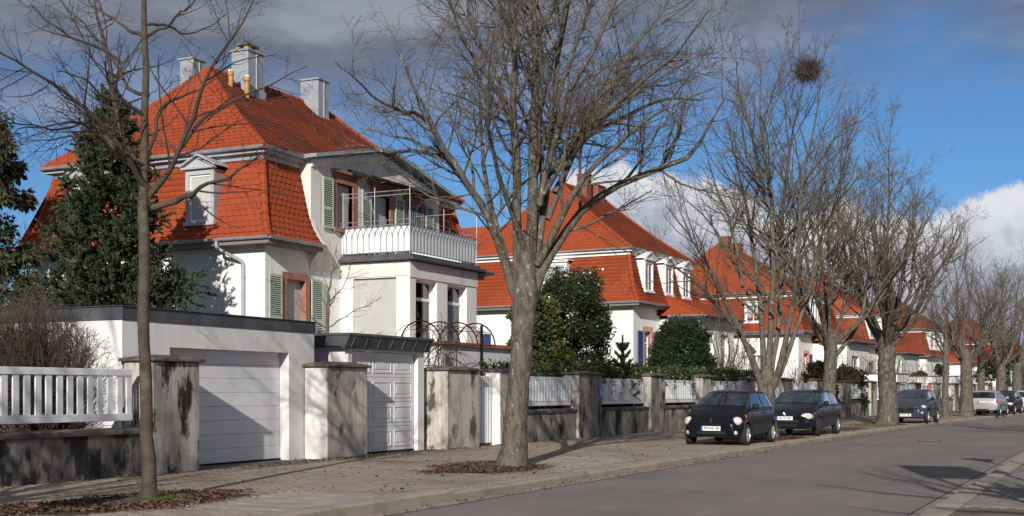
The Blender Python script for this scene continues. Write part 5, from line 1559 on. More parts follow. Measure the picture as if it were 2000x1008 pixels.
SPEC_YOUNG = [dict(to='s', per=-4.2, ang=(28, 60), ln=(.3, .55), tmin=.12, up=.18, jit=.10, S_=8, rk=.5),
              dict(to='t', per=-5.2, ang=(35, 65), ln=(.3, .6), tmin=.1, up=.12, jit=.14, S_=6, lmin=.15),
              dict(to='t', per=-4.0, ang=(35, 65), ln=(.3, .6), tmin=.1, up=.12, jit=.14, S_=4, lmin=.08)]
bare_tree('slim young bare tree with smooth trunk nearest on the left', B1, trunk1, px_limbs(rows1, D1, 3), 11, SPEC_YOUNG, ('bark_young', 'twig_dark', 'twig_dark'), trunk_n=12, twig_r=.0036)

# many stemmed tree behind the small black car
D3 = 37.6
B3 = at(1499, 850, D3); B3.z = PAVE
trunk3 = ([at(1499, 858, D3), at(1498, 840, D3), at(1496, 800, D3), at(1497, 770, D3), at(1498, 745, D3), at(1500, 715, D3)], [v * D3 / FPX for v in (26, 21, 18, 17, 17, 10)])
rows3 = [
    (-1.5, (1490, 765, 13), (1468, 700, 11), (1440, 640, 10), (1412, 580, 9), (1385, 520, 7), (1345, 460, 5), (1300, 400, 3)),
    (1.5, (1494, 755, 11), (1488, 640, 10), (1478, 540, 9), (1462, 420, 7), (1440, 320, 5), (1420, 230, 3)),
    (-.5, (1500, 755, 12), (1505, 640, 11), (1508, 520, 10), (1505, 400, 8), (1492, 270, 6), (1486, 150, 3)),
    (2.2, (1503, 750, 10), (1520, 640, 9), (1528, 520, 8), (1530, 400, 7), (1545, 280, 6), (1570, 160, 3)),
    (-2.0, (1508, 760, 12), (1526, 690, 11), (1545, 600, 9), (1556, 500, 8), (1562, 390, 7), (1585, 260, 5), (1605, 150, 3)),
    (1.0, (1512, 755, 10), (1548, 660, 9), (1580, 560, 8), (1602, 460, 6), (1640, 390, 4), (1680, 300, 2.5)),
    (-2.5, (1476, 690, 8), (1420, 620, 7), (1370, 560, 5), (1320, 520, 4), (1280, 470, 2.5)),
    (2.4, (1450, 560, 6), (1430, 450, 5), (1400, 360, 4), (1375, 280, 2.5)),
    (-1.2, (1492, 380, 6), (1470, 280, 5), (1445, 190, 4), (1440, 120, 2.5)),
    (.6, (1535, 420, 6), (1590, 330, 5), (1640, 260, 4), (1685, 235, 2.5)),
    (-.8, (1556, 520, 6), (1600, 440, 5), (1640, 350, 4), (1665, 250, 2.5)),
    (1.8, (1478, 600, 6), (1440, 520, 5), (1392, 440, 4), (1330, 380, 2.5)),
]
SPEC_MID = [dict(to='s', per=-2.2, ang=(22, 50), ln=(.25, .48), tmin=.2, up=.35, jit=.11, S_=7, rk=.55, long_low=.4),
            dict(to='t', per=-4.0, ang=(25, 55), ln=(.32, .6), tmin=.15, up=.3, jit=.13, S_=5, lmin=.3),
            dict(to='t', per=-5.0, ang=(28, 55), ln=(.35, .65), tmin=.1, up=.25, jit=.14, S_=4, lmin=.16)]
bare_tree('tall many stemmed bare tree with a brown twig ball near its top', B3, trunk3, px_limbs(rows3, D3, 4, k=.56), 21, SPEC_MID, twig_r=.0055)
# witch's broom / nest
def twig_ball(c, r, n, name, label):
    g = np.random.default_rng(77)
    st_ = g.normal(0, 1, (n, 3)); st_ = nrm(st_) * (g.uniform(0, 1, n) ** .45)[:, None] * r * np.array([1, 1, .85])
    d_ = nrm(nrm(st_) * .7 + g.normal(0, .7, (n, 3)) + np.array([0, 0, .35]))
    L_ = g.uniform(.15, .4, n)[:, None]
    P = np.stack([st_, st_ + d_ * L_ * .5 + g.normal(0, .02, (n, 3)), st_ + d_ * L_], 1)
    V, F = tubes(P, np.full((n, 3), .006) * np.array([1, .8, .5]), 3)
    o = link(name, np_mesh(name, V, F, M['twig_brown']), None, c)
    tag(o, label, 'nest')
twig_ball(at(1578, 140, D3 - .6), .31, 1000, 'bird_nest', 'round brown ball of twigs high in the many stemmed tree')

def vase_tree(base, h, r0, fork, seed, label, spread=.5, n=9, spec=None, lean=0.0, mats=('bark', 'bark', 'twig'), twig_r=.006, name='linden_tree', group='bare street trees'):
    g = np.random.default_rng(seed)
    base = Vector(base); b = np.array(base)
    tp = [b + np.array([lean * z, 0, z]) for z in (-.05, .15, fork * .4, fork * .8, fork, fork * 1.15)]
    tr = [r0 * k for k in (1.4, 1.15, 1.0, .95, 1.0, .5)]
    limbs = []
    for i in range(n):
        a = 2 * np.pi * (i + g.uniform(-.3, .3)) / n * (1 if i % 2 else 1.0)
        k = g.uniform(.25, 1.0) if i else .1
        out = spread * h * .5 * k
        H = h * g.uniform(.82, 1.0) * (1 - .28 * k)
        z0 = fork * g.uniform(.82, 1.02)
        P = [b + np.array([lean * z0, 0, z0])]
        for t in (.25, .5, .75, 1.0):
            rr = out * (t ** .75)
            P.append(b + np.array([lean * fork + np.cos(a) * rr + g.normal(0, .12), np.sin(a) * rr + g.normal(0, .12), z0 + (H - z0) * t ** 1.1]))
        rl = r0 * g.uniform(.22, .38)
        limbs.append((P, [rl, rl * .80, rl * .58, rl * .34, rl * .10]))
    # lower sprawling limbs
    return bare_tree(label, base, (tp, tr), limbs, seed, spec or SPEC_MID, mats, twig_r=twig_r, name=name, group=group)
vase_tree((47.6, 10.0, PAVE), 12.2, .25, 3.1, 31, 'slender forked bare tree rising behind the second black hatchback', .62, 13)
vase_tree((53.4, 8.9, PAVE), 12.4, .37, 3.4, 41, 'stout bare tree partly hiding the grey hatchback', .62, 15, lean=-.01)
vase_tree((69.6, 8.6, PAVE), 9.0, .17, 3.6, 51, 'thin young bare tree just right of the grey hatchback', .6, 8)
vase_tree((74.4, 8.1, PAVE), 11.0, .33, 3.3, 61, 'stout bare tree at the left edge of the silver estate car', .66, 10)
SPEC_FAR = [dict(to='s', per=-1.8, ang=(22, 50), ln=(.25, .48), tmin=.2, up=.35, jit=.11, S_=6, rk=.55, long_low=.4),
            dict(to='t', per=-3.6, ang=(25, 55), ln=(.32, .6), tmin=.15, up=.3, jit=.13, S_=5, lmin=.3)]
far = [(81.5, 8.0, 10, .22, 'slim far bare tree behind the silver estate car'), (88.0, 7.4, 11, .32, 'far bare tree with forked trunk above the dark hatchback'),
       (95.0, 6.9, 11, .33, 'far bare tree with thick trunk above the pale estate car'), (104, 5.6, 10.5, .3, 'distant bare tree near the right edge of the row'),
       (113, 4.0, 10.5, .3, None), (122, 2.5, 10.5, .3, None), (132, 0.5, 10.5, .3, None), (143, -2, 10.5, .3, None)]
for i, (x, y, h, r, lb) in enumerate(far):
    vase_tree((x, y, PAVE), h, r, 3.3, 70 + i, lb or ('ninth', 'tenth', 'eleventh', 'twelfth')[i - 4] + ' far bare tree beyond the silver estate car', .68, 9, SPEC_FAR, twig_r=.008)
# right side of the street: one tree reaching in at the edge, two behind the camera that only throw shadows
vase_tree((40.0, 0.0, PAVE), 10.0, .3, 3.4, 90, 'bare tree whose branch tips reach in at the right edge', .75, 9, twig_r=.005)
vase_tree((4.0, 10.6, PAVE), 9.5, .2, 3.2, 91, 'bare tree beside the street sign left of the slim tree', .7, 9, SPEC_FAR)
vase_tree((-4.0, 10.6, PAVE), 11, .3, 3.2, 94, 'bare tree left of the picture further down the row', .7, 9, SPEC_FAR)
vase_tree((6.3, -2.5, PAVE), 8.8, .26, 4.8, 92, 'bare tree on the right pavement behind the notice board', .72, 13, SPEC_FAR)
# woods beyond the gardens, far left and far right
for i, (p, h) in enumerate([(at(40, 700, 62), 10), (at(-10, 700, 58), 11), (at(90, 700, 70), 9)]):
    p.z = .7
    vase_tree(p, h, .2, 1.5, 120 + i, ('loose grey bare tree in the garden behind the left villa edge', 'grey bare garden tree at the left picture edge', 'low grey bare tree beyond the fir')[i], .7, 9, SPEC_FAR, mats=('twig', 'twig', 'twig_dark'), twig_r=.006, name='garden_tree', group='bare garden trees')
# slender multi stem tree in front of the bay
def shrub_bare(base, h, label, seed, n=5, spread=.5, mats=('twig', 'twig', 'twig_dark'), fork=.15, r0=.05, spec=None, twig_r=.0035, name='bare_shrub', group='bare shrubs in the front gardens'):
    return vase_tree(base, h, r0, fork, seed, label, spread, n, spec or SPEC_YOUNG, 0, mats, twig_r, name, group)
Dm = 31.5
Bm = at(640, 765, Dm); Bm.z = .75
rows_m = [(.4, (640, 640, 4), (640, 580, 4), (650, 520, 2), (658, 480, 1)), (-1, (640, 640, 2.5), (600, 610, 1.5), (560, 570, 1.2), (520, 545, .8)), (1, (642, 600, 2), (620, 560, 1.5), (600, 520, 1), (590, 490, .7)),
          (-.8, (641, 640, 2.5), (680, 610, 1.6), (720, 590, 1.2), (745, 580, .8)), (.8, (641, 660, 2), (700, 660, 1.4), (745, 650, .8)), (-1.2, (640, 650, 2), (590, 640, 1.4), (530, 600, .8)),
          (1.1, (644, 590, 2), (672, 560, 1.5), (690, 510, 1), (705, 490, .7))]
bare_tree('slender bare tree with mossy stem before the roller shutter bay', Bm, ([Bm, at(640, 690, Dm), at(640, 630, Dm), at(642, 560, Dm)], [.055, .05, .042, .02]), px_limbs(rows_m, Dm, 9, k=.6), 17,
          [dict(to='s', per=-4.5, ang=(25, 50), ln=(.3, .55), tmin=.15, up=.2, jit=.1, S_=6), dict(to='t', per=-6.0, ang=(30, 60), ln=(.3, .6), tmin=.1, up=.12, jit=.13, S_=5, lmin=.12)],
          ('twig', 'twig', 'twig'), name='garden_tree', group='bare garden trees', flare=False, twig_r=.003)
# hedge-like bare bush behind the left fence
def twig_mound(c, rx, ry, h, n, label, seed, mat_='twig_brown', r=.0038, name='bare_bush'):
    g = np.random.default_rng(seed)
    stems = n // 26
    a = g.uniform(0, 2 * np.pi, stems); q = g.uniform(0, 1, stems) ** .5
    B = np.c_[np.cos(a) * q * rx * .45, np.sin(a) * q * ry * .45, np.zeros(stems)]
    th = g.uniform(0, 1, stems); a2 = a + g.normal(0, .5, stems)
    tip = np.c_[np.cos(a2) * rx * th ** .6, np.sin(a2) * ry * th ** .6, h * np.sqrt(np.maximum(0.04, 1 - th ** 1.8)) * g.uniform(.8, 1.05, stems)]
    t = np.linspace(0, 1, 7)[None, :, None]
    P = B[:, None] * (1 - t) + tip[:, None] * t + np.c_[g.normal(0, .1, (stems, 2)), np.zeros(stems)][:, None] * np.sin(np.pi * t)
    P = P + g.normal(0, .015, P.shape)
    R_ = np.full((stems, 7), r * 3) * np.linspace(1, .35, 7)
    L_ = np.linalg.norm(np.diff(P, axis=1), axis=2).sum(1)
    parts = [tubes(P, R_, 4)]
    k1 = children(P, R_, L_, 5, g, ang=(25, 60), ln=(.25, .5), tmin=.2, S_=5, up=.2, jit=.15, rmin=r)
    k2 = children(*k1, 4, g, ang=(30, 65), ln=(.3, .6), tmin=.1, S_=4, up=.15, jit=.2, rmin=r, lmin=.10)
    parts += [tubes(k1[0], k1[1], 3), tubes(k2[0], k2[1], 3)]
    root = empty(name, c, 0, label, 'bush', 'bare bushes')
    tag(link('stems', np_mesh('stems', *parts[0], M[mat_]), root), kind='stuff')
    tag(link('twigs', np_mesh('twigs', *merge(parts[1:]), M[mat_]), root), kind='stuff')
    return root
c = at(70, 800, 21.5); c.z = .75
twig_mound(c, 1.45, 1.5, 2.25, 11000, 'dense brown leafless bush behind the left picket fence', 5)
c = at(-35, 800, 22.5); c.z = .75
twig_mound(c, 1.0, 1.2, 2.1, 5000, 'brown leafless bush cut by the left picture edge', 6)
for i, (u, D, h, w, lb) in enumerate([(858, 32.6, 2.75, .55, 'small leafless climbing bush above the iron arbour'), (1640, 70, 3.4, 1.8, 'reddish leafless bush before the white garage'), (1560, 70, 3.0, 1.4, 'leafless bush below the tall white casement'),
                                     (1440, 58, 3.6, 1.0, 'thin leafless bush right of the round yew'), (1800, 95, 3.6, 2.5, 'pale leafless bushes before the far villas'), (1700, 85, 3.6, 1.8, 'brown leafless bush left of the far white wall')]):
    c = at(u, 765, D); c.z = .75
    twig_mound(c, w, w, h * (.85 if D > 40 else 1), 1000 if D > 40 else 700, lb, 200 + i, r=.004 if D < 40 else .007)
Dq = 57
c = at(1412, 765, Dq); c.z = .75
shrub_bare(c, 6.2, 'small bare garden tree standing right beside the round yew', 140, 7, .75, fork=1.6, r0=.12, spec=SPEC_MID, twig_r=.006, name='garden_tree', group='bare garden trees')
for i, (u, D, h) in enumerate([(1745, 110, 6), (1690, 95, 6), (1830, 120, 7)]):
    c = at(u, 765, D); c.z = .7
    shrub_bare(c, h, ('thin bare garden tree before the fourth villa', 'bare garden tree beside the far white garage', 'bare garden tree before the fifth villa')[i], 150 + i, 7, .8, fork=1.4, r0=.1, spec=SPEC_FAR, twig_r=.009, name='garden_tree', group='bare garden trees')

# ------------------------------------------------------------------ evergreens
def blades(P, d_, nrm_, L_, w, tipw=.15):
    """flat pointed blades; P (n,3) bases, d_ direction, nrm_ facing"""
    s = nrm(np.cross(d_, nrm_)) * w[:, None]
    m = P + d_ * (L_ * .45)[:, None]; t = P + d_ * L_[:, None]
    V = np.stack([P, m + s, t, m - s], 1).reshape(-1, 3)
    return V, np.arange(len(V)).reshape(-1, 4)
def fir(base, h, rad, seed, label, name='fir_tree'):
    g = np.random.default_rng(seed)
    root = empty(name, base, 0, label, 'tree', 'evergreens in the gardens')
    tz = np.linspace(0, h, 12)
    V, F = tubes(np.c_[np.zeros(12), np.zeros(12), tz][None], np.linspace(.17, .02, 12)[None], 8)
    link('trunk', np_mesh('trunk', V, F, M['bark']), root)
    P0, D0, L0 = [], [], []
    z = .6
    while z < h - .15:
        f = 1 - z / h
        R_ = rad * (f ** .72) * g.uniform(.8, 1.12)
        n = int(7 + 8 * f)
        a0 = g.uniform(0, 6.28)
        for i in range(n):
            a = a0 + 2 * np.pi * i / n + g.normal(0, .15)
            P0.append((0, 0, z + g.normal(0, .08))); D0.append((np.cos(a), np.sin(a), -.05 + .5 * (1 - f) + g.normal(0, .12))); L0.append(max(R_ * g.uniform(.72, 1.18), .2))
        z += .17 + .12 * f
    P0, D0, L0 = np.array(P0), nrm(np.array(D0)), np.array(L0)
    S_ = 7
    Q = np.empty((len(P0), S_, 3)); Q[:, 0] = P0; d_ = D0.copy()
    for s in range(1, S_):
        d_ = nrm(d_ + np.array([0, 0, -.06 + .04 * s]) + g.normal(0, .06, d_.shape)); Q[:, s] = Q[:, s - 1] + d_ * (L0 / (S_ - 1))[:, None]
    rr = np.maximum(L0 * .012, .008)[:, None] * np.linspace(1, .3, S_)
    V, F = tubes(Q, rr, 4)
    tag(link('branches', np_mesh('branches', V, F, M['twig_dark']), root), kind='stuff')
    # side sprays then needle shoots
    k1 = children(Q, rr, L0, -8.5, g, ang=(35, 65), ln=(.25, .42), tmin=.18, S_=4, up=.08, jit=.1, rmin=.004, lmin=.16, long_low=.35)
    segs = [(Q, 40), (k1[0], 30)]
    BP, BD = [], []
    for P, m in segs:
        n_ = P.shape[0]
        t = g.uniform(.12, 1, (n_, m)) * (P.shape[1] - 1); k = np.minimum(t.astype(int), P.shape[1] - 2); fr = (t - k)[..., None]
        i = np.arange(n_)[:, None]
        BP.append((P[i, k] * (1 - fr) + P[i, k + 1] * fr).reshape(-1, 3)); BD.append(np.broadcast_to(nrm(P[i, k + 1] - P[i, k]), (n_, m, 3)).reshape(-1, 3))
    BP, BD = np.vstack(BP), np.vstack(BD); n = len(BP)
    d_ = nrm(BD + g.normal(0, .45, (n, 3)) + np.array([0, 0, .15]))
    nn = nrm(np.array([0, 0, 1]) + g.normal(0, .5, (n, 3)))
    L_ = g.uniform(.06, .13, n); w = L_ * g.uniform(.14, .21, n)
    V1, F1 = blades(BP, d_, nn, L_, w); V2, F2 = blades(BP, d_, nrm(np.cross(d_, nn)), L_, w)
    V, F = merge([(V1, F1), (V2, F2)])
    mi = np.tile((g.uniform(0, 1, n) < .22).astype(int), 2)
    tag(link('needles', np_mesh('needles', V, F, [M['fir'], M['fir_tip']], mi), root), kind='stuff')
    return root
c = at(218, 765, 33.0); c.z = .75
fir(c, 8.75, 2.8, 8, 'dark green fir tree behind the wide garage before the left villa')

def leaf_mass(base, pts, outd, mat_, Lr, wr, label, name, cat='bush', group='evergreens in the gardens', seed=1, jitter=.6, stem=None, droop=0.0, part='foliage', mat2=None, frac=.3):
    g = np.random.default_rng(seed); n = len(pts)
    root = empty(name, base, 0, label, cat, group)
    d_ = nrm(outd + g.normal(0, jitter, (n, 3)) + np.array([0, 0, -droop])); nn = nrm(outd + g.normal(0, .5, (n, 3)))
    L_ = g.uniform(*Lr, n); w = L_ * g.uniform(*wr, n)
    V, F = blades(pts, d_, nrm(np.cross(nn, d_) * .35 + nn), L_, w)
    mats = [M[mat_]] + ([M[mat2]] if mat2 else [])
    tag(link(part, np_mesh(part, V, F, mats, (g.uniform(0, 1, n) < frac).astype(int) if mat2 else None), root), kind='stuff')
    if stem:
        mb = MB()
        for s in stem: mb.tube(*s)
        mb.build('trunk', M['bark'], root)
    return root
def lumpy(n, rx, ry, h, seed, lumps=26, lump=.33, power=2.2, zmin=0.0, shell=.55):
    """points spread through overlapping clumps inside a dome"""
    g = np.random.default_rng(seed)
    a = g.uniform(0, 2 * np.pi, lumps); z = g.uniform(zmin, .95, lumps); r = (1 - z ** power) ** (1 / power) * g.uniform(.45, .92, lumps)
    C = np.c_[np.cos(a) * r * rx, np.sin(a) * r * ry, z * h]
    s = g.uniform(.7, 1.25, lumps) * lump * min(rx, ry, h)
    i = g.integers(0, lumps, n)
    u = nrm(g.normal(0, 1, (n, 3))); q = shell + (1 - shell) * g.uniform(0, 1, n)
    P = C[i] + u * (s[i] * q * g.choice([1, 1, 1, .6], n))[:, None]
    P[:, 2] = np.abs(P[:, 2])
    return P, nrm(u + .5 * nrm(P - np.array([0, 0, h * .3])))
# left edge: browning cypress
c = at(-62, 765, 36); c.z = .75
P, U = lumpy(26000, 2.0, 2.0, 9.6, 12, 90, .22, 2.5, .05, .5)
leaf_mass(c, P, U, 'rust_cypress', (.10, .26), (.14, .3), 'tall browning conifer with drooping sprays at the left picture edge', 'cypress_tree', 'tree', seed=3, droop=1.1, jitter=.5, stem=[([(0, 0, 0), (0, 0, 9)], [.2, .03], 8)], mat2='fir', frac=.42)
c = at(20, 765, 44); c.z = .75
P, U = lumpy(9000, 1.4, 1.4, 4.6, 13, 40, .34, 2.5, .05, .5)
leaf_mass(c, P, U, 'rust_cypress', (.10, .24), (.16, .3), 'lower rust tinged conifer beside the left villa edge', 'cypress_tree', 'tree', seed=4, droop=.9, jitter=.5, mat2='fir', frac=.5)
# golden cypress and holly behind the big trunk
c = at(1046, 765, 40.5); c.z = .75
P, U = lumpy(26000, 1.5, 1.3, 3.7, 14, 70, .28, 1.8, .02, .5)
leaf_mass(c, P, U, 'cypress', (.10, .26), (.18, .34), 'golden green cypress beside the thick trunk', 'cypress_bush', seed=5, droop=.5, jitter=.5, mat2='fir', frac=.35)
c = at(1118, 765, 43); c.z = .75
P, U = lumpy(64000, 1.75, 1.5, 4.95, 15, 90, .30, 2.3, .02, .45)
leaf_mass(c, P, U, 'holly', (.05, .10), (.3, .5), 'big glossy dark holly before the second villa', 'holly_bush', seed=6, jitter=.8, mat2='hedge', frac=.12)
# round yew
c = at(1331, 765, 52); c.z = .75
P, U = lumpy(60000, 1.62, 1.5, 3.75, 16, 170, .26, 2.3, .0, .6)
leaf_mass(c, P, U, 'yew', (.07, .17), (.14, .26), 'dense round dark yew between second villa and street', 'yew_bush', seed=7, jitter=.55)
# araucaria-like young conifer
c = at(1216, 765, 42); c.z = .75
r_ = empty('young_conifer', c, 0, 'small stiff armed young conifer left of the round yew', 'tree', 'evergreens in the gardens')
g = np.random.default_rng(5); P0 = []
for z_ in np.arange(.5, 2.3, .27):
    for i in range(6): a = 6.28 * i / 6 + z_ * 3; L_ = .75 * (1 - z_ / 2.9); P0.append([(0, 0, z_), (np.cos(a) * L_ * .5, np.sin(a) * L_ * .5, z_ + .06), (np.cos(a) * L_, np.sin(a) * L_, z_ + .25)])
P0.append([(0, 0, 0), (0, 0, 1.3), (0, 0, 2.65)]); P0 = np.array(P0, float)
V, F = tubes(P0, np.full((len(P0), 3), .045) * np.array([1, 1, .6]), 6); tag(link('branches', np_mesh('branches', V, F, M['yew']), r_), kind='stuff')
n_ = 5000; i = g.integers(0, len(P0), n_); t = g.uniform(0, 1, n_)[:, None]; B = P0[i, 0] * (1 - t) + P0[i, 2] * t + (P0[i, 1] * 2 - P0[i, 0] - P0[i, 2]) * (t * (1 - t) * 2) * .5
d_ = nrm(nrm(P0[i, 2] - P0[i, 0]) * .8 + g.normal(0, .6, (n_, 3))); V, F = blades(B, d_, nrm(g.normal(0, 1, (n_, 3))), g.uniform(.06, .12, n_), np.full(n_, .014)); tag(link('needles', np_mesh('needles', V, F, M['fir']), r_), kind='stuff')
# hedges and ivy along the fence
def hedge(x0, x1, t0, t1, z0, z1, n, label, seed, mat_='hedge', mat2=None, size=(.05, .11)):
    g = np.random.default_rng(seed)
    x = g.uniform(x0, x1, n); face = g.integers(0, 3, n)
    top = z1 + .12 * np.sin(x * 1.7 + seed) + .07 * np.sin(x * 5.1)
    t = np.where(face == 0, t0 + g.normal(0, .05, n), g.uniform(t0, t1, n)); z = np.where(face == 0, z0 + (top - z0) * g.uniform(0, 1, n), top + g.normal(0, .06, n))
    z = np.where(face == 2, z0 + (top - z0) * g.uniform(.5, 1.05, n), z)
    P = np.c_[x, t + np.array([bend(v) for v in x]), z]
    U = np.where((face == 0)[:, None], np.array([[0, -1, .3]]), np.array([[0, -.2, 1.0]]))
    base = st((x0 + x1) / 2, t0, .75)
    return leaf_mass(base, P - np.array(base), nrm(U), mat_, size, (.28, .5), label, 'hedge', 'hedge', 'hedges behind the street fence', seed=seed, jitter=.7, mat2=mat2, frac=.4)
hedge(30.9, 40.4, 15.15, 16.2, .7, 2.05, 15000, 'dark clipped hedge behind the fence right of the thick trunk', 31, 'holly', 'hedge')
hedge(36.2, 46.0, 15.0, 15.9, .8, 2.18, 17000, 'leafy ivy hedge spilling over the white pickets', 32, 'hedge', 'holly')
hedge(46.2, 57.0, 15.0, 15.9, .8, 2.22, 14000, 'dark ivy hedge above the black hatchback', 33, 'holly', 'hedge')
hedge(66, 74, 15.2, 16.2, .8, 2.3, 7000, 'low dark hedge before the third villa', 34, 'holly', 'hedge', (.08, .16))
# ivy strands over the fence
g = np.random.default_rng(44)
for k_, (xs_, lb) in enumerate((([36.6, 37.4, 38.3, 39.1, 39.8], 'ivy tendrils hanging over the pickets beside the blue sign'), ([42.2, 43.4, 44.5, 45.4], 'ivy tendrils over the pickets before the tan pillar'), ([47.8, 48.7, 49.6, 50.6], 'ivy clump on the pickets behind the black hatchback'))):
    P = []
    for x in xs_:
        L_ = g.uniform(.12, .6)
        m = int(40 * L_) + 6
        for q in range(m): P.append((x + g.normal(0, .10), WALL_T + .17 + g.normal(0, .02) + bend(x), 1.93 - L_ * q / m + g.normal(0, .03)))
    P = np.array(P); base = st(xs_[0], WALL_T + .17, 1.7)
    leaf_mass(base, P - np.array(base), np.tile([[0, -1.0, 0]], (len(P), 1)), 'hedge', (.05, .10), (.35, .5), lb, 'ivy', 'ivy', 'ivy on the street fence', seed=60 + k_, jitter=.6)
for i, (u, D, w, h, lb, m_) in enumerate([(1600, 66, 1.0, 2.9, 'round brown leaved shrub below the tall casement', 'rust_cypress'), (1645, 72, 1.4, 2.7, 'dark evergreen shrub at the white far garage', 'yew'), (1795, 105, .7, 3.2, 'dark narrow evergreen before the fifth villa', 'yew'), (1838, 118, .6, 4.2, 'slim dark cypress column by the fifth villa', 'yew'),
                                    (1185, 44, .8, 1.7, 'leafy shrub at the foot of the holly', 'hedge'), (975, 40, .9, 2.9, 'dark conifer shrub behind the white gate', 'fir'), (1240, 50, 1.2, 2.2, 'low olive shrub before the blue shuttered window', 'hedge'), (1940, 120, 2, 5, 'dark yew mass behind the far trees', 'yew')]):
    c = at(u, 765, D); c.z = .75
    P, U = lumpy(5000, w, w, h - .75, 300 + i, 30, .36, 2.4, 0, .5)
    leaf_mass(c, P, U, m_, (.08, .18) if D < 60 else (.14, .3), (.2, .4), lb, 'evergreen_shrub', seed=310 + i, jitter=.7)

# wood beyond the end of the street
def far_wood():
    g = np.random.default_rng(9); n = 620
    x = g.uniform(175, 260, n); y = g.uniform(-75, 22, n)
    B = np.c_[x, y, np.zeros(n)]
    S_ = 8; t = np.linspace(0, 1, S_)
    tip = B + np.c_[g.normal(0, 1.2, (n, 2)), g.uniform(6, 11.5, n)]
    P = B[:, None] * (1 - t)[None, :, None] + tip[:, None] * t[None, :, None] + np.c_[g.normal(0, .3, (n, 2)), np.zeros(n)][:, None] * np.sin(np.pi * t)[None, :, None]
    Rr = g.uniform(.07, .16, n)[:, None] * np.linspace(1, .2, S_)
    L_ = np.linalg.norm(np.diff(P, axis=1), axis=2).sum(1)
    k1 = children(P, Rr, L_, 16, g, ang=(25, 55), ln=(.22, .4), tmin=.2, S_=5, up=.4, jit=.12, rmin=.012)
    k2 = children(*k1, 7, g, ang=(28, 60), ln=(.35, .65), tmin=.1, S_=4, up=.3, jit=.15, rmin=.010, lmin=.4)
    V, F = merge([tubes(P, Rr, 5), tubes(k1[0], k1[1], 3), tubes(k2[0], k2[1], 3)])
    tag(link('distant_wood', np_mesh('distant_wood', V, F, M['twig_brown'])), kind='stuff')
far_wood()
# ------------------------------------------------------------------ cars
def car_paint(name, col, rough=0.22, metal=0.0, flake=0.0):
    return material(name, col, rough=rough, metal=metal, spec=0.22, coat=0.22)
M['black_car'] = car_paint('black_car_paint', (0.006, 0.006, 0.009))
M['blue_black_car'] = car_paint('blue_black_car_paint', (0.008, 0.009, 0.014))
M['grey_car'] = car_paint('slate_grey_car_paint', (0.050, 0.058, 0.075), .3, .3)
M['silver_car'] = car_paint('silver_car_paint', (0.46, 0.46, 0.47), .32, .5)
M['white_car'] = car_paint('pale_silver_car_paint', (0.60, 0.60, 0.60), .32, .4)
M['trim'] = material('black_plastic_trim', (0.014, 0.014, 0.015), rough=.55)
M['tyre'] = material('tyre_rubber', (0.022, 0.022, 0.022), rough=.85)
M['alloy'] = material('alloy_rim', (0.52, 0.52, 0.53), rough=.35, metal=.6)
M['chrome'] = material('chrome_badge', (0.75, 0.75, 0.76), rough=.15, metal=1.0)
M['lamp'] = material('headlamp_reflector', (0.72, 0.72, 0.72), (0.42, 0.42, 0.43), 22, .4, .6, rough=.15, metal=.2, coat=1.0)
M['amber'] = material('amber_lamp', (0.45, 0.10, 0.02), rough=.2, coat=1.0)
M['red_lamp'] = material('red_tail_lamp', (0.42, 0.014, 0.012), rough=.2, coat=1.0)
M['plate_white'] = material('number_plate_white', (0.78, 0.78, 0.78), rough=.4)
M['plate_blue'] = material('number_plate_blue', (0.02, 0.08, 0.45), rough=.4)
M['ink'] = material('plate_lettering_black', (0.012, 0.012, 0.014), rough=.5)
M['seat'] = material('car_seat_fabric', (0.09, 0.09, 0.095), rough=.95)
M['cabin'] = material('car_cabin_lining', (0.055, 0.055, 0.058), rough=.95)
M['car_glass'] = glass_material('car_glass', (0.62, 0.72, 0.68), .05, .95)
def lerp_t(tab, x):
    xs = [a for a, b in tab]; ys = [b for a, b in tab]
    return float(np.interp(x, xs, ys))
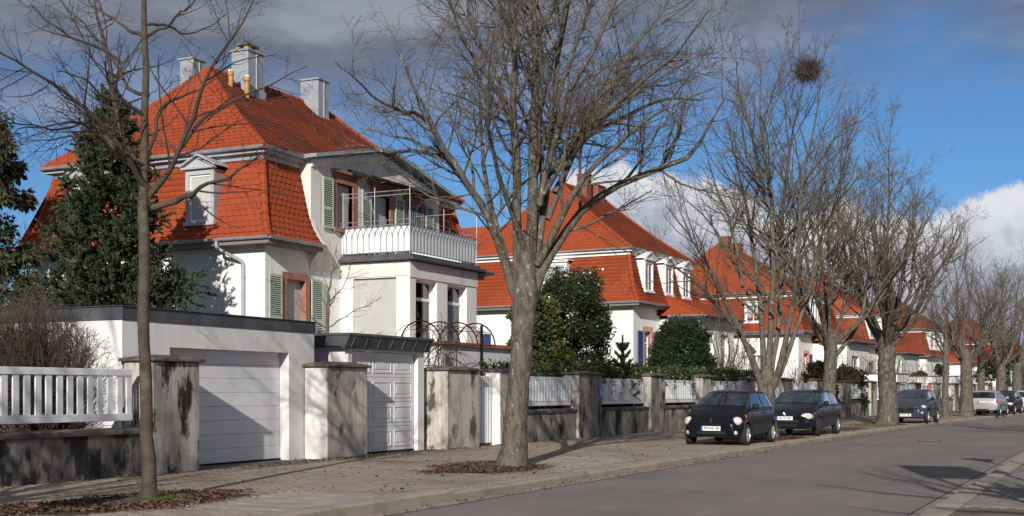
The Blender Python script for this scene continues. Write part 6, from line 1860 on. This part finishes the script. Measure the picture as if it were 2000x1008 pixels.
def make_car(label, loc, rz, sp, group='cars parked along the kerb'):
    """x = 0 rear bumper, x = L nose; built around its own centre"""
    L_, H_ = sp['L'], sp['H']
    root = empty('parked_car', loc, rz, label, 'car', group)
    paint = M[sp['paint']]
    ox = -L_ / 2
    def smooth_tab(tab, x, h=.06):
        return (lerp_t(tab, x - h) + 2 * lerp_t(tab, x) + lerp_t(tab, x + h)) / 4
    zt = lambda x: smooth_tab(sp['top'], x, .05); zb = lambda x: smooth_tab(sp['belt'], x); w = lambda x: smooth_tab(sp['w'], x, .04); zl = lambda x: smooth_tab(sp['low'], x)
    rw = sp.get('roofw', .78)
    def ring(x):
        W = w(x); b = zb(x); t = max(zt(x), b + .012); l = zl(x)
        k = min(1.0, max(0.0, (t - b) / .45))
        we = W * (.90 - (.90 - rw) * k)
        return [(0, l), (W * .80, l), (W * .955, l + .05), (W * .99, l + (b - l) * .28), (W, l + (b - l) * .55), (W * .985, b - .10), (W * .955, b - .02), (W * .925, b + .0),
                (we + .01, t - .05 * k - .004), (we - .055, t - .012 * k), (we * .55, t + .012), (0, t + .018)]
    NR = 12
    xs = [0, .01, .03, .07, .12] + list(np.linspace(.18, L_ - .2, 52)) + [L_ - .13, L_ - .075, L_ - .035, L_ - .012, L_]
    V, F = [], []
    for x in xs:
        r = ring(x)
        pts = [(y, z) for y, z in r] + [(-y, z) for y, z in r[-2:0:-1]]
        V += [(x + ox, y, z) for y, z in pts]
    n = 2 * NR - 2
    for i in range(len(xs) - 1):
        for j in range(n): F.append((i * n + j, i * n + (j + 1) % n, (i + 1) * n + (j + 1) % n, (i + 1) * n + j))
    F.append(tuple(range(n))); F.append(tuple((len(xs) - 1) * n + j for j in range(n))[::-1])
    mb = MB(); mb.add(V, F)
    me = mb.mesh('body', paint)
    bm = bmesh.new(); bm.from_mesh(me); bmesh.ops.recalc_face_normals(bm, faces=bm.faces); bm.to_mesh(me); bm.free()
    body = link('body', me, None)
    # wheel arches cut out of the body
    R_w = sp.get('wr', .29)
    def cutter(x, side):
        c = MB(); y0, y1 = (sp['wmax'] - .30, sp['wmax'] + .2)
        c.lathe([(R_w + .055, y0), (R_w + .055, y1)], 28, lambda a, b, h: (x + ox + a, side * h, R_w + b))
        m_ = c.mesh('cut', M['trim']); b_ = bmesh.new(); b_.from_mesh(m_); bmesh.ops.recalc_face_normals(b_, faces=b_.faces); b_.to_mesh(m_); b_.free()
        return link('cut', m_)
    cuts = [cutter(x, s) for x in sp['axles'] for s in (-1, 1)]
    for c in cuts:
        md = body.modifiers.new('arch', 'BOOLEAN'); md.operation = 'DIFFERENCE'; md.object = c; md.solver = 'EXACT'
    dg = bpy.context.evaluated_depsgraph_get()
    me2 = bpy.data.meshes.new_from_object(body.evaluated_get(dg))
    bpy.data.objects.remove(body)
    for c in cuts: bpy.data.objects.remove(c)
    me2.name = 'body'
    body = link('body', me2, root, smooth=38)
    def S(x, k):
        """point on the body skin, k along the ring (negative k mirrors)"""
        s = 1 if k >= 0 else -1; k = abs(k)
        r = ring(x); i = min(int(k), NR - 2); f = k - i
        y = r[i][0] * (1 - f) + r[i + 1][0] * f; z = r[i][1] * (1 - f) + r[i + 1][1] * f
        return Vector((x + ox, s * y, z))
    def Nn(x, k):
        e = .02
        a = S(min(x + e, L_), k) - S(max(x - e, 0), k); b_ = S(x, k + .05 * (1 if k >= 0 else -1)) - S(x, k - .05 * (1 if k >= 0 else -1))
        nn = a.cross(b_)
        c = Vector((0, 0, .6))
        if nn.length < 1e-6: return Vector((0, 0, 1))
        nn.normalize(); p = S(x, k) - c - Vector((x + ox, 0, 0)) * .5
        return nn if nn.dot(p) > 0 else -nn
    def panel(name, corners, mat_, off=.005, nu=10, nv=5, parent=None, smooth=180, two=False):
        """corners (x, k): a b c d bilinear patch lying just proud of the skin"""
        a, b, c, d_ = corners
        mbp = MB(); vs = []
        for i in range(nu + 1):
            for j in range(nv + 1):
                u, v = i / nu, j / nv
                x = (a[0] * (1 - u) + b[0] * u) * (1 - v) + (d_[0] * (1 - u) + c[0] * u) * v
                k = (a[1] * (1 - u) + b[1] * u) * (1 - v) + (d_[1] * (1 - u) + c[1] * u) * v
                vs.append(S(x, k) + Nn(x, k) * off)
        fs = [(i * (nv + 1) + j, (i + 1) * (nv + 1) + j, (i + 1) * (nv + 1) + j + 1, i * (nv + 1) + j + 1) for i in range(nu) for j in range(nv)]
        mbp.add(vs, fs)
        return mbp.build(name, mat_, parent or root, smooth=smooth)
    G = M['dark_car_glass']
    # side windows
    for s in (1, -1):
        for (xa, xb, xc, xd) in sp['side']:
            panel('side_window', [(xa, s * 7.12), (xb, s * 7.12), (xc, s * 7.93), (xd, s * 7.93)], G, .007)
    xa, xb = sp['screen']
    def cross_panel(name, x0, x1, kk=8.35, mat_=G, off=.008):
        mbp = MB(); vs = []; nu, nv = 10, 12
        cen = NR - 1
        for i in range(nu + 1):
            x = x0 + (x1 - x0) * i / nu
            for j in range(nv + 1):
                q = -1 + 2 * j / nv
                kq = cen - (cen - kk) * abs(q)
                p = S(x, kq * (1 if q >= 0 else -1)); 
                vs.append(p + Nn(x, kq if q >= 0 else -kq) * off)
        fs = [(i * (nv + 1) + j, (i + 1) * (nv + 1) + j, (i + 1) * (nv + 1) + j + 1, i * (nv + 1) + j + 1) for i in range(nu) for j in range(nv)]
        mbp.add(vs, fs); return mbp.build(name, mat_, root, smooth=180)
    cross_panel('windscreen', xa, xb)
    xa, xb = sp['rear']
    cross_panel('rear_window', xa, xb)
    # door seams, handles, mirrors, side strips
    for s in (1, -1):
        mb = MB()
        for x in sp['seams']:
            pts = [S(x, s * k) + Nn(x, s * k) * .002 for k in (2.6, 3, 4, 5, 6, 7)]
            mb.tube(pts, .005, 4)
        mb.tube([S(x, s * 2.6) + Nn(x, s * 2.6) * .002 for x in np.linspace(sp['seams'][0], sp['seams'][-1], 8)], .005, 4)
        mb.build('door_seam', M['gap'], root)
        for x in sp['handles']:
            p = S(x, s * 5.2)
            mb = MB(); mb.tube([p + Vector((-.09, s * .012, 0)), p + Vector((-.07, s * .03, .005)), p + Vector((.05, s * .03, .005)), p + Vector((.08, s * .012, 0))], .014, 6); mb.build('door_handle', M[sp.get('handle_mat', 'trim')], root)
        panel('side_strip', [(sp['axles'][0] + .42, s * 3.75), (sp['axles'][1] - .42, s * 3.75), (sp['axles'][1] - .42, s * 4.05), (sp['axles'][0] + .42, s * 4.05)], M['trim'], .008, 14, 2)
        xm = sp['mirror']; p = S(xm, s * 7.15)
        mb = MB(); q = 9; prof_ = []
        mb.tube([p + Vector((0, -s * .02, -.0)), p + Vector((-.01, s * .07, .03))], .028, 6)
        mb.lathe([(.004, -.09), (.05, -.08), (.075, -.03), (.082, .03), (.07, .085), (.004, .10)], 12, lambda a, b, h: (p.x + .0 + a * .75 + .015, p.y + s * (.13 + h * .95), p.z + .055 + b * .95))
        mb.build('wing_mirror', M[sp.get('mirror_mat', 'trim')], root, smooth=60)
    # wheels
    for x in sp['axles']:
        for s in (1, -1):
            wc = Vector((x + ox, s * (sp['wmax'] - .085), R_w))
            steer = sp.get('steer', 0) if x == sp['axles'][1] else 0
            o = bpy.data.objects.new('wheel', None); COL.objects.link(o); o.parent = root; o.location = wc; o.rotation_euler.z = steer
            f = lambda a, b, h: (a, s * h, b)
            mb = MB(); mb.lathe([(R_w * .64, -.08), (R_w * .94, -.085), (R_w, -.06), (R_w, .06), (R_w * .94, .082), (R_w * .66, .078), (R_w * .63, .05)], 32, f); mb.build('tyre', M['tyre'], o, smooth=40)
            mb = MB(); mb.lathe([(R_w * .65, .03), (R_w * .66, .075), (R_w * .60, .078), (R_w * .57, .05)], 32, f)
            ns = sp.get('spokes', 7)
            for i in range(ns):
                a = 2 * math.pi * i / ns
                ca_, sa_ = math.cos(a), math.sin(a); tx, tz = -sa_, ca_
                pts = [(R_w * .10, .028), (R_w * .60, .045)]
                vs = []
                for (rr, hh, ww) in ((R_w * .08, .078, .030), (R_w * .60, .068, .038)):
                    for q_, dh in ((-ww, 0), (ww, 0), (ww, -.03), (-ww, -.03)):
                        vs.append((ca_ * rr + tx * q_, s * (hh + dh), sa_ * rr + tz * q_))
                mb.add(vs, [(0, 1, 5, 4), (1, 2, 6, 5), (2, 3, 7, 6), (3, 0, 4, 7)])
            mb.lathe([(R_w * .18, .05), (R_w * .17, .085), (.004, .09)], 14, f)
            mb.build('rim', M['alloy'], o, smooth=40)
            mb = MB(); mb.lathe([(R_w * .64, .0), (R_w * .64, .025), (.01, .026)], 24, f); mb.build('brake_disc', M['trim'], o)
    # extras
    for ex in sp['extras']: ex(root, S, Nn, ox, L_, panel)
    return root
M['dark_car_glass'] = None
def opaque_glass():
    m = bpy.data.materials.new('opaque_car_glass'); m.use_nodes = True
    b = m.node_tree.nodes['Principled BSDF']; N, L = m.node_tree.nodes.new, m.node_tree.links.new
    b.inputs['Roughness'].default_value = .03; b.inputs['Specular IOR Level'].default_value = .7; b.inputs['Coat Weight'].default_value = 1.0; b.inputs['Coat Roughness'].default_value = .02
    g = N('ShaderNodeNewGeometry'); n = N('ShaderNodeTexNoise'); n.inputs['Scale'].default_value = 2.6; n.inputs['Detail'].default_value = 3
    L(g.outputs['Position'], n.inputs['Vector'])
    r = N('ShaderNodeValToRGB'); r.color_ramp.elements[0].position = .42; r.color_ramp.elements[1].position = .62
    r.color_ramp.elements[0].color = (.010, .013, .015, 1); r.color_ramp.elements[1].color = (.028, .036, .037, 1)  # paler green blotches stand in for the lit cabin behind
    L(n.outputs[0], r.inputs[0]); L(r.outputs[0], b.inputs['Base Color'])
    return m
M['dark_car_glass'] = opaque_glass()
def plate(text, front=True, z=.45, dx=.012, y=0.0, w=.52, size=.088, blur=False):
    def f(root, S, Nn, ox, L_, panel):
        x = (L_ + dx if front else -dx) + ox; s = 1 if front else -1
        o = bpy.data.objects.new('number_plate', None); COL.objects.link(o); o.parent = root; o.location = (x, y, z); o.rotation_euler = (0, 0, 0 if front else math.pi)
        mb = MB(); mb.box(-.012, 0, -w / 2, w / 2, -.056, .056); mb.build('plate', M['plate_white'], o, bevel=.003)
        mb = MB(); mb.box(-.014, -.0125, -w / 2 - .012, w / 2 + .012, -.068, .068); mb.build('plate_frame', M['trim'], o)
        mb = MB(); mb.quad((.0015, -w / 2, -.056), (.0015, -w / 2 + .05, -.056), (.0015, -w / 2 + .05, .056), (.0015, -w / 2, .056)); mb.build('country_band', M['plate_blue'], o)
        cu = bpy.data.curves.new('lettering', 'FONT'); cu.body = text; cu.size = size; cu.align_x = 'CENTER'; cu.align_y = 'CENTER'; cu.extrude = .001; cu.offset = .0022; cu.space_character = 1.08
        tmp = bpy.data.objects.new('lettering', cu); COL.objects.link(tmp)
        me = bpy.data.meshes.new_from_object(tmp.evaluated_get(bpy.context.evaluated_depsgraph_get())); bpy.data.objects.remove(tmp)
        me.name = 'lettering'; me.materials.clear(); me.materials.append(M['ink']); t = link('lettering', me, o)
        t.location = (.0035, .022, .002); t.rotation_euler = (R(90), 0, R(90))
    return f
def blob_lamp(name, mat_, x, k, sx, sy, sz, off=-.01, ring_mat=None):
    """ellipsoidal lamp set into the skin on both sides"""
    def f(root, S, Nn, ox, L_, panel):
        for s in (1, -1):
            p = S(x, s * k) + Nn(x, s * k) * off; n = Nn(x, s * k); n = (n + Vector((.55 if x > L_ / 2 else -.55, 0, 0))).normalized()
            q = n.to_track_quat('X', 'Z').to_matrix()
            def fn(a, b, h): return tuple(p + q @ Vector((h * sx, a * sy, b * sz)))
            prof_ = [(math.sin(t), math.cos(t)) for t in np.linspace(.02, math.pi / 2 + .5, 9)]
            mb = MB(); mb.lathe([(r, h) for r, h in prof_], 18, fn); o = mb.build(name, mat_, root, smooth=180)
            if ring_mat:
                mb = MB(); mb.lathe([(.55, .86), (.5, .89), (.02, .93)], 16, fn); mb.build('lamp_lens', ring_mat, o, smooth=180)
    return f
def box_part(name, mat_, boxes, bevel=.008):
    def f(root, S, Nn, ox, L_, panel):
        mb = MB()
        for b in boxes: mb.box(b[0] + ox, b[1] + ox, *b[2:])
        mb.build(name, mat_, root, bevel=bevel)
    return f
def nose_strip(name, mat_, z0, z1, y1, depth=.012, n=14, xfn=None, back=False, bow=.10):
    """bar that follows the rounded nose (or tail)"""
    def f(root, S, Nn, ox, L_, panel):
        mb = MB(); vs = []
        for i in range(n + 1):
            y = -y1 + 2 * y1 * i / n
            x = (L_ + depth - bow * (abs(y) / .75) ** 3) if not back else (-depth + bow * (abs(y) / .75) ** 3)
            vs += [(x + ox, y, z0), (x + ox, y, z1), (x + ox - (.06 if not back else -.06), y, z1), (x + ox - (.06 if not back else -.06), y, z0)]
        fs = [(4 * i + j, 4 * i + (j + 1) % 4, 4 * i + 4 + (j + 1) % 4, 4 * i + 4 + j) for i in range(n) for j in range(4)] + [(0, 1, 2, 3), tuple(4 * n + j for j in (3, 2, 1, 0))]
        mb.add(vs, fs); mb.build(name, mat_, root, smooth=40)
    return f
def badge(kind_, z, r=.05, front=True, dx=.02):
    def f(root, S, Nn, ox, L_, panel):
        x = (L_ + dx if front else -dx) + ox
        mb = MB()
        if kind_ == 'diamond':
            for a, b in (((0, 1.25), (.75, 0)), ((.75, 0), (0, -1.25)), ((0, -1.25), (-.75, 0)), ((-.75, 0), (0, 1.25))): mb.tube([(x, a[0] * r, z + a[1] * r), (x, b[0] * r, z + b[1] * r)], r * .2, 6)
        else:
            pts = [(x, r * math.cos(t), z + r * math.sin(t)) for t in np.linspace(0, 2 * math.pi, 22)]; mb.tube(pts, r * .12, 6)
            if kind_ == 'letters':
                for a, b in (((-.55, .75), (0, -.05)), ((0, -.05), (.55, .75)), ((-.9, .2), (-.42, -.85)), ((-.42, -.85), (0, -.1)), ((0, -.1), (.42, -.85)), ((.42, -.85), (.9, .2))): mb.tube([(x, a[0] * r, z + a[1] * r), (x, b[0] * r, z + b[1] * r)], r * .1, 5)
            elif kind_ == 'flash':
                for a, b in (((-1.2, -.05), (.25, -.2)), ((.25, -.2), (-.25, .2)), ((-.25, .2), (1.2, .05))): mb.tube([(x, a[0] * r, z + a[1] * r), (x, b[0] * r, z + b[1] * r)], r * .13, 5)
        mb.build('badge', M['chrome'], root)
    return f
def cabin(x0, x1, seats):
    def f(root, S, Nn, ox, L_, panel): pass
    return f
TW = dict(L=3.43, H=1.42, paint='black_car', wmax=.815, wr=.275, axles=(.50, 2.85), roofw=.70,
          top=[(0, .70), (.05, .98), (.30, 1.33), (.62, 1.40), (1.5, 1.425), (2.0, 1.38), (2.25, 1.27), (2.78, .985), (3.0, .90), (3.25, .77), (3.38, .64), (3.43, .55)],
          belt=[(0, .66), (.05, .86), (.3, .93), (2.2, .90), (2.75, .90), (3.0, .82), (3.25, .71), (3.38, .60), (3.43, .50)],
          w=[(0, .66), (.05, .74), (.2, .79), (.5, .815), (2.9, .81), (3.15, .765), (3.32, .69), (3.40, .62), (3.43, .56)], low=[(0, .36), (.2, .24), (3.2, .21), (3.38, .22), (3.43, .28)],
          side=[(1.30, 2.42, 2.08, 1.36), (.36, 1.20, 1.26, .50)], screen=(2.12, 2.74), rear=(.07, .36), seams=(1.25, 2.45), handles=(1.42,), mirror=2.38, spokes=7,
          extras=[plate('PS:WG 38', z=.44, dx=.03), badge('diamond', .64, .045, dx=.005), blob_lamp('headlight', M['lamp'], 3.30, 6.1, .07, .125, .115, -.03, M['plate_white']),
                  blob_lamp('fog_lamp', M['lamp'], 3.37, 2.9, .03, .055, .055, -.005), blob_lamp('side_indicator', M['amber'], 2.98, 5.3, .012, .045, .05, -.004),
                  nose_strip('bumper_strip', M['trim'], .30, .36, .60, .012), nose_strip('grille_slot', M['gap'], .54, .565, .30, .008), nose_strip('bonnet_seam', M['gap'], .60, .605, .5, -.02), blob_lamp('tail_lamp', M['red_lamp'], .04, 5.9, .02, .05, .13, 0)])
GO = dict(L=4.15, H=1.44, paint='blue_black_car', wmax=.865, wr=.30, axles=(.78, 3.29), roofw=.72, steer=.5,
          top=[(0, .72), (.05, .97), (.38, 1.33), (.8, 1.42), (1.8, 1.44), (2.3, 1.38), (2.55, 1.26), (3.02, 1.0), (3.4, .93), (3.85, .81), (4.05, .70), (4.15, .58)],
          belt=[(0, .68), (.05, .88), (.4, .95), (2.5, .92), (3.0, .92), (3.4, .87), (3.85, .76), (4.05, .65), (4.15, .53)],
          w=[(0, .70), (.06, .78), (.3, .84), (.8, .865), (3.3, .86), (3.75, .82), (4.0, .74), (4.1, .66), (4.15, .60)], low=[(0, .38), (.3, .26), (3.8, .22), (4.08, .23), (4.15, .30)],
          side=[(1.42, 2.62, 2.32, 1.48), (.52, 1.32, 1.38, .66)], screen=(2.38, 2.98), rear=(.08, .42), seams=(1.38, 2.75), handles=(1.55,), mirror=2.62, spokes=9,
          extras=[plate('KL·Z 536', z=.56, dx=.03), badge('letters', .70, .06, dx=-.01), blob_lamp('headlight', M['lamp'], 4.03, 6.0, .05, .19, .10, -.03, M['plate_white']),
                  nose_strip('bumper_strip', M['trim'], .44, .50, .72, .022), nose_strip('air_intake', M['gap'], .30, .40, .55, .012), nose_strip('grille', M['gap'], .62, .72, .38, -.005),
                  blob_lamp('side_indicator', M['amber'], 3.72, 5.2, .01, .05, .03, -.003), blob_lamp('tail_lamp', M['red_lamp'], .05, 5.6, .02, .06, .15, 0)])
AD = dict(L=3.70, H=1.48, paint='grey_car', wmax=.86, wr=.31, axles=(.62, 2.95), roofw=.72, mirror_mat='trim',
          top=[(0, .75), (.05, 1.0), (.32, 1.36), (.7, 1.45), (1.5, 1.48), (2.0, 1.42), (2.25, 1.31), (2.72, 1.06), (3.1, .97), (3.45, .84), (3.6, .74), (3.7, .60)],
          belt=[(0, .72), (.05, .93), (.4, 1.02), (2.2, .97), (2.7, .98), (3.1, .91), (3.45, .79), (3.6, .69), (3.7, .55)],
          w=[(0, .70), (.05, .77), (.25, .83), (.6, .86), (3.0, .86), (3.35, .81), (3.55, .74), (3.65, .66), (3.7, .60)], low=[(0, .36), (.3, .24), (3.4, .20), (3.62, .21), (3.7, .28)],
          side=[(1.30, 2.40, 2.06, 1.36), (.42, 1.20, 1.26, .55)], screen=(2.10, 2.68), rear=(.08, .38), seams=(1.25, 2.5), handles=(1.42,), mirror=2.34, spokes=5,
          extras=[plate('PS·KT 804', z=.36, dx=.035), badge('flash', .60, .06, dx=.025), nose_strip('grille', M['gap'], .48, .66, .48, .012), nose_strip('chrome_bar', M['chrome'], .685, .70, .55, .010),
                  blob_lamp('headlight', M['lamp'], 3.50, 6.4, .05, .17, .075, -.03, M['plate_white']), blob_lamp('fog_lamp', M['lamp'], 3.60, 3.9, .03, .06, .055, -.003), blob_lamp('tail_lamp', M['red_lamp'], .05, 5.7, .02, .06, .12, 0)])
def estate(paint):
    return dict(L=4.25, H=1.46, paint=paint, wmax=.85, wr=.295, axles=(.85, 3.35), roofw=.74,
          top=[(0, .80), (.03, .98), (.22, 1.36), (.45, 1.43), (1.8, 1.46), (2.5, 1.39), (2.75, 1.28), (3.2, 1.0), (3.6, .92), (3.98, .80), (4.15, .70), (4.25, .58)],
          belt=[(0, .76), (.03, .94), (.3, .96), (2.7, .93), (3.2, .92), (3.6, .86), (3.98, .75), (4.15, .65), (4.25, .53)],
          w=[(0, .76), (.04, .81), (.2, .835), (.8, .85), (3.4, .84), (3.85, .80), (4.1, .72), (4.2, .66), (4.25, .60)], low=[(0, .34), (.3, .27), (3.9, .22), (4.15, .23), (4.25, .30)],
          side=[(2.02, 2.85, 2.50, 2.05), (1.12, 1.94, 1.98, 1.16), (.40, 1.04, 1.08, .52)], screen=(2.58, 3.16), rear=(.05, .22), seams=(1.08, 1.98, 2.95), handles=(1.2, 2.12), mirror=2.8, spokes=6, handle_mat=paint, mirror_mat=paint,
          extras=[plate('KL·D 512', front=False, z=.80, dx=.02, w=.50), nose_strip('rear_bumper_strip', M['trim'], .30, .40, .72, .01, back=True), blob_lamp('tail_lamp', M['red_lamp'], .035, 5.5, .02, .075, .13, .0),
                  blob_lamp('headlight', M['lamp'], 4.1, 6.0, .05, .19, .10, -.03)])
pc = st(32.72, 9.50, PAVE)
make_car('small black hatchback with round headlights and plate PS WG 38', pc, math.pi - .02, TW)
pc = st(40.45, 9.42, PAVE)
make_car('second black hatchback with turned front wheels behind the smaller one', pc, math.pi - .03, GO)
pc = st(58.45, 9.05, PAVE)
make_car('slate grey small hatchback half hidden by a stout trunk', pc, math.pi + slope(58.5), AD)
pc = st(78.3, 8.8, PAVE)
make_car('silver estate car seen from behind with red tail lamps', pc, slope(78), estate('silver_car'))
GO2 = dict(GO); GO2['steer'] = 0; GO2['extras'] = [e for e in GO['extras']][2:]
pc = st(84.8, 9.0, PAVE)
make_car('dark blue hatchback facing us past the silver estate car', pc, math.pi + slope(88), GO2)
e2 = estate('white_car'); e2['extras'] = e2['extras'][1:]
pc = st(91.5, 8.9, PAVE)
make_car('pale estate car at the right picture edge', pc, slope(96), e2)
pc = st(100.5, 8.6, PAVE)
GO3 = dict(GO2)
make_car('dark car half seen beyond the pale estate car', pc, math.pi + slope(104), GO3)

# ------------------------------------------------------------------ person walking away on the pavement
M['pink_coat'] = material('pink_padded_jacket', (0.60, 0.27, 0.27), (0.48, 0.19, 0.20), 9, rough=.85)
M['pink_hat'] = material('raspberry_knitted_hat', (0.42, 0.07, 0.13), rough=.95)
M['skin'] = material('skin', (0.45, 0.26, 0.19), rough=.6)
M['trousers'] = material('dark_trousers', (0.03, 0.03, 0.04), rough=.9)
def skinned(name, verts, edges, radii, mat_, parent, root_i=0, sub=2):
    me = bpy.data.meshes.new(name); me.from_pydata([tuple(v) for v in verts], edges, [])
    o = bpy.data.objects.new(name, me); COL.objects.link(o)
    o.modifiers.new('skin', 'SKIN')
    for i, r in enumerate(radii):
        sv = me.skin_vertices[0].data[i]; sv.radius = (r, r) if isinstance(r, float) else r
    me.skin_vertices[0].data[root_i].use_root = True
    s = o.modifiers.new('sub', 'SUBSURF'); s.levels = sub; s.render_levels = sub
    dg = bpy.context.evaluated_depsgraph_get()
    m2 = bpy.data.meshes.new_from_object(o.evaluated_get(dg)); m2.name = name
    bpy.data.objects.remove(o)
    m2.materials.clear(); m2.materials.append(mat_)
    return link(name, m2, parent, smooth=180)
pp_ = at(1814, 765, 69.0); pp_.z = PAVE
pr = empty('person', pp_, slope(72) - .2, 'person in pink jacket and raspberry hat walking past the grey hatchback', 'person')
bv = [(0, 0, .92), (0, 0, 1.12), (-.01, 0, 1.32), (.02, 0, 1.44), (.05, 0, 1.53), (.06, 0, 1.62),
      (0, .10, .86), (.14, .10, .48), (.02, .10, .08), (.15, .10, .03), (0, -.10, .86), (-.05, -.10, .47), (-.24, -.10, .12), (-.14, -.10, .04),
      (0, .18, 1.36), (-.10, .24, 1.10), (.06, .24, .92), (.10, .24, .84), (0, -.18, 1.36), (.08, -.24, 1.10), (.26, -.22, .98), (.33, -.22, .94)]
be = [(0, 1), (1, 2), (2, 3), (3, 4), (4, 5), (0, 6), (6, 7), (7, 8), (8, 9), (0, 10), (10, 11), (11, 12), (12, 13), (2, 14), (14, 15), (15, 16), (16, 17), (2, 18), (18, 19), (19, 20), (20, 21)]
br = [.13, .12, .14, .06, .085, .095, .09, .06, .045, .035, .09, .06, .045, .035, .06, .045, .035, .035, .06, .045, .035, .035]
skinned('body', bv, be, br, M['skin'], pr)
skinned('jacket', bv[0:3] + [(0.0, 0, 1.43)] + bv[14:17] + bv[18:21] + [(0, 0, .80)], [(0, 1), (1, 2), (2, 3), (2, 4), (4, 5), (5, 6), (2, 7), (7, 8), (8, 9), (0, 10)], [.19, .18, .19, .09, .095, .07, .055, .095, .07, .055, .19], M['pink_coat'], pr)
skinned('trousers', [bv[0]] + bv[6:9] + bv[10:13], [(0, 1), (1, 2), (2, 3), (0, 4), (4, 5), (5, 6)], [.14, .11, .075, .06, .11, .075, .06], M['trousers'], pr)
for s, (x, z_) in ((.1, (.02, .0)), (-.1, (-.24, .05))):
    skinned('shoe', [(x - .05, s, z_ + .05), (x + .06, s, z_ + .05), (x + .17, s, z_ + .035)], [(0, 1), (1, 2)], [.05, .05, .035], M['trousers'], pr, 0, 1)
mb = MB(); mb.lathe([(.112, 1.585), (.122, 1.62), (.118, 1.68), (.085, 1.745), (.03, 1.775), (.002, 1.78)], 14, lambda a, b, h: (.055 + a, b, h)); mb.build('hat', M['pink_hat'], pr, smooth=60)
mb = MB(); mb.lathe([(.10, 1.42), (.115, 1.46), (.11, 1.52), (.095, 1.55)], 14, lambda a, b, h: (.045 + a, b, h)); mb.build('scarf', M['pink_hat'], pr, smooth=60)
for y in (-.035, .035):
    mb = MB(); mb.lathe([(.012, 0), (.009, .006), (.002, .008)], 8, lambda a, b, h: (.148 + h, y + a, 1.605 + b)); mb.build('eye', M['ink'], pr)
mb = MB(); mb.add([(.145, -.016, 1.565), (.145, .016, 1.565), (.150, 0, 1.605), (.182, 0, 1.568)], [(0, 1, 3), (1, 2, 3), (2, 0, 3), (0, 2, 1)]); mb.build('nose', M['skin'], pr)
mb = MB(); mb.tube([(.140, -.025, 1.535), (.150, 0, 1.532), (.140, .025, 1.535)], .006, 5); mb.build('mouth', M['pink_hat'], pr)
